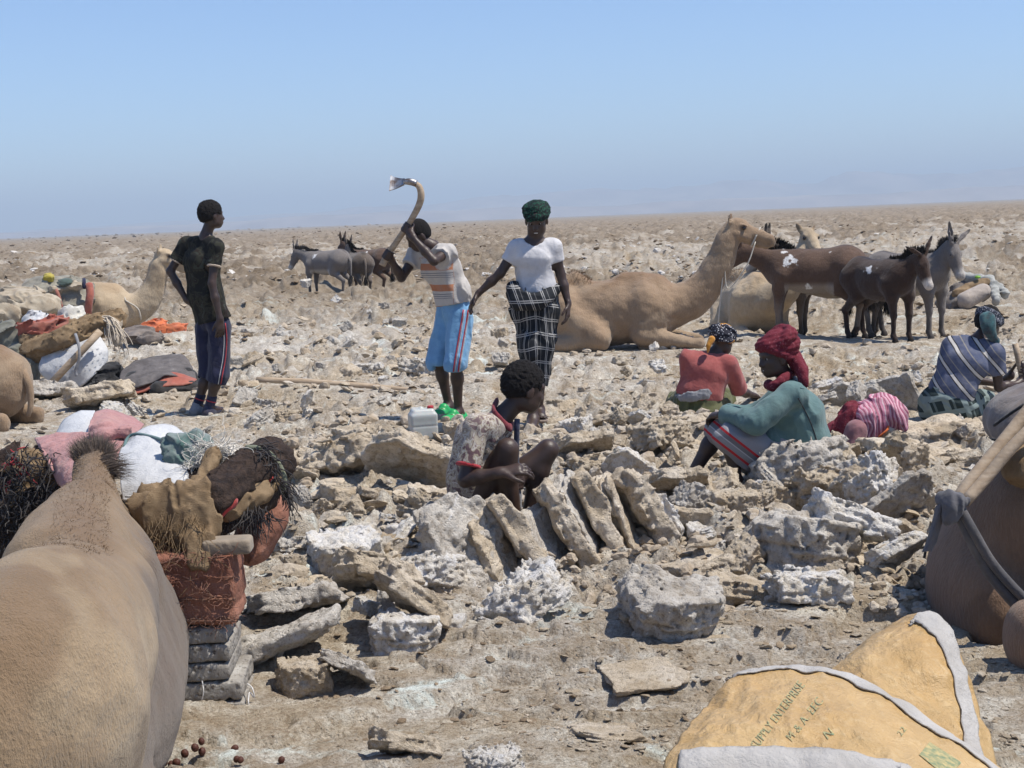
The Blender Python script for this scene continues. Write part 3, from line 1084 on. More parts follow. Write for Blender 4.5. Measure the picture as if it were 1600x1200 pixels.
_ic1 = bmesh.new(); bmesh.ops.create_icosphere(_ic1, subdivisions=1, radius=0.5)
_iv1 = np.array([v.co[:] for v in _ic1.verts]); _if1 = np.array([[v.index for v in f.verts] for f in _ic1.faces]); _ic1.free()
_flk = []
for i in range(14):
    rs = np.random.RandomState(300 + i)
    q = _iv1 * np.array([1, rs.uniform(0.5, 1.0), rs.uniform(0.10, 0.30)])
    q = q * (1 + rs.uniform(-0.28, 0.28, (len(q), 1)))
    _flk.append(q)


def rubble(name, zones, mat, label, seed, flakes=False, plates=False):
    rs = np.random.RandomState(seed)
    vs = []; fs = []; o = 0
    for (x0, x1, y0, y1, cnt, s0, s1) in zones:
        px = rs.uniform(x0, x1, cnt); py = rs.uniform(y0, y1, cnt)
        cl = rs.rand(cnt)
        gs = []
        for a, b in zip(px, py):
            g_ = G(a, b + 0.039 * (800 - a) * 0 )
            gs.append((g_.x, g_.y))
        gs = np.array(gs)
        dens = fbm2(gs[:, 0] * 0.9, gs[:, 1] * 0.55, 3, seed=seed + 5)
        keep = dens + 0.12 * cl > 0.50
        gs = gs[keep]
        hz_ = ground_h(gs[:, 0], gs[:, 1])
        for (gx, gy), h in zip(gs, hz_):
            s = (s0 + (s1 - s0) * rs.rand() ** 3) * gy / F_PX
            small = flakes or s * F_PX / gy < 14
            base_v, base_f = (_flk[rs.randint(14)], _if1) if small else (_shapes[rs.randint(10)], _if)
            if plates:
                base_v, base_f = _shapes[rs.randint(10)] * A((1.15, 1, 0.42)), _if
            q = base_v * s
            a = rs.uniform(0, 6.28); t = rs.normal(0, 0.62 if plates else 0.35)
            Rz = np.array([[math.cos(a), -math.sin(a), 0], [math.sin(a), math.cos(a), 0], [0, 0, 1]])
            Rx = np.array([[1, 0, 0], [0, math.cos(t), -math.sin(t)], [0, math.sin(t), math.cos(t)]])
            vs.append(q @ Rx.T @ Rz.T + np.array([gx, gy, h + s * 0.10])); fs.append(base_f + o); o += len(base_v)
    me = mesh_np(name, np.concatenate(vs), np.concatenate(fs), False)
    return tag(link(name, me, mat), label, None, None, 'stuff')


def rub_mat(name, c0, c1, c2):
    m = NT(name)
    v = m.coord()
    base = m.ramp(m.noise(v, 3.5, 4, 0.8), [(0.3, c0), (0.5, c1), (0.66, c2)])
    base = m.mix(m.ramp(m.noise(v, 40, 4, 0.7), [(0.35, 0.5), (0.5, 0.0)]), base, (0.26, 0.19, 0.12))
    m.color(base)
    m.bump(m.noise(v, 60, 5, 0.7), 0.015, 0.8)
    return m.m


RUB_T = rub_mat('tan_rubble', (0.293, 0.225, 0.152), (0.417, 0.343, 0.259), (0.540, 0.490, 0.422))
RUB_W = rub_mat('white_rubble', (0.383, 0.338, 0.282), (0.540, 0.507, 0.462), (0.744, 0.721, 0.687))
rubble('rubble', [(430, 1100, 660, 930, 2300, 8, 44), (1000, 1500, 690, 960, 2100, 8, 44), (0, 700, 490, 700, 2000, 5, 26),
                  (700, 1600, 520, 700, 1500, 5, 24), (380, 1300, 930, 1200, 420, 4, 15)], RUB_T,
       'broken tan crust and pebbles between the larger rocks', 51)
rubble('pale_rubble', [(0, 700, 400, 462, 700, 4, 14), (700, 1600, 380, 440, 800, 4, 14), (850, 1100, 400, 450, 160, 6, 20), (400, 1500, 700, 930, 260, 8, 24)], RUB_W,
       'band of pale broken salt blocks across the middle distance', 52)
rubble('crust_flakes', [(380, 1600, 900, 1200, 2600, 4, 24), (0, 1600, 470, 720, 3400, 3, 13), (380, 1600, 700, 930, 2600, 5, 22), (0, 1600, 420, 480, 500, 2.5, 8)], rub_mat('crust_flake', (0.24, 0.185, 0.125), (0.34, 0.28, 0.205), (0.43, 0.385, 0.32)),
       'thin loose flakes of salt crust strewn over the ground', 57, True)
rubble('crust_clods', [(0, 1600, 440, 560, 3200, 4, 17), (0, 1600, 385, 450, 4200, 3, 14), (0, 1600, 352, 395, 4200, 2, 10), (380, 1600, 560, 700, 900, 4, 16), (380, 1500, 950, 1200, 700, 5, 22)],
       rub_mat('brown_clods', (0.14, 0.098, 0.060), (0.235, 0.175, 0.115), (0.34, 0.275, 0.20)), 'brown clods and upturned edges of salt crust across the plain', 58, True)
rubble('broken_slabs', [(430, 760, 690, 930, 420, 18, 62), (1050, 1470, 700, 930, 460, 18, 62), (760, 1100, 640, 780, 200, 14, 44), (1230, 1600, 590, 720, 160, 14, 44), (380, 700, 520, 690, 300, 10, 34), (880, 1200, 540, 650, 150, 8, 30), (0, 330, 560, 700, 120, 10, 34)], TAN,
       'heaped broken slabs and splinters of salt crust filling the gaps between the larger rocks', 63, False, True)
# ============================================================ people
def skin_mat():
    m = NT('dark_skin')
    v = m.coord()
    n = m.noise(v, 14, 4, 0.6)
    m.color(m.ramp(n, [(0.3, (0.034, 0.020, 0.015)), (0.7, (0.062, 0.036, 0.027))]))
    m.rough(0.46); m.spec(0.45)
    m.bump(m.noise(v, 160, 3, 0.6), 0.003, 0.4)
    return m.m


SKIN = skin_mat()
m = NT('black_hair'); v = m.coord()
m.color((0.012, 0.010, 0.010)); m.rough(0.9)
m.bump(m.noise(v, 130, 4, 0.7), 0.012, 1.0)
HAIR = m.m
m = NT('eye_white'); m.color((0.30, 0.27, 0.24)); m.rough(0.25); EYEW = m.m
m = NT('eye_iris'); m.color((0.02, 0.012, 0.01)); m.rough(0.15); EYEI = m.m
m = NT('teeth'); m.color((0.75, 0.72, 0.65)); m.rough(0.3); TEETH = m.m


def hand_prims(wr, direction, palm_n, scale=1.0, curl=0.5, thumb=1, spread=0.10):
    """palm, four fingers of unequal length and a side thumb. palm_n points out of the palm."""
    d = unit(direction); n = unit(A(palm_n) - d * (A(palm_n) @ d)); s = np.cross(d, n) * thumb
    wr = A(wr); s_ = scale
    out = []
    pc = wr + d * 0.052 * s_
    out.append(cap(wr - d * 0.01, wr + d * 0.085 * s_, 0.016 * s_, 0.019 * s_, 0.02, s, 1.9))
    L = [0.070, 0.080, 0.074, 0.058]
    for i in range(4):
        off = (1.5 - i) * 0.0195 * s_
        dd = unit(d + s * (1.5 - i) * spread)
        b = wr + d * 0.088 * s_ + s * off
        c1 = curl * (0.9 + 0.12 * i)
        d1 = unit(dd * math.cos(c1 * 0.6) + n * math.sin(c1 * 0.6))
        d2 = unit(dd * math.cos(c1 * 1.5) + n * math.sin(c1 * 1.5))
        d3 = unit(dd * math.cos(c1 * 2.2) + n * math.sin(c1 * 2.2))
        p0 = b - d * 0.02 * s_; p1 = b + d1 * L[i] * 0.42 * s_; p2 = p1 + d2 * L[i] * 0.33 * s_; p3 = p2 + d3 * L[i] * 0.26 * s_
        r = 0.0098 * s_ * (0.88 if i == 3 else 1)
        out += [cap(p0, p1, r * 1.1, r, 0.004), cap(p1, p2, r, r * 0.93, 0.004), cap(p2, p3, r * 0.93, r * 0.8, 0.004)]
    t0 = wr + d * 0.022 * s_ + s * 0.022 * s_
    td = unit(d * 0.75 + s * 0.62 + n * 0.35)
    t1 = t0 + td * 0.038 * s_
    td2 = unit(d * 0.9 + s * 0.25 + n * (0.25 + 0.4 * curl))
    t2 = t1 + td2 * 0.030 * s_; t3 = t2 + td2 * 0.022 * s_
    out += [cap(t0, t1, 0.014 * s_, 0.0115 * s_, 0.012), cap(t1, t2, 0.0112 * s_, 0.0102 * s_, 0.004), cap(t2, t3, 0.0102 * s_, 0.0085 * s_, 0.004)]
    return out


def fist_prims(wr, grip, axis, scale=1.0):
    """hand closed round a shaft: grip is a point on the shaft axis, fingers wrap it, thumb over the top"""
    wr = A(wr); g = A(grip); ax = unit(axis)
    d = g - wr; d = unit(d - ax * (d @ ax)); n = np.cross(ax, d)
    out = [cap(wr, wr + (g - wr) * 0.55, 0.024 * scale, 0.027 * scale, 0.02, ax, 1.35)]
    R0 = 0.030 * scale
    for i in range(4):
        c = g + ax * (i - 1.5) * 0.0205 * scale
        pts = []
        for a in (150, 95, 40, -20, -70):
            t = math.radians(a)
            rr = R0 * (1.0 if i < 3 else 0.92)
            pts.append(c - d * rr * math.cos(math.radians(180 - a)) * -1 * -1 + n * rr * math.sin(t))
        out += chain(pts, [0.0115 * scale, 0.0108 * scale, 0.0102 * scale, 0.0098 * scale, 0.0085 * scale], 0.004)
    c = g - ax * 0.044 * scale * -1
    pts = [wr + (g - wr) * 0.5 + ax * 0.03 * scale, c - d * 0.012 * scale - n * 0.026 * scale, c + d * 0.016 * scale - n * 0.020 * scale + ax * 0.004]
    out += chain(pts, [0.014 * scale, 0.0115 * scale, 0.009 * scale], 0.006)
    return out


def head_prims(c, fwd, up=(0, 0, 1), s=1.0, mouth=0.0):
    """c = middle of the skull; about 0.225 m from chin to crown"""
    F = frame(fwd, up); r, f, u = F
    c = A(c)
    L = lambda x, y, z: c + (r * x + f * y + u * z) * s
    E = lambda p, rad, k=0.015, op='+': ell(L(*p), A(rad) * s, F, k, op)
    out = [E((0, -0.012, 0.022), (0.074, 0.094, 0.086), 0.02),
           E((0, 0.030, -0.040), (0.056, 0.060, 0.068), 0.03),
           E((0, 0.055, -0.092), (0.028, 0.024, 0.022), 0.03),      # chin
           E((0.040, 0.020, -0.072), (0.020, 0.045, 0.030), 0.03), E((-0.040, 0.020, -0.072), (0.020, 0.045, 0.030), 0.03),
           E((0.034, 0.058, -0.028), (0.022, 0.020, 0.018), 0.02), E((-0.034, 0.058, -0.028), (0.022, 0.020, 0.018), 0.02),
           E((0, 0.070, 0.016), (0.052, 0.016, 0.012), 0.02),      # brow
           E((0.030, 0.092, -0.004), (0.016, 0.014, 0.011), 0.012, '-'), E((-0.030, 0.092, -0.004), (0.016, 0.014, 0.011), 0.012, '-'),
           cap(L(0, 0.078, 0.006), L(0, 0.100, -0.036), 0.009 * s, 0.013 * s, 0.010),
           E((0.013, 0.090, -0.040), (0.011, 0.011, 0.009), 0.008), E((-0.013, 0.090, -0.040), (0.011, 0.011, 0.009), 0.008),
           E((0, 0.086, -0.063), (0.027, 0.011, 0.008), 0.008), E((0, 0.084, -0.077), (0.024, 0.012, 0.009), 0.008),
           E((0, 0.097, -0.070 ), (0.024, 0.010, 0.0025 + mouth), 0.004, '-'),
           E((0.076, -0.004, -0.020), (0.009, 0.020, 0.032), 0.006), E((-0.076, -0.004, -0.020), (0.009, 0.020, 0.032), 0.006)]
    return out, F, L


def add_eyes(parent, F, L, s=1.0):  # lids leave only a sliver
    for sx in (-1, 1):
        p = L(sx * 0.030, 0.0705, -0.004)
        me = sdf_mesh([ell(p, (0.0105 * s,) * 3)], 0.0035 * s, None, 'eye', 0.006, 0)
        link('eye', me, EYEW, parent)
        p2 = L(sx * 0.030, 0.0795, -0.005)
        me = sdf_mesh([ell(p2, A((0.0062, 0.0035, 0.0075)) * s, F)], 0.002 * s, None, 'iris', 0.004, 0)
        link('iris', me, EYEI, parent)


def hair_mesh(c, F, s=1.0, vox=0.006, amp=0.010, thick=0.012):
    r, f, u = F; c = A(c)
    L = lambda x, y, z: c + (r * x + f * y + u * z) * s
    pr = [ell(L(0, -0.018, 0.026), A((0.074 + thick, 0.094 + thick, 0.086 + thick)) * s, F, 0.02),
          ell(L(0, -0.045, -0.015), A((0.066 + thick * .6, 0.060 + thick * .6, 0.06)) * s, F, 0.03),
          ell(L(0, 0.115, -0.045), A((0.10, 0.062, 0.105)) * s, F, 0.02, '-'),
          ell(L(0, 0.0, -0.10), A((0.12, 0.075, 0.058)) * s, F, 0.02, '-')]
    for sx in (-1, 1):
        pr.append(ell(L(sx * 0.09, 0.03, -0.035), A((0.05, 0.045, 0.05)) * s, F, 0.01, '-'))
    return sdf_mesh(pr, vox, lambda X, D: D - (fbm3(X * 105, 2, 0.6) - 0.5) * amp * 2, 'hair', 0.02, 0)


def lat(a, b):
    return unit(A(b) - A(a))


def body_prims(J, build=0.92):
    """J: world joints. head,hf (face dir),neck,shA,shB,elA,elB,wrA,wrB,chest,waist,pelvis,hipA,hipB,knA,knB,anA,anB,toeA,toeB"""
    b = build
    u = lat(J['shA'], J['shB']); uh = lat(J['hipA'], J['hipB'])
    o = []
    o.append(cap(J['neck'], A(J['head']) + A((0, 0, -0.03)), 0.052 * b, 0.050 * b, 0.03))
    o.append(cap(J['chest'], A(J['neck']) * 0.7 + A(J['chest']) * 0.3, 0.098 * b, 0.055 * b, 0.06, u, 1.5))
    o.append(cap(J['waist'], J['chest'], 0.082 * b, 0.100 * b, 0.06, u, 1.42))
    o.append(cap(J['pelvis'], J['waist'], 0.098 * b, 0.084 * b, 0.06, uh, 1.45))
    for s in 'AB':
        sh, el, wr = J['sh' + s], J['el' + s], J['wr' + s]
        o.append(cap(A(J['neck']) * 0.55 + A(sh) * 0.45 - A((0, 0, 0.02)), sh, 0.042 * b, 0.048 * b, 0.05))
        o.append(cap(sh, el, 0.050 * b, 0.036 * b, 0.03))
        o.append(cap(A(el), A(el) * 0.6 + A(wr) * 0.4, 0.036 * b, 0.037 * b, 0.02))
        o.append(cap(A(el) * 0.6 + A(wr) * 0.4, wr, 0.037 * b, 0.024 * b, 0.02))
        hp, kn, an, to = J['hip' + s], J['kn' + s], J['an' + s], J['toe' + s]
        o.append(cap(hp, kn, 0.082 * b, 0.052 * b, 0.05))
        mid = A(kn) * 0.68 + A(an) * 0.32
        bk = unit(A(an) - A(to)) * 0.012
        o.append(cap(kn, mid + bk, 0.050 * b, 0.052 * b, 0.03))
        o.append(cap(mid + bk, an, 0.050 * b, 0.032 * b, 0.03))
        fd = unit((A(to) - A(an)) * A((1, 1, 0)) + A((0, 1e-4, 0)))
        sl = np.cross(fd, A((0, 0, 1)))
        an = A(an); z0 = an[2] - 0.055
        heel = A((an[0], an[1], z0 + 0.025)) - fd * 0.035
        ball = A((an[0], an[1], z0 + 0.022)) + fd * 0.12
        o.append(cap(heel, an, 0.028, 0.034 * b, 0.03))
        o.append(cap(heel, ball, 0.028, 0.022, 0.02, sl, 1.35))
        o.append(cap(an, ball, 0.032, 0.022, 0.03, sl, 1.3))
        for k in range(5):
            off = (k - 2) * 0.0165
            ln = 0.045 - 0.006 * abs(k - 1)
            o.append(cap(ball + sl * off, ball + sl * off * 1.15 + fd * ln - A((0, 0, 0.006)), 0.011, 0.009, 0.006))
    return o


def folds(amp, freq, axis, seed, ridge=True):
    """cloth folds running along axis (constant along it, varying across it), with creased tops"""
    a = unit(axis)
    def f(X, D):
        al = X @ a
        W = X + (fbm3(X * 6, 2, seed=seed + 7)[..., None] - 0.5) * 0.10
        Y = W - (al * 0.80)[..., None] * a
        n = vn3(Y * freq + seed * 3.3); r1 = (1 - np.abs(2 * n - 1)) ** 2
        n = vn3(Y * freq * 2.3 + seed * 5.1); r2 = (1 - np.abs(2 * n - 1)) ** 2
        n3 = fbm3(X * freq * 0.5, 2, 0.5, seed=seed + 3) - 0.5
        return D - amp * (0.95 * r1 + 0.55 * r2 - 0.62 + n3 * 1.0)
    return f


def plane_cut(o, n, k=0.004):
    """post: keep the side n points away from"""
    o = A(o); n = unit(n)
    return lambda X, D: np.maximum(D, (X - o) @ n)


def seq(*fs):
    def f(X, D):
        for g_ in fs:
            D = g_(X, D)
        return D
    return f


def sleeve_end(el, sh, t):
    return A(sh) + (A(el) - A(sh)) * t


def shirt(J, vox, infl=0.016, sleeveA=0.55, sleeveB=0.55, hem=0.35, fold=(0.012, 9), seed=1, b=0.92, neck_drop=0.06, loose=0.0, hemdir=None, neckback=0.0, longs=False, extra=None):
    u = lat(J['shA'], J['shB']); uh = lat(J['hipA'], J['hipB'])
    waist = A(J['waist']); pel = A(J['pelvis']); ch = A(J['chest'])
    hemp = waist + (pel - waist) * hem
    p = [cap(ch, A(J['neck']) * 0.62 + ch * 0.38, 0.098 * b + infl, 0.060 * b + infl * 0.6, 0.05, u, 1.5),
         cap(waist, ch, 0.084 * b + infl + loose * 0.6, 0.100 * b + infl, 0.05, u, 1.42),
         cap(hemp + (hemp - waist) * 0.3 + unit(pel - waist) * 0.03, waist, 0.094 * b + infl + loose, 0.085 * b + infl + loose * 0.6, 0.05, uh, 1.45)]
    for s, t in (('A', sleeveA), ('B', sleeveB)):
        sh, el = A(J['sh' + s]), A(J['el' + s])
        p.append(cap(A(J['neck']) * 0.55 + sh * 0.45 - A((0, 0, 0.02)), sh, 0.042 * b + infl * 0.7, 0.050 * b + infl, 0.05))
        if t <= 1:
            p.append(cap(sh, sh + (el - sh) * t, 0.050 * b + infl * 0.7, 0.044 * b + infl * 1.15, 0.03))
        else:
            wr = A(J['wr' + s])
            p.append(cap(sh, el, 0.052 * b + infl, 0.042 * b + infl * 1.1, 0.03))
            p.append(cap(el, el + (wr - el) * (t - 1), 0.042 * b + infl * 1.1, 0.032 * b + infl, 0.02))
    if extra:
        p += extra
    F = frame(J['hf'])
    nk = A(J['neck']) + A((0, 0, 0.035))
    bf = np.cross(A((0, 0, 1)), u)
    bf = bf if bf @ A(J['bf']) > 0 else -bf
    p.append(ell(nk + bf * 0.02 + A((0, 0, 0.0)), (0.075, 0.078, 0.055 + neck_drop * 0.3), frame(bf), 0.01, '-'))
    fs = [folds(fold[0], fold[1], unit(ch - pel), seed)]
    hd = unit(pel - waist) if hemdir is None else unit(hemdir)
    def cut(X, D):
        e = (X - hemp) @ hd
        near = ((X - hemp) ** 2).sum(-1) < 0.30 ** 2
        D = np.where(near, np.maximum(D, e), D)
        for s, t in (('A', sleeveA), ('B', sleeveB)):
            sh, el, wr = A(J['sh' + s]), A(J['el' + s]), A(J['wr' + s])
            if t <= 1:
                q = sh + (el - sh) * t; n = unit(el - sh)
            else:
                q = el + (wr - el) * (t - 1); n = unit(wr - el)
            m_ = ((X - q) ** 2).sum(-1) < 0.085 ** 2
            D = np.where(m_, np.maximum(D, (X - q) @ n), D)
        return D
    return sdf_mesh(p, vox, seq(*fs, cut), 'shirt', 0.03)


def shorts(J, vox, t=0.95, infl=0.02, flare=0.02, seed=3, fold=(0.012, 10), b=0.93, top=0.55):
    """t = leg length as a share of hip-knee (may pass 1 down the shin)"""
    uh = lat(J['hipA'], J['hipB'])
    waist = A(J['waist']); pel = A(J['pelvis'])
    tp = pel + (waist - pel) * top
    p = [cap(pel, tp, 0.098 * b + infl, 0.090 * b + infl * 0.7, 0.05, uh, 1.45)]
    ends = []
    for s in 'AB':
        hp, kn, an = A(J['hip' + s]), A(J['kn' + s]), A(J['an' + s])
        r0 = 0.084 * b + infl
        if t <= 1:
            e = hp + (kn - hp) * t
            p.append(cap(hp, e + (kn - hp) * 0.1, r0, 0.055 * b + infl + flare, 0.03)); n = unit(kn - hp)
        else:
            e = kn + (an - kn) * (t - 1)
            p.append(cap(hp, kn, r0, 0.056 * b + infl + flare, 0.03)); n = unit(an - kn)
            p.append(cap(kn, e + n * 0.05, 0.056 * b + infl + flare, 0.052 * b + infl + flare, 0.03))
        ends.append((e, n))
    def cut(X, D):
        for e, n in ends:
            m_ = (((X - e) ** 2).sum(-1) < 0.21 ** 2)
            D = np.where(m_, np.maximum(D, (X - e) @ n), D)
        return np.maximum(D, (X - tp) @ unit(tp - pel) - 0.05)
    return sdf_mesh(p, vox, seq(folds(fold[0], fold[1], (0, 0, 1), seed), cut), 'shorts', 0.03)


def turban_mesh(c, F, s=1.0, vox=0.007, r_out=0.052, tilt=0.25, height=0.03, bands=5, seed=1, amp=0.006, open_top=False):
    """cloth wound round the head: overlapping rolls plus a crown"""
    r, f, u = F; c = A(c)
    pr = []
    for b in range(bands):
        a = (b - bands / 2) * tilt * 0.6
        ax = unit(u + r * 0.22 * math.sin(b * 2.1 + seed) + f * (a + 0.12))
        e1 = unit(np.cross(ax, r)); e2 = np.cross(ax, e1)
        z = 0.030 + height * (b / max(bands - 1, 1) - 0.4) * 1.4
        pts = []
        for k in range(21):
            t = 2 * math.pi * k / 20
            rad = (0.080 + 0.010 * math.sin(t * 2 + b)) * s
            pts.append(c + u * z * s - f * 0.012 * s + e1 * rad * 1.14 * math.cos(t) + e2 * rad * math.sin(t))
        pr += chain(pts, [r_out * 0.42 * s * (1 + 0.15 * math.sin(3 * q + b * 1.7)) for q in np.linspace(0, 6.28, 21)], 0.012)
    if not open_top:
        pr.append(ell(c + u * 0.065 * s - f * 0.012 * s, A((0.080, 0.095, 0.062)) * s, F, 0.02))
    def post(X, D):
        q = (X - c)
        th = q @ u + 0.3 * (q @ r)
        n = np.sin(th * 220 + 6 * fbm3(X * 9, 2, seed=seed)) * 0.5
        return D - amp * n - (fbm3(X * 40, 2, seed=seed) - 0.5) * amp * 1.3
    return sdf_mesh(pr, vox, post, 'turban', 0.02)


def person(loc_px, label, J, vox, hands, name='person', build=0.92, head_s=1.0, extra=None, eyes=True, mouth=0.0, group=None):
    t = empty(name, loc_px, label, 'person', group)
    pr = body_prims(J, build)
    hp, F, L = head_prims(J['head'], J['hf'], J.get('hup', (0, 0, 1)), head_s, mouth)
    pr += hp
    for h in hands:
        pr += h
    if extra:
        pr += extra
    me = sdf_mesh(pr, vox, None, 'body')
    link('body', me, SKIN, t)
    if eyes:
        add_eyes(t, F, L, head_s)
    return t, F, L


def Jp(Y, d):
    """joints from photograph pixels: name: (px, py, depth offset) or a ready vector"""
    o = {}
    for k, v_ in d.items():
        if k in ('hf', 'bf', 'hup'):
            o[k] = A(v_)
        else:
            o[k] = A(P(v_[0], v_[1], Y + v_[2]))
    return o


def on_surface(me_obj, px_pts, off=0.004, sub=5):
    """drape a line over an object: points of the object's surface seen at photograph pixels"""
    from mathutils.bvhtree import BVHTree
    me = me_obj.data
    base = Vector(me_obj.parent.location) if me_obj.parent else Vector((0, 0, 0))
    bv = BVHTree.FromPolygons([v_.co for v_ in me.vertices], [p.vertices[:] for p in me.polygons])
    pts = [A((q[0], q[1], 0)) for q in px_pts]
    out = []
    for q in smooth_path(pts, sub):
        r_ = ray(q[0], q[1]).normalized()
        h = bv.ray_cast(Vector((0, 0, CAM_H)) - base, r_)
        if h[0] is not None:
            n_ = h[1] if h[1].dot(r_) < 0 else -h[1]
            out.append(A(h[0] + base + n_ * off))
    return out


def drape(name, me_obj, px_pts, rad, mat, parent, off=0.002, sub=5, flat=1.0):
    pts = on_surface(me_obj, px_pts, off, sub)
    if len(pts) < 3:
        return None
    return tube_obj(name, pts, rad, mat, parent, 6)


def gpos(p, z=None):
    return (float(p[0]), float(p[1]), gz(p[0], p[1]) if z is None else z)


# --- fabrics
m = NT('dark_camouflage_cloth'); v = m.coord()
n1 = m.noise(v, 9, 4, 0.6, 1.0)
c = m.ramp(n1, [(0.40, (0.012, 0.012, 0.011)), (0.47, (0.030, 0.030, 0.021)), (0.54, (0.020, 0.014, 0.012)), (0.60, (0.038, 0.044, 0.034))], 'CONSTANT')
m.color(c); m.bump(m.noise(v, 22, 5, 0.6), 0.01, 0.6); CAMO_D = m.m
NAVY = cloth('navy_cloth', (0.010, 0.013, 0.045), (0.008, 0.009, 0.028), dirt=0.05)
m = NT('brown_white_camouflage_cloth'); v = m.coord()
n1 = m.noise(v, 16, 3, 0.55, 1.6)
c = m.ramp(n1, [(0.38, (0.12, 0.07, 0.075)), (0.44, (0.32, 0.27, 0.20)), (0.50, (0.44, 0.40, 0.35)), (0.56, (0.20, 0.14, 0.125)), (0.60, (0.36, 0.31, 0.24))], 'CONSTANT')
m.color(m.mix(m.ramp(m.noise(v, 3), [(0.4, 0), (0.7, 0.35)]), c, (0.5, 0.45, 0.4))); m.bump(m.noise(v, 26, 5, 0.6), 0.01, 0.6); CAMO_B = m.m
WHITE_C = cloth('white_cotton', (0.56, 0.55, 0.56), (0.48, 0.47, 0.48), dirt=0.08)
RED_C = cloth('faded_red_cloth', (0.33, 0.085, 0.075), (0.25, 0.06, 0.055), dirt=0.08)
TEAL_C = cloth('grey_teal_cloth', (0.10, 0.175, 0.17), (0.075, 0.135, 0.135), dirt=0.04)
MAROON = NT('maroon_cloth'); v = MAROON.coord()
MAROON.color(MAROON.mix(MAROON.ramp(MAROON.noise(v, 110, 2, 0.6), [(0.60, 0), (0.68, 1)]), (0.13, 0.014, 0.025), (0.24, 0.08, 0.09)))
MAROON.bump(MAROON.noise(v, 40, 4), 0.006, 0.6); MAROON = MAROON.m


def band_mat(name, axis, period, stops, distort=0.0, rough=0.9, extra=None):
    """woven stripes along the garment's own stripe coordinate"""
    m = NT(name)
    a = m.attr('band')
    x = m.math('MULTIPLY', a.outputs['Fac'], 1.0 / period)
    fr = m.math('FRACT', x)
    c = m.ramp(fr, stops, 'CONSTANT')
    v = m.coord()
    n = m.noise(v, 20, 5, 0.6)
    c = m.mix(m.ramp(n, [(0.4, 0.0), (0.75, 0.3)]), c, (0.3, 0.28, 0.26))
    m.color(c); m.rough(rough)
    m.bump(n, 0.01, 0.7)
    return m.m


ORANGE_ST = band_mat('orange_grey_striped_cloth', None, 0.165, [(0.0, (0.46, 0.43, 0.40)), (0.14, (0.42, 0.17, 0.085)), (0.46, (0.46, 0.43, 0.40)), (0.58, (0.16, 0.16, 0.18)),
                        (0.62, (0.46, 0.43, 0.40)), (0.68, (0.18, 0.18, 0.2)), (0.72, (0.46, 0.43, 0.40)), (0.78, (0.2, 0.2, 0.22)), (0.81, (0.46, 0.43, 0.40))])
BLUE_ST = band_mat('blue_white_striped_cloth', None, 0.128, [(0.0, (0.080, 0.095, 0.155)), (0.40, (0.22, 0.205, 0.19)), (0.46, (0.070, 0.083, 0.14)), (0.74, (0.008, 0.008, 0.012)), (0.79, (0.52, 0.49, 0.45)), (0.94, (0.008, 0.008, 0.012))])


def grid_mat(name, base, line, s1, s2, w=0.06):
    """checked cloth: lines in two garment coordinates"""
    m = NT(name)
    a = m.attr('gu'); b = m.attr('gv')
    def ln(src, per, width, off=0.0):
        fr = m.math('FRACT', m.math('ADD', m.math('MULTIPLY', src, 1.0 / per), off))
        return m.math('LESS_THAN', fr, width)
    l1 = m.math('MAXIMUM', ln(a.outputs['Fac'], s1, w), ln(a.outputs['Fac'], s1, w, 0.86))
    l2 = m.math('MAXIMUM', ln(b.outputs['Fac'], s2, w), ln(b.outputs['Fac'], s2, w, 0.86))
    l3 = m.math('MULTIPLY', ln(a.outputs['Fac'], s1, w * 0.6, 0.5), 0.5)
    k = m.math('MAXIMUM', m.math('MAXIMUM', l1, l2), l3)
    m.color(m.mix(m.math('MULTIPLY', k, 0.8), base, line))
    v = m.coord(); m.bump(m.noise(v, 25, 4), 0.008, 0.6)
    return m.m


SARONG = NT('grey_cloth_with_woven_red_bands'); a_ = SARONG.attr('band')
cc_ = SARONG.ramp(a_.outputs['Fac'], [(0.0, (0.20, 0.19, 0.20)), (0.05, (0.42, 0.025, 0.03)), (0.078, (0.24, 0.235, 0.24)), (0.13, (0.42, 0.41, 0.41)), (0.142, (0.15, 0.145, 0.155)), (0.19, (0.42, 0.025, 0.03)), (0.215, (0.27, 0.26, 0.27))], 'CONSTANT')
v = SARONG.coord(); SARONG.color(cc_); SARONG.bump(SARONG.noise(v, 14, 5), 0.015, 0.5); SARONG = SARONG.m
CHECK = grid_mat('black_white_checked_cloth', (0.012, 0.014, 0.018), (0.38, 0.37, 0.36), 0.085, 0.105)
PLAID = grid_mat('green_brown_plaid_cloth', (0.022, 0.034, 0.034), (0.22, 0.27, 0.26), 0.13, 0.12, 0.20)
OLIVE = cloth('olive_cloth', (0.095, 0.10, 0.035), (0.05, 0.055, 0.02), dirt=0.05)
GREY_C = cloth('grey_cloth', (0.25, 0.25, 0.26), (0.17, 0.17, 0.18), dirt=0.1)
LGREY = cloth('pale_grey_cloth', (0.27, 0.26, 0.275), (0.20, 0.19, 0.205), dirt=0.05)
BLACK_C = cloth('black_cloth', (0.02, 0.02, 0.022), (0.012, 0.012, 0.014), dirt=0.05)
GREEN_P = NT('green_plastic'); GREEN_P.color((0.02, 0.33, 0.09)); GREEN_P.rough(0.4); GREEN_P.spec(0.5); GREEN_P = GREEN_P.m
BROWN_L = cloth('brown_leather', (0.20, 0.15, 0.12), rough=0.6)
WOOD = NT('worn_wood'); v = WOOD.coord((1, 1, 1))
WOOD.color(WOOD.ramp(WOOD.noise(WOOD.coord((3, 3, 14)), 3, 5, 0.6, 0.5), [(0.3, (0.30, 0.215, 0.14)), (0.7, (0.47, 0.37, 0.265))])); WOOD.rough(0.7)
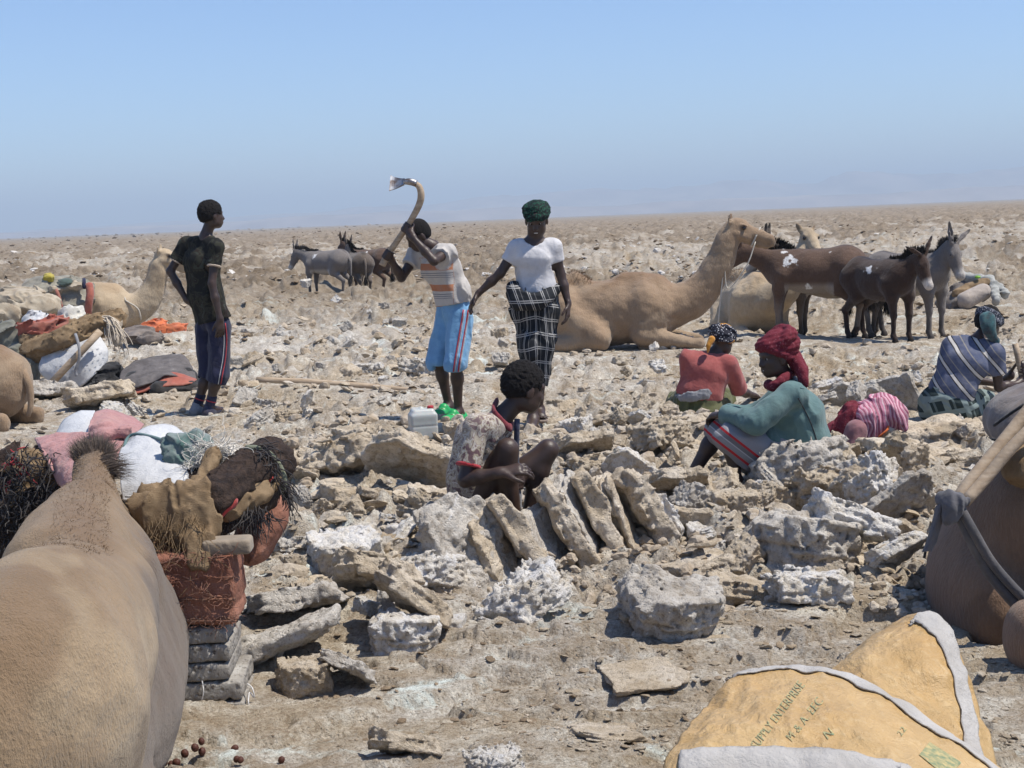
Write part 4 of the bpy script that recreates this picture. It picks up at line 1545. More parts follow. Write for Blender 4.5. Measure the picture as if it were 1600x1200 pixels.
WOOD.bump(WOOD.noise(v, 60, 4), 0.004, 0.6); WOOD = WOOD.m
STEEL = NT('worn_steel'); v = STEEL.coord(); STEEL.b.inputs['Metallic'].default_value = 0.85
STEEL.color(STEEL.ramp(STEEL.noise(v, 18, 5), [(0.35, (0.16, 0.12, 0.10)), (0.6, (0.42, 0.42, 0.43))])); STEEL.rough(0.42); STEEL = STEEL.m
STRAP_RED = cloth('red_trim', (0.42, 0.03, 0.04), dirt=0.0)
STRAP_WHITE = cloth('white_trim', (0.5, 0.5, 0.5), dirt=0.0)
# ============================================================ the eight people
def side_stripe(parent, me_src, pts, rad, mat, name):
    return tube_obj(name, pts, rad, mat, parent, 6, 3)


# ---- 1. man in dark camouflage shirt standing on the left, seen from behind
Y = 12.0
J = Jp(Y, dict(head=(331, 335, 0), neck=(322, 366, 0.0), shA=(291, 383, 0.11), shB=(338, 386, -0.11), elA=(266, 424, 0.08), wrA=(292, 470, 0.02),
               elB=(331, 443, -0.17), wrB=(344, 499, -0.20), chest=(316, 408, 0.0), waist=(322, 462, 0.0), pelvis=(333, 500, 0.0),
               hipA=(322, 512, 0.06), hipB=(344, 513, -0.06), knA=(326, 583, 0.04), knB=(341, 585, -0.08), anA=(308, 634, 0.02), anB=(327, 637, -0.08),
               toeA=(330, 640, 0.2), toeB=(350, 640, 0.1), hf=(0.85, 0.52, -0.02), bf=(0.6, 0.8, 0)))
H = [hand_prims(J['wrA'], A(P(305, 480, Y + 0.0)) - J['wrA'], (1, 0.3, 0), 1.0, 0.3, 1),
     hand_prims(J['wrB'], A(P(345, 533, Y - 0.20)) - J['wrB'], (-0.5, 0.8, 0), 1.0, 0.35, -1)]
b0 = gpos(P(318, 645, Y))
MAN1, F1, L1 = person(b0, 'man standing in dark camouflage t-shirt and navy shorts with one hand on his hip', J, 0.0092, H, eyes=False)
link('hair', hair_mesh(J['head'], F1, vox=0.007), HAIR, MAN1)
link('shirt', shirt(J, 0.0095, 0.018, 0.62, 0.52, 1.05, (0.016, 8), 2, loose=0.022), CAMO_D, MAN1)
for s_ in 'AB':
    q = sleeve_end(J['el' + s_], J['sh' + s_], 0.62 if s_ == 'A' else 0.52); n = unit(J['el' + s_] - J['sh' + s_])
    link('sleeve_trim', sdf_mesh([cap(q - n * 0.008, q + n * 0.006, 0.060, 0.060, 0.002)], 0.006, lambda X, D, q=q, n=n: np.maximum(D, np.abs((X - q) @ n) - 0.008), 'sleeve_trim', 0.01), cloth('pale_trim', (0.45, 0.36, 0.28)) , MAN1)
SH1 = link('shorts', shorts(J, 0.009, 1.25, 0.018, 0.012, 5), NAVY, MAN1)
drape('side_stripe', SH1, [(352, 505), (354, 530), (352, 560), (347, 588), (345, 600)], 0.005, STRAP_RED, MAN1)
drape('side_stripe', SH1, [(348, 505), (350, 530), (348, 560), (343, 588), (341, 600)], 0.0035, STRAP_WHITE, MAN1)
for s_ in 'AB':
    an = J['an' + s_]; kn = J['kn' + s_]; up_ = unit(kn - an)
    fd = unit((J['toe' + s_] - an) * A((1, 1, 0)))
    link('sock', sdf_mesh([cap(an - up_ * 0.02, an + up_ * 0.14, 0.042, 0.044, 0.01)], 0.007, lambda X, D, a=an, u_=up_: np.maximum(D, (X - a) @ u_ - 0.11), 'sock', 0.02), NAVY, MAN1)
    link('sock_band', sdf_mesh([cap(an + up_ * 0.055, an + up_ * 0.065, 0.0455, 0.0455, 0.002)], 0.005, lambda X, D, a=an, u_=up_: np.maximum(D, np.abs((X - a) @ u_ - 0.06) - 0.006), 'sock_band', 0.01), STRAP_RED, MAN1)
    bs = A((an[0], an[1], an[2] - 0.045))
    sl = np.cross(fd, A((0, 0, 1)))
    link('shoe', sdf_mesh([cap(bs - fd * 0.045, bs + fd * 0.15, 0.038, 0.034, 0.01, sl, 1.25), cap(bs - fd * 0.02, an + up_ * 0.005, 0.044, 0.046, 0.03)], 0.008,
                          lambda X, D, z=bs[2]: np.maximum(D, z - 0.035 - X[..., 2]), 'shoe'), GREY_C if s_ == 'A' else NAVY, MAN1)

# ---- 2. man swinging the pick
Y = 11.0
J = Jp(Y, dict(head=(652, 367, -0.02), neck=(676, 384, 0.0), shA=(652, 397, 0.12), shB=(697, 395, -0.12), elA=(627, 434, 0.02), wrA=(612, 407, -0.06),
               elB=(678, 408, -0.30), wrB=(645, 371, -0.22), chest=(688, 418, 0.0), waist=(705, 456, 0.0), pelvis=(710, 486, 0.0),
               hipA=(699, 497, 0.06), hipB=(720, 496, -0.06), knA=(685, 566, 0.04), knB=(712, 568, -0.14), anA=(701, 634, 0.10), anB=(716, 643, -0.06),
               toeA=(686, 655, -0.02), toeB=(698, 665, -0.2), hf=(-0.80, -0.42, -0.55), bf=(-0.7, -0.7, 0)))
tb, tt = A(P(598, 413, Y - 0.10)), A(P(641, 345, Y - 0.16))
axh = unit(tt - tb)
g1 = A(P(606, 398, Y - 0.105)); g2 = A(P(636, 356, Y - 0.15))
H = [fist_prims(J['wrA'], g1, axh), fist_prims(J['wrB'], g2, axh)]
MAN2, F2, L2 = person(gpos(P(708, 652, Y)), 'man in orange striped t-shirt and light blue shorts swinging a pick above his head', J, 0.0085, H)
link('hair', hair_mesh(J['head'], F2, vox=0.007, amp=0.004, thick=0.006), HAIR, MAN2)
me = shirt(J, 0.0085, 0.020, 0.50, 0.42, 0.62, (0.020, 7), 4, loose=0.012, neck_drop=0.1, hemdir=A(P(705, 500, Y)) - A(P(697, 460, Y)))
vv = verts_np(me)
axs = unit(J['pelvis'] - J['neck']); al = (vv - J['neck']) @ unit(axs + A((-0.25, 0, 0)))
al = al + 0.02 * (fbm3(vv * 6, 2) - 0.5)
arm = np.minimum(np.linalg.norm(vv - (J['shA'] * .5 + J['elA'] * .5), axis=1), np.linalg.norm(vv - (J['shB'] * .5 + J['elB'] * .5), axis=1))
back = ((vv - J['chest']) @ unit(A((0.9, -0.35, 0)))) > 0.15
al = np.where((arm < 0.115) | back | (al < 0.09), 0.001, al + 0.055)
fattr(me, 'band', al)
link('shirt', me, ORANGE_ST, MAN2)
LBLUE = cloth('light_blue_cloth', (0.17, 0.35, 0.55), (0.13, 0.29, 0.48), dirt=0.03)
SH2 = link('shorts', shorts(J, 0.0085, 1.12, 0.012, 0.016, 8, (0.022, 8)), LBLUE, MAN2)
for k, (dx, mt, rr_) in enumerate(((0, STRAP_RED, 0.0055), (2.4, STRAP_WHITE, 0.004), (7.5, STRAP_RED, 0.0055), (9.6, STRAP_WHITE, 0.004))):
    drape('side_stripe', SH2, [(724 + dx, 484), (719 + dx, 515), (713 + dx, 550), (709 + dx, 575), (708 + dx, 587)], rr_, mt, MAN2, 0.001)
def clog(an, toe, parent, mat, kn):
    an = A(an); fd = unit((A(toe) - an) * A((1, 1, 0))); sl = np.cross(fd, A((0, 0, 1)))
    bs = A((an[0], an[1], an[2] - 0.045))
    me = sdf_mesh([cap(bs - fd * 0.045, bs + fd * 0.165, 0.042, 0.040, 0.01, sl, 1.2), cap(bs + fd * 0.03, bs + fd * 0.07 + A((0, 0, 0.04)), 0.045, 0.036, 0.02, sl, 1.1),
                   ell(an + A((0, 0, 0.02)), (0.045, 0.045, 0.05), None, 0.01, '-')], 0.0075,
                  lambda X, D, z=bs[2]: np.maximum(D, z - 0.042 - X[..., 2]), 'shoe')
    link('shoe', me, mat, parent)
    v_, q_ = tube(smooth_path([bs + sl * 0.05 + fd * 0.02 + A((0, 0, .02)), an - fd * 0.055 + A((0, 0, -0.005)), bs - sl * 0.05 + fd * 0.02 + A((0, 0, .02))], 4), 0.008, 6)
    link('heel_strap', mesh_np('heel_strap', v_, q_), mat, parent)
clog(J['anA'], J['toeA'], MAN2, GREEN_P, J['knA']); clog(J['anB'], J['toeB'], MAN2, GREEN_P, J['knB'])

# the pick in his hands
pk = empty('pick', (float(tb[0]), float(tb[1]), float(tb[2])), 'pick with curved wooden handle and wide steel blade held up above the striped t-shirt', 'pick')
hp_ = [P(597, 415, Y - 0.10), P(606, 398, Y - 0.105), P(623, 373, Y - 0.13), P(641, 346, Y - 0.16), P(654, 322, Y - 0.18), P(658, 306, Y - 0.19), P(655, 292, Y - 0.19), P(647, 286, Y - 0.19)]
tube_obj('handle', hp_, [0.027, 0.026, 0.023, 0.023, 0.026, 0.027, 0.024, 0.020], WOOD, pk, 10, 5)
tube_obj('socket', [P(651, 287, Y - 0.19), P(641, 284, Y - 0.19), P(630, 284, Y - 0.19)], [0.026, 0.027, 0.020], STEEL, pk, 12, 3)
a_, b_ = A(P(632, 284, Y - 0.19)), A(P(609, 286, Y - 0.19))
bd = unit(b_ - a_); wv = unit(A(P(611, 274, Y - 0.16)) - A(P(609, 297, Y - 0.22)))
nv = np.cross(bd, wv)
bl = []; NL = 8
for i in range(NL):
    t = i / (NL - 1); c_ = a_ + (b_ - a_) * t + nv * 0.012 * math.sin(t * 3)
    hw = 0.024 + 0.044 * t ** 1.2; th = 0.010 * (1 - t) + 0.0015
    for s1, s2 in ((-1, -1), (1, -1), (1, 1), (-1, 1)):
        bl.append(c_ + wv * hw * s1 + nv * th * s2)
q_ = [(i * 4 + k, i * 4 + (k + 1) % 4, (i + 1) * 4 + (k + 1) % 4, (i + 1) * 4 + k) for i in range(NL - 1) for k in range(4)] + [(0, 3, 2, 1), (NL * 4 - 4, NL * 4 - 3, NL * 4 - 2, NL * 4 - 1)]
link('blade', mesh_np('blade', np.array(bl), np.array(q_), False), STEEL, pk)

# ---- 3. man in white shirt and checked wrap walking towards the camera
Y = 10.3
J = Jp(Y, dict(head=(838, 342, -0.03), neck=(835, 374, 0.0), shA=(806, 388, 0.0), shB=(865, 386, 0.0), elA=(782, 427, -0.02), wrA=(747, 459, 0.0),
               elB=(876, 428, 0.02), wrB=(888, 475, -0.02), chest=(835, 402, 0.0), waist=(838, 452, 0.0), pelvis=(836, 486, 0.0),
               hipA=(826, 497, 0.0), hipB=(847, 497, 0.0), knA=(829, 574, -0.05), knB=(844, 574, -0.02), anA=(833, 655, -0.12), anB=(842, 640, 0.12),
               toeA=(828, 672, -0.28), toeB=(846, 655, -0.04), hf=(-0.12, -0.90, -0.42), bf=(-0.1, -1, 0)))
H = [hand_prims(J['wrA'], A(P(733, 482, Y - 0.02)) - J['wrA'], (0.5, -0.3, -0.8), 1.0, 0.35, 1),
     hand_prims(J['wrB'], A(P(886, 508, Y - 0.06)) - J['wrB'], (-0.9, 0.2, 0.2), 1.0, 0.4, -1)]
MAN3, F3, L3 = person(gpos(P(836, 668, Y)), 'smiling man in white t-shirt, green turban and black checked wrap walking toward the camera', J, 0.0080, H, mouth=0.004)
t_ = link('teeth', sdf_mesh([ell(L3(0, 0.088, -0.0695), (0.017, 0.006, 0.0030), F3)], 0.002, None, 'teeth', 0.004, 0), TEETH, MAN3)
GREEN_T = NT('dark_green_black_cloth'); v = GREEN_T.coord()
GREEN_T.color(GREEN_T.ramp(GREEN_T.voro(v, 75), [(0.25, (0.012, 0.075, 0.045)), (0.5, (0.006, 0.012, 0.012))])); GREEN_T.bump(GREEN_T.noise(v, 60), 0.006, 0.7); GREEN_T = GREEN_T.m
link('turban', turban_mesh(J['head'] + A((0.005, 0.01, 0.012)), F3, 0.92, 0.0075, 0.050, 0.25, 0.030, 5, 3), GREEN_T, MAN3)
link('shirt', shirt(J, 0.008, 0.012, 0.55, 0.55, 0.15, (0.010, 9), 6, neck_drop=0.14, loose=0.004), WHITE_C, MAN3)
# wrap
wa = A(P(838, 452, Y)); pe = J['pelvis']; b1 = A(P(838, 590, Y - 0.05)); b2 = A(P(829, 560, Y - 0.05))
wp = [cap(wa, pe, 0.090, 0.112, 0.04, (1, 0, 0), 1.36), cap(pe, A(P(836, 540, Y - 0.05)), 0.110, 0.100, 0.05, (1, 0, 0), 1.28),
      cap(A(P(836, 540, Y - 0.05)), A(P(833, 605, Y - 0.05)), 0.100, 0.082, 0.05, (1, 0, 0), 1.12)]
me = sdf_mesh(wp, 0.008, seq(folds(0.035, 8, (0, 0, 1), 11), lambda X, D: np.maximum(np.maximum(D, (b1[2] + (X[..., 0] - b1[0]) * -0.9) - X[..., 2]), X[..., 2] - wa[2] - 0.02)), 'wrap', 0.05)
vv = verts_np(me); th = np.arctan2(vv[:, 0] - pe[0], -(vv[:, 1] - pe[1]))
fattr(me, 'gu', th * 0.17 + 0.02 * fbm3(vv * 5, 2)); fattr(me, 'gv', vv[:, 2] + 0.25 * np.abs(vv[:, 0] - pe[0]) + 0.02 * fbm3(vv * 7, 2))
link('wrap', me, CHECK, MAN3)
ra = [P(802, 462, Y - 0.12), P(815, 470, Y - 0.17), P(832, 473, Y - 0.18), P(848, 470, Y - 0.16)]
rv = smooth_path(ra, 4)
me = sdf_mesh(chain(rv, [0.036] * len(rv), 0.02, (0, 0, 1), 1.4) + [cap(P(802, 450, Y - 0.05), P(808, 470, Y - 0.15), 0.05, 0.06, 0.03), cap(P(866, 452, Y + 0.0), P(850, 468, Y - 0.13), 0.045, 0.05, 0.03)], 0.008, folds(0.012, 12, (1, 0, 0), 4), 'waist_roll')
vv = verts_np(me); fattr(me, 'gu', vv[:, 0] * 0.9 + 0.3 * vv[:, 2]); fattr(me, 'gv', vv[:, 2])
link('waist_roll', me, CHECK, MAN3)
for s_ in 'AB':
    an = J['an' + s_]; fd = unit((J['toe' + s_] - an) * A((1, 1, 0))); sl = np.cross(fd, A((0, 0, 1))); bs = A((an[0], an[1], an[2] - 0.06))
    me = sdf_mesh([cap(bs - fd * 0.04, bs + fd * 0.15, 0.04, 0.042, 0.01, sl, 1.15)], 0.008, lambda X, D, z=bs[2]: np.maximum(D, np.abs(X[..., 2] - z + 0.006) - 0.012), 'sandal')
    sd = link('sandal', me, BROWN_L, MAN3)
    for f0, h_ in ((0.10, 0.045), (0.03, 0.075)):
        pts = [bs + fd * f0 + sl * 0.05 * sx + A((0, 0, h_ * (1 - abs(sx)) * 1.0)) for sx in (-1, -0.6, 0, 0.6, 1)]
        tube_obj('strap', pts, 0.011, BROWN_L, MAN3, 6, 3)

# ---- 4. man in brown and white camouflage shirt squatting behind the slabs
Y = 6.7
J = Jp(Y, dict(head=(820, 604, 0.02), neck=(784, 652, 0.0), shA=(778, 668, 0.17), shB=(744, 668, -0.17), elA=(800, 742, 0.20), wrA=(812, 752, 0.02),
               elB=(727, 750, -0.24), wrB=(782, 738, -0.30), chest=(752, 690, 0.0), waist=(738, 742, 0.0), pelvis=(740, 790, 0.0),
               hipA=(745, 792, 0.09), hipB=(745, 792, -0.09), knA=(856, 703, 0.16), knB=(793, 702, -0.16), anA=(822, 815, 0.12), anB=(806, 825, -0.14),
               toeA=(860, 840, 0.13), toeB=(850, 850, -0.16), hf=(0.88, 0.42, -0.30), bf=(1, 0.0, 0), hup=(0.1, 0, 1)))
H = [hand_prims(J['wrB'], A(P(808, 733, Y - 0.30)) - J['wrB'], (0.1, 0.5, -0.9), 1.0, 0.55, -1, 0.16),
     fist_prims(J['wrA'], P(806, 752, Y - 0.03), (0, 0, 1), 0.95)]
MAN4, F4, L4 = person(gpos(P(760, 845, Y), 0.0), 'man in brown and white camouflage polo squatting behind the leaning slabs', J, 0.0062, H, head_s=1.04)
link('hair', hair_mesh(J['head'], F4, 1.02, 0.0052, 0.009, 0.010), HAIR, MAN4)
link('shirt', shirt(J, 0.007, 0.016, 0.40, 0.72, 0.85, (0.013, 9), 9, loose=0.02, b=0.93), CAMO_B, MAN4)
nk = J['neck']
cp = [P(777, 626, Y + 0.06), P(771, 640, Y - 0.05), P(782, 656, Y - 0.10), P(797, 668, Y - 0.06), P(800, 660, Y + 0.05)]
me = sdf_mesh(chain(smooth_path(cp, 5), [0.009] * 21, 0.006, (0, 0, 1), 2.2), 0.006, None, 'collar')
link('collar', me, cloth('dark_red_trim', (0.20, 0.025, 0.035), dirt=0.0), MAN4)
q = sleeve_end(J['elB'], J['shB'], 0.72); n = unit(J['elB'] - J['shB'])
link('sleeve_trim', sdf_mesh([cap(q - n * 0.01, q + n * 0.01, 0.060, 0.060, 0.002)], 0.005, lambda X, D: np.maximum(D, np.abs((X - q) @ n) - 0.008), 'sleeve_trim', 0.01), STRAP_RED, MAN4)
tl = empty('chisel_stick', tuple(P(806, 785, Y - 0.03)), 'dark stick with grey and yellow end held upright by the squatting man', 'tool')
tube_obj('shaft', [P(808, 655, Y - 0.04), P(807, 700, Y - 0.03), P(806, 756, Y - 0.03)], 0.014, cloth('blue_black_paint', (0.035, 0.04, 0.07), rough=0.5), tl, 8, 3)
tube_obj('tip', [P(806, 752, Y - 0.03), P(807, 775, Y - 0.03), P(808, 800, Y - 0.03)], [0.018, 0.026, 0.022], cloth('grey_metal_paint', (0.22, 0.22, 0.23), rough=0.5), tl, 8, 3)
tube_obj('yellow_edge', [P(801, 762, Y - 0.05), P(800, 785, Y - 0.055), P(801, 800, Y - 0.05)], 0.008, cloth('yellow_paint', (0.55, 0.34, 0.06), rough=0.5), tl, 6, 3)

# ---- 5. man in teal jacket and maroon turban sitting
Y = 8.0
J = Jp(Y, dict(head=(1211, 556, -0.02), neck=(1232, 596, 0.0), shA=(1238, 612, 0.17), shB=(1238, 616, -0.17), elA=(1175, 650, 0.22), wrA=(1132, 648, 0.16),
               elB=(1180, 659, -0.24), wrB=(1128, 647, -0.06), chest=(1252, 646, 0.0), waist=(1265, 690, 0.0), pelvis=(1266, 724, 0.0),
               hipA=(1262, 728, 0.10), hipB=(1262, 728, -0.10), knA=(1120, 672, 0.12), knB=(1138, 684, -0.14), anA=(1075, 752, 0.10), anB=(1150, 752, -0.16),
               toeA=(1040, 765, 0.10), toeB=(1110, 770, -0.18), hf=(-0.90, -0.36, -0.10), bf=(-1, -0.1, 0)))
H = [hand_prims(J['wrA'], A(P(1108, 655, Y + 0.06)) - J['wrA'], (0, 0, -1), 1.0, 0.5, 1), hand_prims(J['wrB'], A(P(1110, 650, Y + 0.04)) - J['wrB'], (0.2, 0.2, -1), 1.0, 0.5, -1)]
MAN5, F5, L5 = person(gpos(P(1240, 745, Y), 0.0), 'smiling man in grey teal jacket and maroon turban sitting with arms stretched over his knees', J, 0.0072, H, mouth=0.003)
link('teeth', sdf_mesh([ell(L5(0, 0.085, -0.0695), (0.017, 0.006, 0.003), F5)], 0.002, None, 'teeth', 0.004, 0), TEETH, MAN5)
link('turban', turban_mesh(J['head'] + A((0.012, 0.01, 0.02)), F5, 1.0, 0.0065, 0.062, 0.42, 0.055, 6, 5, 0.0045), MAROON, MAN5)
link('turban_tail', sdf_mesh(chain(smooth_path([P(1240, 560, Y + 0.0), P(1250, 575, Y - 0.06), P(1254, 590, Y - 0.10), P(1257, 600, Y - 0.11)], 3), list(np.linspace(0.045, 0.018, 10)), 0.01, (0, 1, 0), 1.3), 0.007, folds(0.012, 16, (0, 0, 1), 3), 'turban_tail'), MAROON, MAN5)
link('neck_scarf', sdf_mesh(chain(smooth_path([P(1240, 580, Y + 0.04), P(1225, 592, Y - 0.09), P(1207, 603, Y - 0.10), P(1200, 600, Y + 0.02)], 3), [0.026] * 10, 0.01), 0.007, folds(0.008, 20, (1, 0, 0), 6), 'neck_scarf'), MAROON, MAN5)
JK = link('jacket', shirt(J, 0.0078, 0.022, 1.92, 1.95, 1.30, (0.016, 7), 13, loose=0.02, b=0.97,
     extra=[cap(P(1205, 690, Y - 0.10), P(1262, 712, Y - 0.05), 0.075, 0.11, 0.05), cap(P(1225, 650, Y - 0.08), P(1260, 700, Y - 0.04), 0.09, 0.12, 0.06)]), TEAL_C, MAN5)
for pts in ([(1247, 622, -0.20), (1262, 650, -0.19), (1272, 675, -0.185), (1278, 697, -0.18)], [(1205, 694, -0.19), (1222, 693, -0.20)], [(1250, 606, -0.20), (1275, 612, -0.14), (1285, 616, -0.06)]):
    drape('seam', JK, [(a, b) for a, b, c in pts], 0.0035, BLACK_C if len(pts) == 4 else TEAL_C, MAN5, 0.001)
# sarong over the knees
kA, kB = J['knA'], J['knB']; hA, hB = J['hipA'], J['hipB']
sp = [cap(hA, kA, 0.125, 0.075, 0.08), cap(hB, kB, 0.125, 0.078, 0.08), cap((hA + hB) / 2, (kA + kB) / 2, 0.11, 0.07, 0.08),
      cap(kA + A((0.03, 0, -0.02)), A(P(1128, 695, Y + 0.08)), 0.07, 0.06, 0.05), cap(kB + A((0.05, 0, -0.03)), A(P(1160, 728, Y - 0.12)), 0.085, 0.07, 0.06),
      cap(A(P(1165, 690, Y - 0.08)), A(P(1175, 715, Y - 0.06)), 0.10, 0.08, 0.06)]
h0, h1 = A(P(1099, 683, Y)), A(P(1176, 742, Y)); hn = unit(np.cross(h1 - h0, A((0, 1, 0)))); hn = hn if hn[2] < 0 else -hn
me = sdf_mesh(sp, 0.008, seq(folds(0.018, 7, A((0.8, 0, -0.6)), 21), lambda X, D: np.maximum(D, (X - h0) @ hn)), 'sarong', 0.04)
vv = verts_np(me); fattr(me, 'band', np.clip(-((vv - h0) @ hn) / 0.5 - 0.01 + 0.01 * (fbm3(vv * 9, 2) - 0.5), 0, 1))
link('sarong', me, SARONG, MAN5)

# ---- 6. person in faded red shirt sitting with back to the camera
Y = 10.9
J = Jp(Y, dict(head=(1129, 530, 0.05), neck=(1116, 552, 0.03), shA=(1076, 560, 0.02), shB=(1138, 568, -0.03), elA=(1075, 606, 0.18), wrA=(1105, 620, 0.38),
               elB=(1157, 612, 0.10), wrB=(1178, 618, 0.30), chest=(1104, 580, 0.0), waist=(1094, 612, -0.02), pelvis=(1090, 634, 0.0),
               hipA=(1078, 637, 0.04), hipB=(1106, 637, 0.04), knA=(1062, 630, 0.42), knB=(1132, 628, 0.42), anA=(1090, 645, 0.5), anB=(1120, 645, 0.55),
               toeA=(1100, 648, 0.62), toeB=(1130, 648, 0.68), hf=(0.55, 0.80, -0.35), bf=(0.3, 1, 0)))
H = [hand_prims(J['wrA'], (0.5, 0.8, -0.3), (0, 0, -1), 1, 0.6, 1), hand_prims(J['wrB'], (0.3, 0.8, -0.3), (0, 0, -1), 1, 0.6, -1)]
MAN6, F6, L6 = person(gpos(P(1090, 646, Y)), 'person in faded red shirt and olive wrap sitting with back to the camera', J, 0.009, H, eyes=False)
HW = NT('black_white_orange_print_cloth'); v = HW.coord()
HW.color(HW.mix(HW.ramp(HW.noise(v, 13, 2, 0.4), [(0.58, 0), (0.62, 1)]), HW.ramp(HW.voro(v, 60), [(0.22, (0.45, 0.45, 0.47)), (0.3, (0.02, 0.02, 0.03))], 'CONSTANT'), (0.60, 0.27, 0.03)))
HW.bump(HW.noise(v, 50), 0.006); HW = HW.m
link('headscarf', turban_mesh(J['head'] + A((0, 0, -0.005)), F6, 1.0, 0.009, 0.045, 0.3, 0.03, 5, 8), HW, MAN6)
link('scarf_tail', sdf_mesh(chain([P(1112, 530, Y - 0.08), P(1107, 540, Y - 0.10), P(1106, 550, Y - 0.10)], [0.028, 0.018, 0.010], 0.01), 0.008, None, 'scarf_tail'), cloth('orange_cloth', (0.55, 0.24, 0.03), (0.3, 0.12, 0.02)), MAN6)
link('shirt', shirt(J, 0.009, 0.020, 0.55, 0.98, 0.30, (0.014, 7), 15, loose=0.012, b=0.98), RED_C, MAN6)
link('wrap', sdf_mesh([cap(J['pelvis'] + A((0, 0, 0.02)), J['pelvis'] + A((0, 0, -0.02)), 0.15, 0.17, 0.05, (1, 0, 0), 1.25), cap(J['hipA'], J['knA'], 0.12, 0.09, 0.08), cap(J['hipB'], J['knB'], 0.12, 0.09, 0.08),
                       cap(J['knA'], J['anA'], 0.09, 0.07, 0.05), cap(J['knB'], J['anB'], 0.09, 0.07, 0.05)], 0.009, folds(0.03, 9, (0.3, 0, 1), 18), 'wrap', 0.05), OLIVE, MAN6)
link('waistband', sdf_mesh(chain(smooth_path([P(1056, 622, Y + 0.06), P(1064, 621, Y - 0.09), P(1088, 619, Y - 0.15), P(1110, 614, Y - 0.12), P(1126, 608, Y + 0.02)], 4), [0.015] * 17, 0.01, (0, 0, 1), 2.2), 0.008, folds(0.01, 14, (1, 0, 0), 3), 'waistband'), GREY_C, MAN6)

# ---- 7. man in blue striped shirt digging on the right
Y = 10.2
J = Jp(Y, dict(head=(1545, 504, 0.12), neck=(1530, 528, 0.05), shA=(1487, 540, 0.06), shB=(1553, 552, -0.04), elA=(1500, 590, 0.30), wrA=(1560, 600, 0.35),
               elB=(1561, 605, -0.02), wrB=(1591, 600, 0.05), chest=(1508, 565, 0.0), waist=(1488, 608, -0.02), pelvis=(1482, 632, 0.0),
               hipA=(1468, 634, 0.06), hipB=(1496, 636, -0.02), knA=(1508, 622, 0.38), knB=(1535, 628, 0.22), anA=(1515, 650, 0.42), anB=(1530, 655, 0.18),
               toeA=(1540, 655, 0.5), toeB=(1555, 660, 0.26), hf=(0.72, 0.62, -0.45), bf=(0.6, 0.8, 0)))
H = [fist_prims(J['wrB'], P(1600, 594, Y + 0.08), (0.05, 0.1, 1), 1.0), fist_prims(J['wrA'], P(1597, 575, Y + 0.10), (0.05, 0.1, 1), 1.0)]
MAN7, F7, L7 = person(gpos(P(1490, 652, Y)), 'man in blue shirt with white stripes crouching with back turned, gripping a tool handle', J, 0.009, H, eyes=False)
me = shirt(J, 0.0085, 0.020, 0.6, 0.62, 0.55, (0.012, 7), 23, loose=0.012, b=0.98, hemdir=A(P(1478, 630, Y)) - A(P(1495, 590, Y)))
vv = verts_np(me)
sd_ = A(P(1560, 560, Y)) - A(P(1500, 500, Y)); sdir = unit(A((-0.62, 0.15, -0.78)))
al = (vv - J['chest']) @ unit(A((-0.80, 0.35, -0.50))) + 0.03 * np.sin(((vv - J['chest']) @ unit(A((0.6, 0, -0.8)))) * 5)
fattr(me, 'band', al + 5)
link('shirt', me, BLUE_ST, MAN7)
link('hair', hair_mesh(J['head'], F7, vox=0.009), HAIR, MAN7)
HW2 = NT('black_grey_weave_cloth'); v = HW2.coord()
HW2.color(HW2.ramp(HW2.voro(v, 90), [(0.25, (0.38, 0.38, 0.42)), (0.36, (0.03, 0.035, 0.05))])); HW2 = HW2.m
link('headscarf', turban_mesh(J['head'] + A((0, 0, -0.005)), F7, 1.0, 0.009, 0.05, 0.2, 0.02, 3, 2, 0.004, True), HW2, MAN7)
link('scarf_tail', sdf_mesh(chain(smooth_path([P(1543, 496, Y - 0.02), P(1545, 512, Y - 0.06), P(1550, 525, Y - 0.05), P(1558, 534, Y - 0.02)], 3), [0.04, 0.038, 0.036, 0.034, 0.03, 0.028, 0.026, 0.024, 0.022, 0.02], 0.01, (1, 0, 0), 1.3), 0.008, folds(0.01, 20, (0, 0, 1), 4), 'scarf_tail'), cloth('black_teal_stripe_cloth', (0.02, 0.03, 0.04), (0.03, 0.12, 0.13)), MAN7)
me = sdf_mesh([cap(J['pelvis'] + A((0, 0, 0.03)), J['pelvis'] + A((0.02, 0.05, -0.03)), 0.14, 0.15, 0.05, (1, 0, 0), 1.3), cap(J['hipA'], J['knA'], 0.12, 0.085, 0.08), cap(J['hipB'], J['knB'], 0.12, 0.085, 0.08)], 0.009, folds(0.022, 9, (1, 0, -0.3), 8), 'wrap', 0.05)
vv = verts_np(me); fattr(me, 'gu', vv[:, 0] + 0.4 * vv[:, 2]); fattr(me, 'gv', vv[:, 2] - 0.2 * vv[:, 0])
link('wrap', me, PLAID, MAN7)
sh_ = empty('digging_bar', tuple(P(1598, 660, Y + 0.1)), 'upright wooden tool handle gripped by the man in the striped shirt at the right edge', 'tool')
tube_obj('handle', [P(1586, 537, Y + 0.12), P(1596, 585, Y + 0.09), P(1606, 650, Y + 0.08)], 0.022, WOOD, sh_, 10, 3)
tube_obj('blade', [P(1606, 645, Y + 0.08), P(1608, 668, Y + 0.08), P(1609, 682, Y + 0.08)], [0.028, 0.02, 0.008], STEEL, sh_, 8, 2)

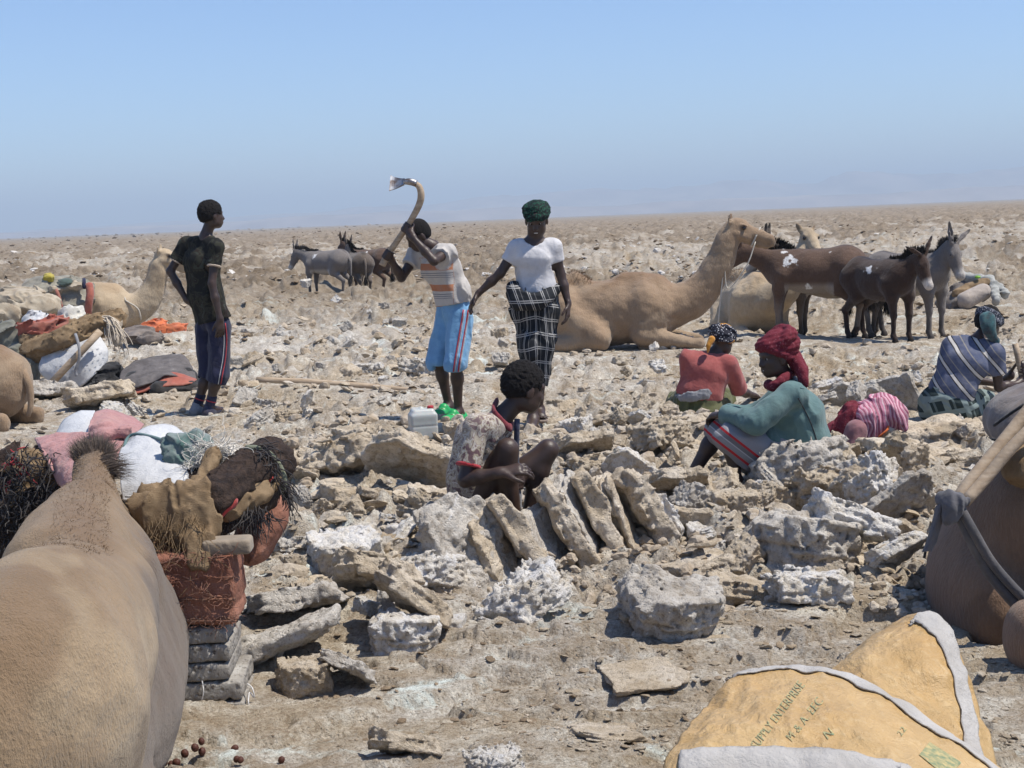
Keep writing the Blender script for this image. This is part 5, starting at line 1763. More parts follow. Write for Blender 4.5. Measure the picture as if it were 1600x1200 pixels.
# ---- 8. person bent over in the hollow, head wrapped in a pink scarf
Y = 9.25
J = Jp(Y, dict(head=(1378, 648, -0.02), neck=(1352, 660, 0.04), shA=(1340, 668, 0.22), shB=(1338, 672, -0.14), elA=(1370, 720, 0.24), wrA=(1400, 740, 0.16),
               elB=(1336, 732, -0.24), wrB=(1372, 748, -0.20), chest=(1322, 684, 0.05), waist=(1290, 704, 0.12), pelvis=(1272, 730, 0.18),
               hipA=(1272, 734, 0.26), hipB=(1272, 736, 0.10), knA=(1330, 758, 0.30), knB=(1325, 764, 0.02), anA=(1280, 786, 0.30), anB=(1278, 788, 0.08),
               toeA=(1310, 795, 0.3), toeB=(1308, 796, 0.06), hf=(0.86, -0.1, -0.62), bf=(0.6, -0.1, -0.8)))
H = [hand_prims(J['wrA'], (0.7, -0.1, -0.5), (0, 0, -1), 1, 0.6, 1), hand_prims(J['wrB'], (0.7, 0, -0.4), (0, 0, -1), 1, 0.6, -1)]
MAN8, F8, L8 = person(gpos(P(1340, 700, Y), -0.40), 'person bent over in the dug hollow with head wrapped in a pink striped scarf', J, 0.009, H, eyes=False)
PINK = band_mat('pink_white_striped_cloth', None, 0.026, [(0.0, (0.50, 0.20, 0.28)), (0.35, (0.62, 0.45, 0.48)), (0.52, (0.42, 0.14, 0.20)), (0.80, (0.20, 0.05, 0.09))])
me = sdf_mesh([ell(J['head'] + A((0, 0, 0.01)), (0.105, 0.135, 0.112), F8), ell(A(P(1360, 655, Y - 0.05)), (0.10, 0.12, 0.12), None, 0.06), ell(A(P(1398, 650, Y - 0.04)), (0.075, 0.09, 0.07), None, 0.05),
               cap(P(1400, 655, Y - 0.06), P(1412, 668, Y - 0.08), 0.03, 0.012, 0.03), cap(P(1350, 650, Y - 0.10), P(1356, 676, Y - 0.12), 0.055, 0.03, 0.05)], 0.0075, folds(0.024, 13, (0.3, 0, -1), 31), 'headscarf', 0.04)
vv = verts_np(me); fattr(me, 'band', (vv @ unit(A((0.95, -0.1, 0.25)))) + 0.12 * fbm3(vv * 7, 2) + 5)
link('headscarf', me, PINK, MAN8)
link('shoulder_cloth', sdf_mesh([ell(A(P(1333, 655, Y + 0.0)), (0.085, 0.13, 0.11), None, 0.05), cap(P(1325, 672, Y - 0.02), P(1305, 690, Y + 0.05), 0.11, 0.12, 0.05)], 0.009, folds(0.03, 14, (0, 0, 1), 33), 'shoulder_cloth'), MAROON, MAN8)
link('shirt', shirt(J, 0.010, 0.018, 0.5, 0.75, 0.4, (0.012, 8), 35, loose=0.01), cloth('mauve_cloth', (0.26, 0.12, 0.13)), MAN8)
link('wrap', sdf_mesh([cap(J['pelvis'], J['waist'], 0.15, 0.13, 0.05), cap(J['hipA'], J['knA'], 0.11, 0.08, 0.06), cap(J['hipB'], J['knB'], 0.11, 0.08, 0.06)], 0.011, folds(0.02, 9, (1, 0, 0), 8), 'wrap'), BLACK_C, MAN8)
tube_obj('orange_cord', [P(1388, 666, Y - 0.12), P(1386, 672, Y - 0.14), P(1378, 679, Y - 0.14), P(1372, 684, Y - 0.13)], 0.008, cloth('orange_cord_cloth', (0.7, 0.15, 0.03)), MAN8, 6, 3)
# ============================================================ animals
def fur_mat(name, base, top, dark, pale=(0.6, 0.5, 0.4), patch=(0.8, 0.78, 0.75), scale=1.0):
    m = NT(name)
    v = m.coord()
    n = m.noise(v, 3.0 * scale, 6, 0.65, 0.4)
    c = m.mix(m.ramp(n, [(0.38, 0.0), (0.64, 1.0)]), base, tuple(x * 0.78 for x in base))
    a = m.attr('top'); c = m.mix(a.outputs['Fac'], c, top)
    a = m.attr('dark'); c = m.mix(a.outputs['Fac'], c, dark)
    a = m.attr('pale'); c = m.mix(a.outputs['Fac'], c, pale)
    a = m.attr('patch'); c = m.mix(a.outputs['Fac'], c, patch)
    st = m.noise(m.coord((1, 1, 0.22)), 95 * scale, 4, 0.7)
    c = m.mix(m.ramp(st, [(0.35, 0.28), (0.6, 0.0)]), c, tuple(x * 0.45 for x in base))
    m.color(c)
    m.rough(0.9); m.spec(0.12)
    m.b.inputs['Sheen Weight'].default_value = 0.2
    gr = m.noise(v, 1.6 * scale, 8, 0.75, 0.8)
    c = m.mix(m.ramp(gr, [(0.50, 0.0), (0.70, 0.45)]), c, tuple(x * 0.50 for x in base))
    m.color(c)
    b1 = m.bump(st, 0.014, 0.7)
    m.bump(m.noise(v, 14, 5, 0.6), 0.03, 0.35, b1)
    return m.m


def fur_mesh(name, pts, dirs, lens, rad, seed=0, droop=0.4, bend=0.3):
    """single hairs as thin tapering strips"""
    rs = np.random.RandomState(seed)
    vs = []; fs = []
    for p, d, l in zip(pts, dirs, lens):
        d = unit(d + rs.normal(0, 0.22, 3)); s = unit(np.cross(d, rs.normal(size=3))) * rad
        b = rs.normal(0, bend, 3); b[2] -= droop
        o = len(vs)
        for k, w in enumerate((1.0, 0.8, 0.5, 0.05)):
            t = k / 3
            c = p + d * l * t + b * l * t * t * 0.5
            vs += [c - s * w, c + s * w]
        for k in range(3):
            fs.append((o + 2 * k, o + 2 * k + 1, o + 2 * k + 3, o + 2 * k + 2))
    return mesh_np(name, np.array(vs), np.array(fs))


def surf_fur(name, body_me, sel, count, lmin, lmax, rad, mat, parent, seed=0, lean=(0, 0, 0), droop=0.4, world_off=None):
    """hairs rooted on the part of a body mesh chosen by sel(verts)"""
    rs = np.random.RandomState(seed)
    vv = verts_np(body_me); nn = np.empty(len(vv) * 3, np.float32)
    body_me.vertex_normals.foreach_get('vector', nn); nn = nn.reshape(-1, 3)
    off = A(world_off) if world_off is not None else 0
    idx = np.nonzero(sel(vv + off))[0]
    if len(idx) == 0:
        return None
    ii = idx[rs.randint(len(idx), size=count)]
    me = fur_mesh(name, vv[ii] + off - nn[ii] * 0.004 + rs.normal(0, 0.004, (count, 3)), nn[ii] + A(lean), rs.uniform(lmin, lmax, count), rad, seed, droop)
    o = link(name, me, mat, parent)
    o['kind'] = 'stuff'
    return o


class Loc:
    def __init__(self, pos, fwd, scale=1.0):
        self.o = A(pos); self.f = unit(A((fwd[0], fwd[1], 0))); self.l = np.cross(A((0, 0, 1)), self.f); self.s = scale
    def __call__(self, x, y, z):
        return self.o + (self.f * x + self.l * y + A((0, 0, 1)) * z) * self.s
    def inv(self, X):
        q = (X - self.o) / self.s
        return np.stack([q @ self.f, q @ self.l, q[:, 2]], 1)


def camel_head(c, fwd, up=(0, 0, 1), s=1.0):
    F = frame(fwd, up); r, f, u = F; c = A(c)
    L = lambda x, y, z: c + (r * x + f * y + u * z) * s
    p = [ell(L(0, -0.02, 0.01), A((0.085, 0.13, 0.095)) * s, F, 0.04),
         cap(L(0, 0.04, 0.0), L(0, 0.30, -0.055), 0.080 * s, 0.052 * s, 0.04, r, 0.95),
         ell(L(0, 0.335, -0.060), A((0.050, 0.052, 0.050)) * s, F, 0.03),
         ell(L(0.022, 0.36, -0.085), A((0.030, 0.035, 0.045)) * s, F, 0.015), ell(L(-0.022, 0.36, -0.085), A((0.030, 0.035, 0.045)) * s, F, 0.015),
         cap(L(0, -0.06, -0.075), L(0, 0.27, -0.125), 0.055 * s, 0.032 * s, 0.03),
         ell(L(0, 0.315, -0.135), A((0.030, 0.038, 0.028)) * s, F, 0.02),
         cap(L(0.07, -0.02, -0.05), L(0.05, 0.12, -0.07), 0.035 * s, 0.03 * s, 0.04), cap(L(-0.07, -0.02, -0.05), L(-0.05, 0.12, -0.07), 0.035 * s, 0.03 * s, 0.04),
         ell(L(0.072, 0.05, 0.045), A((0.025, 0.045, 0.022)) * s, F, 0.02), ell(L(-0.072, 0.05, 0.045), A((0.025, 0.045, 0.022)) * s, F, 0.02),
         cap(L(0.030, 0.352, -0.035), L(0.046, 0.330, -0.020), 0.010 * s, 0.006 * s, 0.008, op='-'), cap(L(-0.030, 0.352, -0.035), L(-0.046, 0.330, -0.020), 0.010 * s, 0.006 * s, 0.008, op='-'),
         cap(L(0.06, 0.30, -0.108), L(0.0, 0.40, -0.112), 0.007 * s, 0.007 * s, 0.006, op='-'), cap(L(-0.06, 0.30, -0.108), L(0.0, 0.40, -0.112), 0.007 * s, 0.007 * s, 0.006, op='-')]
    for sx in (-1, 1):
        p += [cap(L(sx * 0.075, -0.09, 0.055), L(sx * 0.115, -0.115, 0.125), 0.030 * s, 0.016 * s, 0.015),
              cap(L(sx * 0.092, -0.078, 0.075), L(sx * 0.125, -0.098, 0.125), 0.016 * s, 0.010 * s, 0.008, op='-')]
    return p, F, L


def animal_eyes(parent, L, x, y, z, r, mat_dark):
    for sx in (-1, 1):
        me = sdf_mesh([ell(L(sx * x, y, z), (r, r, r))], r / 3, None, 'eye', 0.006, 0)
        link('eye', me, mat_dark, parent)


EYE_D = NT('dark_eye'); EYE_D.color((0.012, 0.008, 0.006)); EYE_D.rough(0.12); EYE_D.spec(0.6); EYE_D = EYE_D.m


def camel(pos, fwd, label, mat, hairmat, neck, headdir, scale=1.0, vox=0.018, headpos=None, fold_legs=True, hump=(0.0, 0.94), tuft=True, seed=1, ragged=1.0, parts_extra=None):
    T = Loc(pos, fwd, scale); s = scale; lt = T.l
    root = empty('camel', tuple(float(q) for q in pos), label, 'camel')
    pr = [cap(T(-0.42, 0, 0.43), T(0.38, 0, 0.46), 0.36 * s, 0.38 * s, 0.15, lt, 0.88),
          ell(T(-0.60, 0, 0.46), A((0.30, 0.30, 0.30)) * s, None, 0.15), ell(T(0.55, 0, 0.50), A((0.26, 0.26, 0.32)) * s, None, 0.15),
          cap(T(0.22, 0, 0.78), T(0.55, 0, 0.72), 0.12 * s, 0.12 * s, 0.10), ell(T(0.42, 0.16, 0.52), A((0.16, 0.20, 0.26)) * s, None, 0.08), ell(T(0.42, -0.16, 0.52), A((0.16, 0.20, 0.26)) * s, None, 0.08),
          cap(T(hump[0] - 0.12, 0, 0.72), T(hump[0], 0, hump[1] - 0.08), 0.17 * s, 0.07 * s, 0.18),
          cap(T(-0.75, 0, 0.62), T(-0.3, 0, 0.70), 0.10 * s, 0.12 * s, 0.12)]
    npts = smooth_path([T(*q[:3]) for q in neck], 4)
    nr = list(np.interp(np.linspace(0, len(neck) - 1, len(npts)), range(len(neck)), [q[3] * s for q in neck]))
    pr += chain(npts, nr, 0.06, lt, 0.82)
    hc = T(*headpos)
    hd = T.f * headdir[0] + T.l * headdir[1] + A((0, 0, 1)) * headdir[2]
    hp, F, L = camel_head(hc, hd, s=s * 1.08)
    pr += hp
    for sg in (-1, 1):
        pr += [cap(T(0.50, sg * 0.20, 0.52), T(0.40, sg * 0.27, 0.22), 0.17 * s, 0.12 * s, 0.10),
               cap(T(0.40, sg * 0.27, 0.18), T(1.02, sg * 0.24, 0.085), 0.105 * s, 0.065 * s, 0.05),
               cap(T(1.02, sg * 0.24, 0.075), T(0.55, sg * 0.20, 0.05), 0.060 * s, 0.045 * s, 0.02),
               cap(T(0.60, sg * 0.20, 0.05), T(0.42, sg * 0.20, 0.05), 0.05 * s, 0.07 * s, 0.02),
               cap(T(-0.50, sg * 0.20, 0.50), T(-0.10, sg * 0.34, 0.20), 0.20 * s, 0.14 * s, 0.10),
               cap(T(-0.10, sg * 0.34, 0.16), T(-0.80, sg * 0.28, 0.12), 0.13 * s, 0.07 * s, 0.05),
               cap(T(-0.80, sg * 0.28, 0.08), T(-0.25, sg * 0.32, 0.05), 0.065 * s, 0.05 * s, 0.02)]
    def post(X, D):
        n = fbm3(X * 5.5 / s, 3, 0.55, seed=seed)
        return D - (n - 0.5) * 0.055 * s - (fbm3(X * 22, 2, seed=seed + 2) - 0.5) * 0.008
    me = sdf_mesh(pr, vox, post, 'body', 0.05)
    vv = verts_np(me); q = T.inv(vv)
    n = fbm3(q * 4, 3, seed=seed)
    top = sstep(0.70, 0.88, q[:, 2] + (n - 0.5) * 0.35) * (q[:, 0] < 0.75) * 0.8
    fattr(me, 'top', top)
    ears = np.zeros(len(vv))
    for sx in (-1, 1):
        ears = np.maximum(ears, sstep(0.075 * s, 0.02 * s, np.linalg.norm(vv - L(sx * 0.11, -0.10, 0.11), axis=1)))
    nose = sstep(0.11 * s, 0.03 * s, np.linalg.norm(vv - L(0, 0.37, -0.08), axis=1)) * 0.4
    eye = np.zeros(len(vv))
    for sx in (-1, 1):
        eye = np.maximum(eye, sstep(0.045 * s, 0.015 * s, np.linalg.norm(vv - L(sx * 0.085, 0.055, 0.02), axis=1)))
    fattr(me, 'dark', np.clip(ears * 0.6 + nose + eye * 0.8 + sstep(0.62, 0.8, n) * 0.12, 0, 1))
    fattr(me, 'pale', sstep(0.45, 0.62, fbm3(q * 3 + 9, 3, seed=seed + 5)) * 0.35)
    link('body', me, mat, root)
    animal_eyes(root, L, 0.084, 0.065, 0.018, 0.020 * s, EYE_D)
    off = A(root.location)
    if tuft:
        surf_fur('hump_hair', me, lambda X: (lambda w: (np.abs(w[:, 0] - hump[0]) < 0.2) & (w[:, 2] > hump[1] - 0.16))(T.inv(X)), 1100, 0.02, 0.06, 0.0015, hairmat, root, seed, (0, 0, 0.5), 0.2, off)
        surf_fur('neck_hair', me, lambda X: (lambda w: (w[:, 0] > 0.9) & (w[:, 2] > 0.8) & (np.abs(w[:, 1] - neck[-1][1] * 0.8) < 0.15))(T.inv(X)) & (np.linalg.norm(X - hc, axis=1) > 0.26 * s), 900, 0.015, 0.035, 0.0012, hairmat, root, seed + 1, (0, 0, -0.3), 0.5, off)
    tl = [T(-0.86, 0, 0.58), T(-0.95, 0.02, 0.42), T(-0.96, 0.04, 0.25), T(-0.93, 0.05, 0.14)]
    tube_obj('tail', tl, [0.045 * s, 0.035 * s, 0.028 * s, 0.02 * s], mat, root, 8, 3)
    return root, T, L


CAM_B = fur_mat('brown_camel_fur', (0.34, 0.235, 0.15), (0.22, 0.13, 0.07), (0.08, 0.05, 0.03), (0.44, 0.34, 0.235))
CAM_L = fur_mat('pale_camel_fur', (0.50, 0.385, 0.255), (0.42, 0.30, 0.185), (0.12, 0.075, 0.045), (0.56, 0.46, 0.33))
CAM_D = fur_mat('dark_camel_fur', (0.270, 0.169, 0.108), (0.216, 0.135, 0.088), (0.068, 0.047, 0.034), (0.324, 0.216, 0.149))
HAIR_BR = NT('brown_fur_hair'); HAIR_BR.color((0.20, 0.125, 0.07)); HAIR_BR = HAIR_BR.m
HAIR_GR = NT('grey_brown_hair'); HAIR_GR.color((0.115, 0.09, 0.075)); HAIR_GR = HAIR_GR.m
ROPE = cloth('pale_rope', (0.55, 0.50, 0.42), rough=0.9)


def rope_obj(name, pts, r, parent=None, mat=None, sub=6):
    return tube_obj(name, pts, r, mat or ROPE, parent, 6, sub)


# brown camel, resting, facing right
Yc = 16.2
o_ = P(950, 543, Yc); z_ = gz(o_.x, Yc) - 0.03
CAM1, T1, LH1 = camel((o_.x, Yc, z_), (1, -0.12, 0), 'brown camel resting on folded legs, facing right with its neck raised', CAM_B, HAIR_BR,
                      [(0.55, 0, 0.50, 0.26), (0.85, 0, 0.52, 0.205), (1.08, 0, 0.66, 0.17), (1.25, 0, 0.90, 0.145), (1.36, 0, 1.15, 0.125), (1.42, 0, 1.29, 0.10)],
                      (1, -0.12, -0.20), 1.0, 0.0155, (1.50, 0.0, 1.34), hump=(-0.36, 0.93))
rope_obj('halter', [LH1(0.06, 0.2, -0.03), LH1(0.0, 0.22, 0.045), LH1(-0.06, 0.2, -0.03), LH1(-0.05, 0.17, -0.14), LH1(0.05, 0.17, -0.14), LH1(0.06, 0.2, -0.03)], 0.010, CAM1)
rope_obj('lead_rope', [LH1(0.06, 0.2, -0.10), LH1(0.12, 0.16, -0.35), LH1(0.12, 0.02, -0.62), LH1(0.12, -0.05, -0.45), LH1(0.12, -0.08, -0.2)], 0.008, CAM1)
rope_obj('lead_rope', [LH1(0.10, -0.08, -0.25), LH1(0.12, -0.05, -0.7), LH1(0.14, -0.02, -1.1), LH1(0.2, -0.03, -1.36)], 0.008, CAM1)

# pale camel behind it, facing the camera
Yc = 18.4
o_ = P(1172, 526, Yc); z_ = gz(o_.x, Yc) - 0.03
CAM2, T2, LH2 = camel((o_.x, Yc, z_), (0.10, -1, 0), 'pale camel facing the camera behind the dark donkey, its face showing above the donkey back', CAM_L, HAIR_BR,
                      [(0.55, 0, 0.50, 0.26), (0.80, 0.10, 0.55, 0.20), (0.90, 0.28, 0.75, 0.16), (0.86, 0.42, 1.0, 0.13), (0.78, 0.50, 1.15, 0.11)],
                      (1, 0.05, -0.35), 1.0, 0.018, (0.80, 0.55, 1.30), hump=(-0.2, 0.9), seed=4)
# pale camel on the left with a load, facing right
Yc = 21.0
o_ = P(122, 535, Yc); z_ = gz(o_.x, Yc) - 0.03
CAM3, T3, LH3 = camel((o_.x, Yc, z_), (1, 0.12, 0), 'pale camel with a load, facing right behind the standing man on the left', CAM_L, HAIR_BR,
                      [(0.50, 0, 0.50, 0.27), (0.78, 0, 0.47, 0.21), (1.00, 0, 0.58, 0.18), (1.14, 0, 0.82, 0.14), (1.20, 0, 1.02, 0.12), (1.22, 0, 1.12, 0.10)],
                      (1, -0.05, -0.25), 1.02, 0.020, (1.32, 0.0, 1.22), hump=(-0.2, 0.9), seed=7)
rope_obj('neck_rope', [T3(0.74, -0.20, 0.62), T3(0.90, -0.20, 0.50), T3(0.93, -0.16, 0.36), T3(0.90, 0, 0.29), T3(0.93, 0.16, 0.36), T3(0.88, 0.2, 0.52), T3(0.74, 0.12, 0.68), T3(0.72, -0.12, 0.68), T3(0.74, -0.20, 0.62)], 0.012, CAM3)
# camel cut by the left edge of the frame
Yc = 11.5
o_ = P(2, 668, Yc)
CAM4, T4, LH4 = camel((o_.x - 0.52, Yc + 0.25, gz(o_.x, Yc) - 0.02), (-1, 0.30, 0), 'brown camel cut by the left edge, only its rump and hind foot showing', CAM_B, HAIR_BR,
                      [(0.55, 0, 0.50, 0.26), (0.85, 0, 0.52, 0.205), (1.08, 0, 0.66, 0.17), (1.25, 0, 0.90, 0.145), (1.36, 0, 1.15, 0.125), (1.42, 0, 1.29, 0.10)],
                      (1, 0, -0.2), 0.86, 0.016, (1.50, 0.0, 1.34), hump=(0.0, 0.92), tuft=False, seed=11)

# ---- big foreground camel, lower left
CAM_F = fur_mat('tan_camel_coat', (0.35, 0.245, 0.145), (0.22, 0.14, 0.078), (0.135, 0.100, 0.080), (0.52, 0.40, 0.255), scale=2.2)
def fgp(px, py, Y): return A(P(px, py, Y))
root = empty('camel', (-1.25, 3.8, 0.0), 'large tan camel resting in the left foreground, dark hair on its hump', 'camel')
hump = fgp(146, 708, 4.80)
pr = [cap((-1.42, 4.80, 0.22), (-1.29, 3.85, 0.23), 0.25, 0.28, 0.12, (1, 0.2, 0), 1.05),
      cap(fgp(118, 815, 4.35), fgp(75, 900, 3.7), 0.10, 0.14, 0.14), cap(fgp(165, 800, 4.6), fgp(190, 900, 4.2), 0.06, 0.10, 0.14),
      cap((-1.27, 3.85, 0.23), (-1.16, 3.15, 0.30), 0.29, 0.26, 0.12, (1, 0.2, 0), 0.9),
      cap((-1.41, 4.78, 0.44), (-1.28, 4.0, 0.42), 0.14, 0.16, 0.14), cap((-1.28, 4.0, 0.44), (-1.12, 3.3, 0.48), 0.13, 0.14, 0.14),
      ell(fgp(178, 1060, 4.0), (0.12, 0.42, 0.20), None, 0.14),
      ell(fgp(150, 1000, 4.35), (0.17, 0.45, 0.22), None, 0.14),
      cap((-1.41, 4.78, 0.46), hump - A((0, 0, 0.040)), 0.135, 0.040, 0.12),
      cap(hump - A((0.0, 0, 0.05)), fgp(128, 800, 4.15) - A((0, 0, 0.06)), 0.05, 0.07, 0.10),
      cap(fgp(128, 800, 4.15) - A((0, 0, 0.07)), fgp(95, 870, 3.45) - A((0, 0, 0.08)), 0.07, 0.09, 0.10),
      cap(fgp(95, 875, 3.42) - A((0, 0, 0.12)), fgp(40, 985, 2.85) - A((0, 0, 0.14)), 0.13, 0.16, 0.12),
      ell(fgp(55, 1120, 2.95), (0.180, 0.40, 0.33), None, 0.20),
      ell(fgp(100, 1040, 3.15), (0.12, 0.38, 0.18), None, 0.14),
      cap(fgp(60, 1100, 2.9), (-1.10, 2.75, 0.18), 0.20, 0.15, 0.1),
      cap((-1.10, 2.8, 0.15), (-0.98, 3.5, 0.09), 0.12, 0.07, 0.06), cap((-0.98, 3.5, 0.08), (-1.05, 2.9, 0.05), 0.06, 0.05, 0.04),
      cap((-1.6, 2.9, 0.45), (-1.55, 3.0, 0.2), 0.22, 0.16, 0.12), cap((-1.55, 3.0, 0.15), (-1.7, 2.3, 0.1), 0.11, 0.07, 0.05),
      cap((-1.62, 4.6, 0.28), (-1.80, 4.1, 0.15), 0.22, 0.15, 0.12), cap((-1.80, 4.1, 0.14), (-1.8, 4.8, 0.12), 0.12, 0.07, 0.05),
      ell(fgp(150, 960, 3.6), (0.09, 0.30, 0.12), None, 0.12), cap(fgp(140, 900, 4.1), fgp(150, 1000, 3.5), 0.11, 0.11, 0.16),
      # the neck turns away to the left, out of the frame
      cap((-1.25, 2.95, 0.52), (-1.62, 2.55, 0.52), 0.24, 0.21, 0.12), cap((-1.62, 2.55, 0.52), (-2.05, 2.30, 0.85), 0.20, 0.15, 0.08),
      cap((-2.05, 2.30, 0.85), (-2.25, 2.15, 1.18), 0.15, 0.12, 0.06)]
hp, FF, LF = camel_head((-2.33, 2.08, 1.30), (-0.7, -0.7, -0.2), s=1.05)
pr += hp
# skin folds in front of the shoulder
for dx in (0, 14):
    pr += [dict(q_, op='-') for q_ in chain([fgp(92 + dx, 1050, 2.62), fgp(86 + dx, 1110, 2.60), fgp(98 + dx, 1180, 2.58), fgp(108 + dx, 1260, 2.58)], [0.004, 0.009, 0.009, 0.004], 0.02)]
def fpost(X, D):
    n = fbm3(X * 4.5, 3, 0.55, seed=3)
    n2 = fbm3(X * A((16, 16, 7)), 3, 0.55, seed=5)
    ribs = np.sin(X[:, 1] * 46 + X[:, 2] * 9 + 3 * n) * sstep(0.20, 0.38, X[:, 2]) * sstep(0.70, 0.52, X[:, 2]) * sstep(3.5, 3.8, X[:, 1])
    return D - (n - 0.5) * 0.045 - (n2 - 0.5) * 0.012 - ribs * 0.0035
me = sdf_mesh(pr, 0.015, fpost, 'body', 0.05)
vv = verts_np(me)
n = fbm3(vv * 6, 3, seed=6)
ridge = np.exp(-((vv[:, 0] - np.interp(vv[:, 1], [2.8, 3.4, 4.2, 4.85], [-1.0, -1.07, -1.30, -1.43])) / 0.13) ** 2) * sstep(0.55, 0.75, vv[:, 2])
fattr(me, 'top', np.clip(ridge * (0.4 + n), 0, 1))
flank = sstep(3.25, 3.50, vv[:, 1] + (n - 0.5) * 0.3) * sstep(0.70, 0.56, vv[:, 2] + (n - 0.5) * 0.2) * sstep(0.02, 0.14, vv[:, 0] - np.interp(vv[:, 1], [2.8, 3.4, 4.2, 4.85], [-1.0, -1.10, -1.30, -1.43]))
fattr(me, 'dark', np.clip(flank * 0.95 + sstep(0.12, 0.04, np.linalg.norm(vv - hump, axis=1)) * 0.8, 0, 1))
fattr(me, 'pale', sstep(3.5, 3.0, vv[:, 1]) * sstep(0.42, 0.6, n) * 0.40)
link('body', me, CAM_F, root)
animal_eyes(root, LF, 0.084, 0.065, 0.018, 0.02, EYE_D)
off = A(root.location)
HAIR_G2 = NT('light_brown_hair'); HAIR_G2.color((0.19, 0.15, 0.12)); HAIR_G2 = HAIR_G2.m
FUR_T = NT('tan_fur_hair'); FUR_T.color((0.30, 0.215, 0.135)); FUR_T = FUR_T.m
surf_fur('hump_tuft', me, lambda X: (np.linalg.norm(X - hump, axis=1) < 0.065) & (X[:, 2] > hump[2] - 0.05), 1700, 0.025, 0.065, 0.0010, HAIR_G2, root, 5, (0.1, 0, 0.8), 0.15, off)
surf_fur('side_tuft', me, lambda X: (np.linalg.norm(X - fgp(172, 728, 4.72), axis=1) < 0.05), 380, 0.04, 0.09, 0.0010, HAIR_GR, root, 6, (1.6, 0, 0.1), 0.35, off)
surf_fur('spine_hair', me, lambda X: (np.abs(X[:, 0] - np.interp(X[:, 1], [2.8, 3.4, 4.2, 4.85], [-1.0, -1.07, -1.30, -1.43])) < 0.075) & (X[:, 2] > 0.60) & (X[:, 1] > 3.1) & (X[:, 1] < 4.8), 7000, 0.010, 0.026, 0.0007, FUR_T, root, 7, (0.3, -1.6, -0.2), 0.3, off)
tube_obj('tail', [(-1.60, 5.15, 0.55), (-1.62, 5.3, 0.35), (-1.6, 5.32, 0.15)], [0.04, 0.03, 0.02], CAM_F, root, 8, 3)

# ---- dark camel at the right edge, in its own shade
root = empty('camel', (2.3, 5.4, 0.0), 'dark brown camel at the right edge with a strap round its rump', 'camel')
pr = [ell((2.08, 5.45, 0.22), (0.42, 0.42, 0.32), None, 0.14), cap((2.35, 5.6, 0.36), (3.2, 5.9, 0.44), 0.34, 0.38, 0.15),
      ell(fgp(1522, 925, 5.28), (0.16, 0.34, 0.24), None, 0.12),
      ell(fgp(1612, 800, 5.25), (0.22, 0.30, 0.22), None, 0.12),
      cap((2.15, 5.1, 0.38), (2.45, 4.75, 0.18), 0.26, 0.17, 0.12), cap((2.45, 4.75, 0.14), (1.95, 4.62, 0.13), 0.13, 0.085, 0.06),
      ell(fgp(1612, 1000, 4.55), (0.085, 0.14, 0.13), None, 0.05), cap((1.95, 4.65, 0.07), (2.5, 4.8, 0.06), 0.06, 0.06, 0.05),
      cap((2.2, 6.0, 0.35), (2.5, 6.1, 0.15), 0.2, 0.14, 0.1), cap((3.0, 6.2, 0.4), (3.3, 6.2, 0.12), 0.2, 0.1, 0.1), cap((3.0, 5.6, 0.4), (3.3, 5.4, 0.12), 0.2, 0.1, 0.1),
      cap((2.9, 5.7, 0.65), (3.0, 5.8, 0.80), 0.2, 0.1, 0.15), cap((3.3, 5.9, 0.5), (3.75, 6.0, 0.7), 0.24, 0.17, 0.1), cap((3.75, 6.0, 0.7), (4.0, 6.05, 1.15), 0.16, 0.12, 0.08)]
hp, FF, LR = camel_head((4.1, 6.05, 1.25), (1, 0.1, -0.2), s=1.05)
pr += hp
me = sdf_mesh(pr, 0.017, lambda X, D: D - (fbm3(X * 4.5, 3, seed=13) - 0.5) * 0.03, 'body', 0.05)
vv = verts_np(me)
fattr(me, 'top', sstep(0.6, 0.8, vv[:, 2]) * 0.5); fattr(me, 'dark', sstep(0.5, 0.6, fbm3(vv * 4, 3)) * 0.3); fattr(me, 'pale', np.zeros(len(vv)))
link('body', me, CAM_D, root)
animal_eyes(root, LR, 0.084, 0.065, 0.018, 0.02, EYE_D)
CAM6 = root
STRAP = cloth('dark_grey_strap', (0.085, 0.08, 0.085), (0.05, 0.048, 0.05))
for k, (pts, rad) in enumerate((([P(1490, 785, 4.88), P(1515, 840, 4.84), P(1545, 895, 4.84), P(1592, 950, 4.86), P(1625, 975, 4.9)], 0.019),
                                ([P(1494, 782, 4.87), P(1522, 832, 4.82), P(1552, 882, 4.82), P(1600, 935, 4.84), P(1632, 960, 4.9)], 0.017))):
    v_, q_ = tube(smooth_path(pts, 6), rad, 8)
    link('rump_strap', mesh_np('rump_strap', v_, q_), STRAP, CAM6)

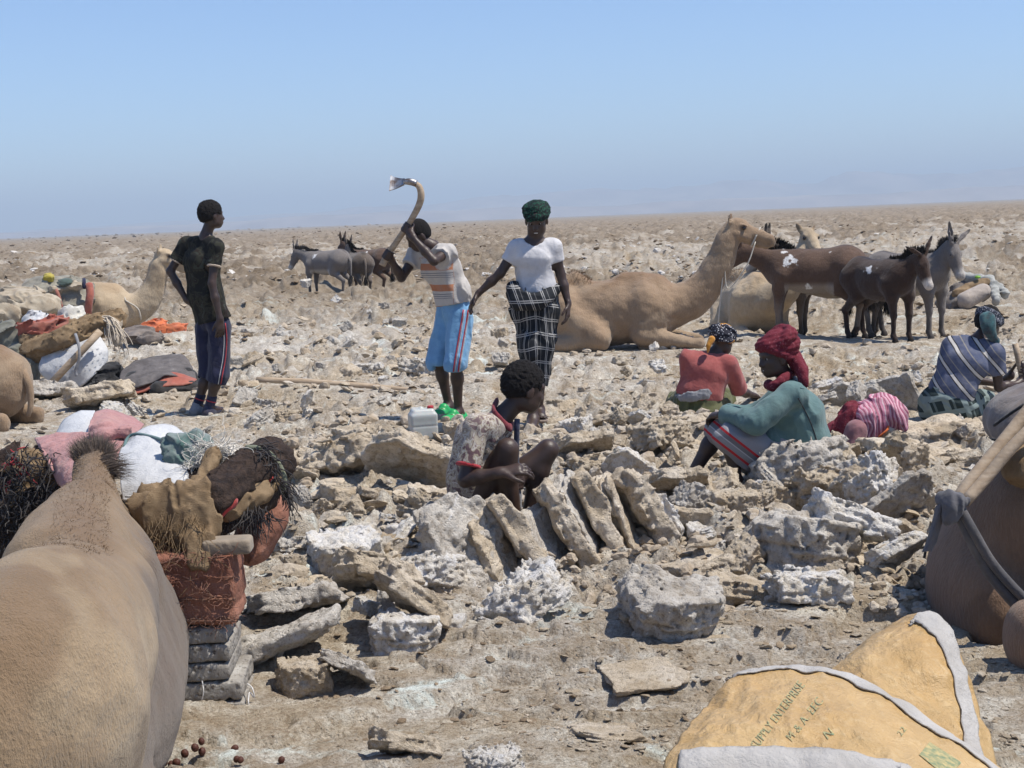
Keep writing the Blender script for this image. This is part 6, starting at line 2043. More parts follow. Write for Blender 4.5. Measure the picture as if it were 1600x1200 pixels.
# ============================================================ donkeys
def donkey(pos, fwd, label, cols, neck=(0.80, 0, 1.14), headdir=(0.75, 0, -0.75), scale=1.0, vox=0.013, seed=1, patches=(), stance=0.0, ears=((0.2, 0.9), (0.2, 0.9)), paleleg=0.0, group=None):
    T = Loc(pos, fwd, scale); s = scale; lt = T.l
    root = empty('donkey', tuple(float(q) for q in pos), label, 'donkey', group)
    hc = T(*neck)
    hd = unit(T.f * headdir[0] + T.l * headdir[1] + A((0, 0, 1)) * headdir[2])
    F = frame(hd, (0, 0, 1)); r, f, u = F
    L = lambda x, y, z: hc + (r * x + f * y + u * z) * s
    pr = [cap(T(-0.36, 0, 0.80), T(0.32, 0, 0.79), 0.235 * s, 0.215 * s, 0.08, lt, 0.90),
          ell(T(-0.02, 0, 0.74), A((0.36, 0.24, 0.24)) * s, np.array([T.f, T.l, (0, 0, 1)]), 0.08),
          ell(T(-0.42, 0, 0.84), A((0.22, 0.205, 0.21)) * s, np.array([T.f, T.l, (0, 0, 1)]), 0.08),
          cap(T(0.30, 0, 0.92), T(0.15, 0, 0.95), 0.09 * s, 0.07 * s, 0.08),
          cap(T(0.38, 0, 0.84), hc - u * 0.02 * s - f * 0.03 * s, 0.165 * s, 0.095 * s, 0.08, lt, 0.72),
          ell(L(0, 0.03, -0.01), A((0.078, 0.12, 0.095)) * s, F, 0.03),
          cap(L(0, 0.08, -0.005), L(0, 0.31, -0.02), 0.082 * s, 0.052 * s, 0.03, r, 0.88),
          ell(L(0, 0.345, -0.025), A((0.052, 0.055, 0.058)) * s, F, 0.02),
          cap(L(0, 0.03, -0.075), L(0, 0.30, -0.055), 0.055 * s, 0.035 * s, 0.03),
          ell(L(0.062, 0.09, 0.035), A((0.022, 0.035, 0.02)) * s, F, 0.015), ell(L(-0.062, 0.09, 0.035), A((0.022, 0.035, 0.02)) * s, F, 0.015)]
    for k, sx in enumerate((-1, 1)):
        out, upv = ears[k]
        e0 = L(sx * 0.045, -0.04, 0.07)
        dn = unit(r * sx * out + A((0, 0, 1)) * upv - f * 0.25)
        e1 = e0 + dn * 0.13 * s; e2 = e0 + dn * 0.25 * s
        pr += [cap(e0, e1, 0.026 * s, 0.034 * s, 0.02), cap(e1, e2, 0.034 * s, 0.012 * s, 0.01),
               cap(e0 + f * 0.03 * s + dn * 0.05 * s, e0 + f * 0.028 * s + dn * 0.19 * s, 0.016 * s, 0.016 * s, 0.01, op='-')]
    hooves = []
    for sg in (-1, 1):
        df = stance * sg
        kn = T(0.37 + df * 0.5, sg * 0.12, 0.35); fe = T(0.36 + df, sg * 0.12, 0.10)
        pr += [cap(T(0.30, sg * 0.13, 0.72), T(0.35, sg * 0.13, 0.58), 0.12 * s, 0.085 * s, 0.06), cap(T(0.35, sg * 0.13, 0.58), kn, 0.072 * s, 0.042 * s, 0.03),
               ell(kn, A((0.043, 0.043, 0.052)) * s, None, 0.02), cap(kn, fe, 0.036 * s, 0.029 * s, 0.02), ell(fe, A((0.034,) * 3) * s, None, 0.015), cap(fe, fe + (T(0.03, 0, -0.05) - T(0, 0, 0)), 0.030 * s, 0.035 * s, 0.015)]
        hooves.append(fe + (T(0.035, 0, -0.07) - T(0, 0, 0)))
        st = T(-0.30, sg * 0.14, 0.58); hk = T(-0.56 - df * 0.4, sg * 0.125, 0.38); f2 = T(-0.52 - df, sg * 0.125, 0.10)
        pr += [cap(T(-0.42, sg * 0.12, 0.78), st, 0.16 * s, 0.10 * s, 0.07), cap(st, hk, 0.085 * s, 0.042 * s, 0.04), ell(hk, A((0.045, 0.04, 0.05)) * s, None, 0.02),
               cap(hk, f2, 0.036 * s, 0.030 * s, 0.02), ell(f2, A((0.034,) * 3) * s, None, 0.015), cap(f2, f2 + (T(0.03, 0, -0.05) - T(0, 0, 0)), 0.030 * s, 0.035 * s, 0.015)]
        hooves.append(f2 + (T(0.035, 0, -0.07) - T(0, 0, 0)))
    me = sdf_mesh(pr, vox * s, lambda X, D: D - (fbm3(X * 7, 3, seed=seed) - 0.5) * 0.018, 'body', 0.04)
    vv = verts_np(me); q = T.inv(vv)
    n = fbm3(q * 7, 3, seed=seed)
    muz = sstep(0.14 * s, 0.07 * s, np.linalg.norm(vv - L(0, 0.36, -0.02), axis=1))
    tip = np.zeros(len(vv)); eye = np.zeros(len(vv))
    for k, sx in enumerate((-1, 1)):
        dn = unit(r * sx * ears[k][0] + A((0, 0, 1)) * ears[k][1] - f * 0.25)
        tip = np.maximum(tip, sstep(0.09 * s, 0.03 * s, np.linalg.norm(vv - (L(sx * 0.045, -0.04, 0.07) + dn * 0.25 * s), axis=1)))
        eye = np.maximum(eye, sstep(0.05 * s, 0.03 * s, np.linalg.norm(vv - L(sx * 0.075, 0.09, 0.02), axis=1)))
    belly = sstep(0.66, 0.58, q[:, 2]) * (q[:, 2] > 0.48) * (np.abs(q[:, 0]) < 0.28)
    fattr(me, 'top', sstep(0.95, 1.03, q[:, 2]) * (np.abs(q[:, 1]) < 0.05) * (q[:, 0] < 0.4) * 0.8)
    fattr(me, 'dark', np.clip(tip + sstep(0.30, 0.15, q[:, 2]) * 0.6 + 0.9 * eye * 0, 0, 1))
    fattr(me, 'pale', np.clip(muz * 0.9 + belly * cols.get('belly', 0.8) + paleleg * sstep(0.5, 0.3, q[:, 2]) * (q[:, 2] > 0.12), 0, 1))
    pt = np.zeros(len(vv))
    for (x, y, z, rr) in patches:
        d = np.linalg.norm((q - A((x, y, z))) * A((1, 0.8, 1.1)), axis=1)
        pt = np.maximum(pt, sstep(rr, rr * 0.8, d + (fbm3(q * 22, 3, 0.6, seed=seed + 4) - 0.5) * rr * 3.0))
    fattr(me, 'patch', pt)
    link('body', me, cols['mat'], root)
    animal_eyes(root, L, 0.070, 0.09, 0.028, 0.017 * s, EYE_D)
    for h in hooves:
        hm = sdf_mesh([cap(h + A((0, 0, 0.022 * s)), h - A((0, 0, 0.012 * s)), 0.034 * s, 0.044 * s, 0.005)], 0.012 * s, lambda X, D, h=h: np.maximum(D, np.abs(X[:, 2] - h[2]) - 0.03 * s), 'hoof', 0.01, 0)
        link('hoof', hm, cols['dark'], root)
    tube_obj('tail', [T(-0.60, 0, 0.90), T(-0.68, 0.01, 0.78), T(-0.69, 0.02, 0.60), T(-0.68, 0.02, 0.45)], [0.035 * s, 0.028 * s, 0.022 * s, 0.016 * s], cols['mat'], root, 7, 3)
    tf = np.array([T(-0.68, 0.02, 0.47)] * 160) + np.random.RandomState(seed).normal(0, 0.012, (160, 3))
    o = link('tail_tuft', fur_mesh('tail_tuft', tf, [A((0, 0, -1))] * 160, [0.18 * s] * 160, 0.004, seed, 0.2, 0.1), cols['dark'], root); o['kind'] = 'stuff'
    mp = smooth_path([T(0.20, 0, 1.00), T(0.42, 0, 1.02), (T(*neck) + T(0.42, 0, 1.0)) / 2 + A((0, 0, 0.09)) * s - T.f * 0.04, L(0, -0.06, 0.10)], 8)
    mp = [p for p in mp for _ in range(40)]
    o = link('mane', fur_mesh('mane', np.array(mp) + np.random.RandomState(seed + 3).normal(0, 0.012, (len(mp), 3)), [A((0, 0, 1)) - T.f * 0.3] * len(mp), [0.065 * s] * len(mp), 0.006, seed, -0.05, 0.10), cols['dark'], root); o['kind'] = 'stuff'
    return root, T, L


m = NT('black_donkey_hair'); m.color((0.018, 0.014, 0.012)); DK = m.m
m = NT('grey_donkey_hair'); m.color((0.055, 0.048, 0.045)); DG = m.m
D_BR = dict(mat=fur_mat('dark_brown_donkey_fur', (0.128, 0.078, 0.054), (0.045, 0.030, 0.022), (0.030, 0.021, 0.018), (0.510, 0.450, 0.375)), dark=DK, belly=0.5)
D_BK = dict(mat=fur_mat('black_brown_donkey_fur', (0.057, 0.033, 0.024), (0.022, 0.015, 0.015), (0.022, 0.015, 0.015), (0.750, 0.675, 0.600)), dark=DK, belly=0.0)
D_GR = dict(mat=fur_mat('grey_donkey_fur', (0.20, 0.175, 0.16), (0.06, 0.05, 0.045), (0.045, 0.038, 0.034), (0.50, 0.46, 0.41)), dark=DG)
D_GB = dict(mat=fur_mat('grey_brown_donkey_fur', (0.15, 0.118, 0.095), (0.05, 0.04, 0.03), (0.03, 0.025, 0.02), (0.42, 0.36, 0.30)), dark=DK)


def dk(px, py, Y, *a, **k):
    p = P(px, py, Y)
    return donkey((p.x, Y, gz(p.x, Y) - 0.015), *a, **k)


dk(511, 462, 31.0, (-0.86, 0.5, 0), 'grey donkey with its head lowered, leftmost of the three far donkeys', D_GR, neck=(0.78, 0.0, 0.98), headdir=(0.55, 0.05, -0.85), vox=0.018, seed=2, patches=[(0.15, 0.2, 0.93, 0.07)])
dk(562, 462, 31.6, (-0.35, 0.93, 0), 'grey brown donkey seen from behind, between the two other far donkeys', D_GB, scale=0.96, vox=0.018, seed=3, stance=0.04)
dk(580, 458, 32.4, (-0.80, 0.6, 0), 'dark grey donkey nearest the raised pick handle among the three far donkeys', D_BR, vox=0.018, seed=4, patches=[(-0.02, 0.2, 0.95, 0.06)], stance=-0.05)
dk(1300, 527, 17.7, (-0.90, 0.4, 0), 'brown donkey mostly hidden behind the dark donkey with white patches', D_GB, vox=0.016, seed=8)
dk(1268, 524, 16.7, (-0.95, 0.30, 0), 'dark brown donkey with white saddle patches, head hidden behind the brown camel', D_BR, neck=(0.80, 0.05, 1.02), headdir=(0.80, 0.1, -0.55), scale=1.01, vox=0.0135, seed=5,
   patches=[(0.24, 0.2, 0.90, 0.085), (0.30, 0.12, 1.00, 0.05), (-0.22, 0.18, 0.97, 0.040), (0.02, 0.24, 0.60, 0.05)], paleleg=0.25)
dk(1422, 526, 17.0, (0.60, -0.80, 0), 'grey donkey with upright ears and a white muzzle, rightmost of the group', D_GR, neck=(0.60, 0.0, 1.08), headdir=(0.50, -0.10, -1.0), scale=0.99, vox=0.013, seed=6,
   ears=((1.3, 0.7), (0.05, 1.0)))
dk(1378, 531, 16.0, (0.42, -0.91, 0), 'almost black donkey with white muzzle and small white patch in front of the grey one', D_BK, neck=(0.62, 0.08, 1.02), headdir=(0.45, 0.05, -0.85), scale=0.90, vox=0.013, seed=7,
   patches=[(0.0, -0.2, 0.92, 0.055), (0.14, -0.2, 0.93, 0.025)], ears=((0.7, 0.9), (1.2, 0.35)))
# ============================================================ loads, sacks, tools
from mathutils.bvhtree import BVHTree


def blob(name, prims, mat, vox=0.008, fold=(0.012, 12, (0, 0, 1)), seed=1, parent=None, fuzz=0.0, pad=0.04, extra=None):
    f0 = folds(fold[0], fold[1], fold[2], seed)
    def post(X, D):
        D = f0(X, D)
        if fuzz:
            D = D - (fbm3(X * 60, 2, 0.6, seed=seed) - 0.5) * fuzz
        if extra:
            D = extra(X, D)
        return D
    me = sdf_mesh(prims, vox, post, name, pad)
    return link(name, me, mat, parent)


def top(name, loc, o, label, cat, group=None):
    """make a single-mesh thing top-level with its origin on loc"""
    rebase(o, Vector(loc))
    return tag(o, label, cat, group)


def strands(name, roots, dirs, lens, rad, mat, parent, seed=1, droop=1.2, wob=0.25, n=5):
    rs = np.random.RandomState(seed); parts = []
    for p, d, l in zip(roots, dirs, lens):
        d = unit(A(d) + rs.normal(0, wob, 3)); pts = [A(p)]; dd = d
        for k in range(n):
            dd = unit(dd + A((0, 0, -1)) * droop / n + rs.normal(0, wob * 0.8, 3))
            pts.append(pts[-1] + dd * l / n)
        parts.append(tube(pts, list(np.linspace(rad, rad * 0.5, n + 1)), 4, False))
    v, q = join_np(parts)
    o = link(name, mesh_np(name, v, q), mat, parent)
    o['kind'] = 'stuff'
    return o


def sheet(name, rows, mat, parent=None, nu=60, nv=40, wr=0.006, seed=1, thick=0.004, fr=9, close=None):
    """lofted cloth surface through rows of (px, py, Y) or vectors; returns object and points grid"""
    R_ = [[A(P(*q)) if len(q) == 3 and abs(q[0]) > 20 else A(q) for q in r] for r in rows]
    if close is not None:
        R_ = close(R_)
    R2 = []
    for r in R_:
        s = smooth_path(r, 8); s = np.array(s)
        t = np.linspace(0, len(s) - 1, nu)
        R2.append(np.stack([np.interp(t, range(len(s)), s[:, k]) for k in range(3)], 1))
    R2 = np.array(R2)
    G_ = []
    for j in range(nu):
        s = np.array(smooth_path(list(R2[:, j]), 8))
        t = np.linspace(0, len(s) - 1, nv)
        G_.append(np.stack([np.interp(t, range(len(s)), s[:, k]) for k in range(3)], 1))
    G_ = np.array(G_)
    du = np.gradient(G_, axis=0); dv_ = np.gradient(G_, axis=1)
    N = np.cross(du, dv_); N /= np.linalg.norm(N, axis=-1, keepdims=True) + 1e-9
    if (N * (A((0, 0, CAM_H)) - G_)).sum(-1).mean() < 0:
        N = -N
    n = fbm3(G_ * fr, 4, 0.55, seed=seed); n2 = 1 - np.abs(fbm3(G_ * A((fr * 1.5, fr * 1.5, fr * 0.5)), 3, seed=seed + 4) - 0.5) * 4
    G_ = G_ + N * ((n - 0.5) * 2 * wr + (n2 - 0.6) * wr * 0.6)[..., None]
    a, b = G_, G_ - N * thick
    v = np.concatenate([a.reshape(-1, 3), b.reshape(-1, 3)])
    I = np.arange(nu - 1)[:, None] * nv; J = np.arange(nv - 1)[None]
    q = np.stack([I + J, I + nv + J, I + nv + J + 1, I + J + 1], -1).reshape(-1, 4)
    M = nu * nv
    qs = [q, q[:, ::-1] + M]
    e = np.arange(nv - 1); qs.append(np.stack([e, e + 1, e + 1 + M, e + M], 1)); e2 = e + (nu - 1) * nv; qs.append(np.stack([e2 + 1, e2, e2 + M, e2 + 1 + M], 1))
    e = np.arange(nu - 1) * nv; qs.append(np.stack([e + nv, e, e + M, e + nv + M], 1)); e2 = e + nv - 1; qs.append(np.stack([e2, e2 + nv, e2 + nv + M, e2 + M], 1))
    o = link(name, mesh_np(name, v, np.concatenate(qs)), mat, parent)
    return o, G_, N


# ---- salt bars stacked beside the foreground camel
m = NT('sawn_salt'); v = m.coord()
c = m.ramp(m.noise(v, 9, 6, 0.65), [(0.3, (0.19, 0.17, 0.15)), (0.55, (0.31, 0.285, 0.25)), (0.75, (0.44, 0.42, 0.385))])
c = m.mix(m.ramp(m.noise(v, 38, 4, 0.65), [(0.33, 0.85), (0.42, 0.0)]), c, (0.07, 0.05, 0.04))
m.color(c); m.bump(m.math('ADD', m.noise(v, 30, 6, 0.7), m.math('MULTIPLY', m.ramp(m.voro(v, 45), [(0.05, 0), (0.35, 1)]), 0.5)), 0.012, 0.9); SAWN = m.m
byaw = math.radians(3)
RB = np.array([[math.cos(byaw), math.sin(byaw), 0], [-math.sin(byaw), math.cos(byaw), 0], [0, 0, 1]])
corner = A(P(383, 1128, 4.47))
gz0 = corner[2]
bars = [(0.0, 0.066, 'lowest grey salt bar, resting on the ground at the bottom of the tied stack'), (-0.004, 0.066, 'second salt bar from the bottom of the stack, tied with white string'),
        (-0.040, 0.058, 'third salt bar from the bottom of the stack, set back a little'), (-0.036, 0.058, 'fourth salt bar from the bottom of the stack with a dark gap above it'),
        (-0.042, 0.052, 'topmost salt bar of the stack, under the reddish cushion')]
zc = gz0 + 0.002
BARS = []
for i, (dx, hh_, lb) in enumerate(bars):
    c_ = corner + RB.T @ A((-0.21 + dx, 0.15, 0)) + A((0, 0, zc - gz0 + hh_ / 2))
    dims = A((0.21, 0.15, hh_ / 2 - 0.001)) - 0.005
    me = sdf_mesh([box(c_, dims, RB, 0.006)], 0.0075, lambda X, D, i=i: D + sstep(0.60, 0.78, fbm3(X * 34, 2, 0.6, seed=i)) * 0.010 + (fbm3(X * 9, 3, seed=i + 3) - 0.5) * 0.006, 'salt_bar', 0.01)
    o = link('salt_bar', me, SAWN)
    top('salt_bar', c_, o, lb, 'salt bar', 'salt bars tied in a stack')
    BARS.append(c_); zc += hh_ + 0.004
STRING = cloth('white_string', (0.75, 0.73, 0.70))
def wrapstring(px, y0, y1, Y=4.45):
    pts = [P(px, y0 - 2, Y + 0.03), P(px + 1, y0, Y), P(px + 3, (y0 + y1) / 2, Y - 0.012), P(px - 1, y1, Y), P(px - 2, y1 + 3, Y + 0.04)]
    o = tube_obj('string', pts, 0.0022, STRING, None, 5, 3)
    return o
for px, y0, y1 in ((315, 1066, 1097), (284, 1070, 1094)):
    o = wrapstring(px, y0, y1, 4.455)
    top('string', P(px, y0, 4.45), o, 'white string tied round the second salt bar, %s' % ('right loop' if px == 315 else 'left loop beside the camel'), 'string')
o = tube_obj('string', [P(386, 1068, 4.55), P(394, 1075, 4.5), P(397, 1090, 4.5), P(390, 1082, 4.5), P(388, 1098, 4.48), P(392, 1108, 4.48), P(388, 1120, 4.48)], 0.0025, STRING, None, 5, 4)
top('string', P(386, 1100, 4.5), o, 'loose white string hanging at the right corner of the salt bar stack', 'string')

# reddish stuffed cushion on the bars
cush_mat = NT('faded_red_sacking'); v = cush_mat.coord()
cc = cush_mat.ramp(cush_mat.noise(v, 7, 6, 0.65), [(0.3, (0.19, 0.075, 0.048)), (0.6, (0.31, 0.145, 0.098)), (0.8, (0.40, 0.22, 0.165))])
cush_mat.color(cc); cush_mat.bump(cush_mat.noise(v, 60, 5, 0.7), 0.01, 0.9); cush_mat = cush_mat.m
STITCH = cloth('brown_red_thread', (0.24, 0.09, 0.05), (0.13, 0.06, 0.04))
zt = zc + 0.125
cpos = corner + RB.T @ A((-0.165, 0.12, 0)) + A((0, 0, zt - gz0))
cu = empty('pack_cushion', tuple(cpos - A((0, 0, 0.125))), 'faded red stuffed cushion with ragged stitching resting on the salt bars', 'cushion')
me = sdf_mesh([box(cpos, (0.140, 0.10, 0.098), RB, 0.022)], 0.0075, lambda X, D: D - (fbm3(X * 13, 3, seed=5) - 0.5) * 0.030 + 0.006 * np.exp(-((np.mod((X[:, 2] - cpos[2]) + 0.095 + 0.02 * np.sin(X[:, 0] * 18), 0.088) - 0.044) / 0.008) ** 2), 'cover', 0.03)
link('cover', me, cush_mat, cu)
rs = np.random.RandomState(4)
roots = []; dirs = []
fw = RB.T @ A((0, -1, 0))
for zz in (-0.105, -0.035, 0.03, 0.105):
    for k in range(60):
        x = rs.uniform(-0.16, 0.165)
        roots.append(cpos + RB.T @ A((x, -0.128, 0)) + A((0, 0, zz + rs.normal(0, 0.010)))); dirs.append(fw + A((rs.normal(0, 1.2), -0.2, rs.normal(0, 0.8))))
strands('loose_threads', roots, dirs, rs.uniform(0.02, 0.06, len(roots)), 0.0013, STITCH, cu, 6, 0.5, 0.5)
for k, zz in enumerate((-0.10, -0.03, 0.035, 0.10)):
    pts = [cpos + RB.T @ A((x, -0.124 - 0.004 * math.sin(x * 90), 0)) + A((0, 0, zz + 0.008 * math.sin(x * 70 + k))) for x in np.linspace(-0.155, 0.16, 26)]
    tube_obj('seam', pts, 0.0035, STITCH, cu, 5)

o = blob('wooden_block', [box(A(P(356, 852, 4.51)), (0.066, 0.035, 0.014), RB, 0.012)], cloth('grey_brown_timber', (0.27, 0.215, 0.155), (0.19, 0.15, 0.11), rough=0.8), 0.006, (0.003, 10, (1, 0, 0)), 2)
top('wooden_block', P(355, 865, 4.5), o, 'rounded wooden block lying on top of the faded red cushion', 'wood')
o = blob('pack_cushion', [cap(P(395, 850, 5.15), P(425, 800, 5.2), 0.07, 0.07, 0.02, (0, 1, 0), 1.5)], cush_mat, 0.010, (0.02, 12, (1, 0, 1)), 8, None, 0.01)
top('pack_cushion', P(410, 865, 5.15), o, 'second reddish cushion half hidden behind the black fringed rug', 'cushion')

# saddle load above
BURLAP = NT('burlap'); v = BURLAP.coord()
BURLAP.color(BURLAP.ramp(BURLAP.noise(v, 16, 5, 0.7), [(0.3, (0.17, 0.11, 0.058)), (0.65, (0.27, 0.19, 0.11))])); BURLAP.bump(BURLAP.noise(BURLAP.coord((1, 1, 3)), 140, 3, 0.7), 0.006, 0.8); BURLAP = BURLAP.m
RUG = NT('black_brown_wool'); v = RUG.coord()
RUG.color(RUG.ramp(RUG.noise(v, 30, 5, 0.7), [(0.35, (0.022, 0.015, 0.013)), (0.7, (0.075, 0.048, 0.035))])); RUG.bump(RUG.noise(v, 110, 4, 0.7), 0.012, 1.0); RUG = RUG.m
DARKW = cloth('dark_wool_thread', (0.022, 0.017, 0.018))
PWHITE = NT('white_plastic_sack'); v = PWHITE.coord()
PWHITE.color(PWHITE.ramp(PWHITE.noise(v, 5, 5), [(0.3, (0.46, 0.46, 0.46)), (0.7, (0.58, 0.575, 0.57))])); PWHITE.rough(0.5)
PWHITE.bump(PWHITE.math('ADD', PWHITE.noise(v, 24, 5, 0.6), PWHITE.math('MULTIPLY', PWHITE.noise(PWHITE.coord((1, 1, 6)), 90, 2), 0.3)), 0.012, 0.7); PWHITE = PWHITE.m
PINKC = cloth('pink_sackcloth', (0.42, 0.22, 0.205), (0.32, 0.155, 0.15), wrinkle=30, bump=0.008)

base = empty('pack_saddle', tuple(P(300, 800, 4.95)), 'saddle pad of dark rugs lying on top of the cushions in the left foreground', 'saddle pad')
blob('pad', [cap(P(215, 820, 5.0), P(300, 800, 4.85), 0.11, 0.13, 0.05, (0, 1, 0), 1.5), cap(P(300, 800, 4.85), P(385, 770, 4.95), 0.12, 0.10, 0.05, (0, 1, 0), 1.5)], RUG, 0.011, (0.03, 9, (1, 0, 0)), 3, base, 0.02)
o = blob('burlap', [cap(P(228, 782, 4.70), P(300, 778, 4.66), 0.030, 0.034, 0.03, (0, 0, 1), 1.5), cap(P(300, 770, 4.64), P(335, 715, 4.80), 0.034, 0.022, 0.03, (0, 1, 0), 1.6), cap(P(305, 765, 4.58), P(312, 850, 4.52), 0.035, 0.020, 0.02, (1, 0, 0), 1.9),
                    cap(P(245, 790, 4.58), P(262, 830, 4.55), 0.045, 0.022, 0.03, (1, 0, 0), 2.0), cap(P(232, 770, 4.66), P(228, 835, 4.60), 0.022, 0.012, 0.02), cap(P(306, 840, 4.5), P(312, 885, 4.46), 0.018, 0.010, 0.02, (1, 0, 0), 1.7)],
         BURLAP, 0.0065, (0.022, 16, (0, 0, 1)), 5, None, 0.012)
top('burlap', P(300, 800, 4.6), o, 'torn brown burlap hanging down in tatters over the front of the load', 'burlap')
rs = np.random.RandomState(8)
roots = [A(P(rs.uniform(232, 322), rs.uniform(800, 880), 4.50)) for _ in range(170)]
strands('frayed_threads', roots, [(0, -0.2, -1)] * 170, rs.uniform(0.03, 0.16, 170), 0.0014, BURLAP, base, 5, 0.8, 0.35)
rug = empty('fringed_rug', tuple(P(380, 770, 4.8)), 'rolled black woollen rug with long fringe on the right of the load', 'rug')
ra, rb = A(P(335, 778, 4.62)), A(P(428, 722, 4.95))
blob('roll', [cap(ra, rb, 0.062, 0.078, 0.02), cap(P(335, 752, 4.72), P(415, 705, 5.0), 0.035, 0.05, 0.04)], RUG, 0.007, (0.014, 30, unit(rb - ra)), 7, rug, 0.012)
blob('red_end', [cap(P(338, 800, 4.60), P(360, 782, 4.62), 0.028, 0.024, 0.02)], cloth('red_wool', (0.50, 0.05, 0.035), (0.32, 0.03, 0.03)), 0.007, (0.008, 20, (1, 0, 0)), 4, rug)
blob('red_patch', [cap(P(395, 762, 4.78), P(415, 748, 4.80), 0.020, 0.024, 0.02)], cloth('red_wool', (0.50, 0.05, 0.035), (0.32, 0.03, 0.03)), 0.007, (0.008, 20, (1, 0, 0)), 4, rug)
blob('lining', [cap(P(350, 796, 4.63), P(405, 768, 4.76), 0.034, 0.034, 0.02), cap(P(405, 770, 4.8), P(432, 745, 4.86), 0.03, 0.03, 0.02)], BURLAP, 0.0075, (0.016, 20, (1, 0, 0)), 9, rug, 0.01)
rs = np.random.RandomState(9)
roots = []; dirs = []
for k in range(150):
    t = rs.rand(); roots.append(A(P(400 + 48 * t + rs.normal(0, 4), 700 + 95 * t ** 1.5 * 0.8 + rs.normal(0, 6), 4.85 + rs.normal(0, 0.03)))); dirs.append((0.7, -0.3, 0.3 - t))
strands('fringe', roots, dirs, rs.uniform(0.04, 0.11, 150), 0.0026, DARKW, rug, 7, 1.5, 0.4, 6)
roots = [A(P(rs.uniform(330, 425), rs.uniform(790, 812), 4.66)) for _ in range(150)]
strands('lower_fringe', roots, [(0.1, -0.2, -1)] * 150, rs.uniform(0.03, 0.10, 150), 0.0022, DARKW, rug, 8, 1.0, 0.4)
tube_obj('grey_cord', [P(385, 700, 4.88), P(410, 703, 4.86), P(432, 722, 4.84), P(444, 750, 4.84), P(440, 772, 4.84)], 0.012, cloth('olive_grey_cord', (0.17, 0.18, 0.12)), rug, 8, 4)

def sackrow(a): return a
o, Gs, Ns = sheet('white_sack', [[(196, 690, 5.32), (225, 668, 5.36), (262, 662, 5.38), (292, 678, 5.34), (316, 712, 5.25)],
                         [(186, 712, 5.10), (215, 700, 5.12), (256, 696, 5.12), (290, 706, 5.08), (318, 735, 5.05)],
                         [(188, 748, 4.90), (218, 745, 4.86), (250, 742, 4.84), (285, 742, 4.82), (318, 748, 4.86)],
                         [(192, 782, 4.80), (225, 781, 4.76), (255, 776, 4.74), (288, 764, 4.75), (316, 752, 4.80)]], PWHITE, None, 60, 50, 0.007, 3, 0.02)
top('white_sack', P(255, 780, 4.9), o, 'smooth white plastic sack folded over the top of the foreground load', 'sack')
tube_obj('hem', [P(196, 776, 4.775), P(225, 775, 4.745), P(255, 770, 4.725), P(288, 757, 4.735), P(315, 746, 4.79)], 0.004, PWHITE, o, 6, 5)
o, _, _ = sheet('white_sack', [[(85, 680, 5.9), (100, 655, 5.95), (125, 642, 5.98), (148, 640, 5.98)], [(82, 692, 5.7), (105, 680, 5.7), (130, 672, 5.7), (152, 670, 5.7)], [(90, 710, 5.55), (110, 700, 5.5), (135, 695, 5.5), (160, 690, 5.5)]], PWHITE, None, 30, 24, 0.006, 5, 0.02)
top('white_sack', P(115, 700, 5.7), o, 'piece of white sack showing behind the pink cloth', 'sack')
pk_ = empty('pink_cloth', tuple(P(140, 740, 5.3)), 'dusty pink cloth knotted over the load, left of the white sack', 'cloth')
sheet('upper_fold', [[(150, 642, 5.85), (170, 637, 5.88), (195, 645, 5.88), (226, 662, 5.8)], [(140, 662, 5.65), (165, 660, 5.66), (190, 668, 5.66), (212, 676, 5.6)], [(138, 680, 5.5), (160, 682, 5.46), (180, 680, 5.46), (196, 684, 5.5)]], PINKC, pk_, 40, 30, 0.012, 7, 0.008)
sheet('main_fold', [[(56, 684, 5.55), (90, 678, 5.50), (130, 676, 5.46), (172, 680, 5.44), (196, 682, 5.42)], [(66, 702, 5.40), (95, 705, 5.30), (130, 706, 5.22), (165, 705, 5.20), (188, 700, 5.25)],
                    [(78, 728, 5.30), (100, 738, 5.16), (130, 742, 5.08), (160, 738, 5.08), (182, 722, 5.15)], [(92, 755, 5.22), (105, 775, 5.08), (125, 785, 5.0), (150, 780, 5.0), (175, 755, 5.06)]], PINKC, pk_, 60, 44, 0.016, 9, 0.008)
tube_obj('hem', [P(57, 686, 5.54), P(67, 704, 5.39), P(80, 728, 5.28), P(94, 757, 5.2)], 0.008, PINKC, pk_, 6, 4)
blob('knot', [ell(P(168, 678, 5.38), (0.05, 0.05, 0.035)), cap(P(150, 676, 5.4), P(195, 678, 5.38), 0.022, 0.025, 0.02)], PINKC, 0.007, (0.02, 24, (1, 0, 0)), 4, pk_)
tube_obj('cord', [P(194, 700, 5.2), P(199, 685, 5.3), P(212, 678, 5.3), P(240, 683, 5.2), P(266, 692, 5.1)], 0.006, TEAL_C, pk_, 6, 4)
o = blob('green_cloth_bundle', [ell(P(285, 712, 4.98), (0.075, 0.06, 0.05), None, 0.04), ell(P(308, 692, 5.02), (0.05, 0.05, 0.038), None, 0.04), cap(P(262, 700, 5.0), P(290, 728, 4.93), 0.03, 0.03, 0.03)], None or cloth('green_grey_striped_cloth', (0.055, 0.115, 0.10), (0.26, 0.27, 0.26), wrinkle=14), 0.006, (0.030, 22, (1, 0, -0.6)), 6)
top('green_cloth_bundle', P(290, 735, 4.95), o, 'crumpled dark green and grey cloth lying on the white sack', 'cloth')
rs = np.random.RandomState(12)
tang = empty('string_tangle', tuple(P(335, 730, 4.9)), 'tangle of pale string and fibre beside the green cloth', 'string')
blob('core', [ell(P(340, 716, 4.9), (0.06, 0.05, 0.04), None, 0.03)], cloth('pale_fibre', (0.62, 0.57, 0.50), (0.45, 0.40, 0.33)), 0.006, (0.03, 30, (1, 0, 0)), 5, tang, 0.02)
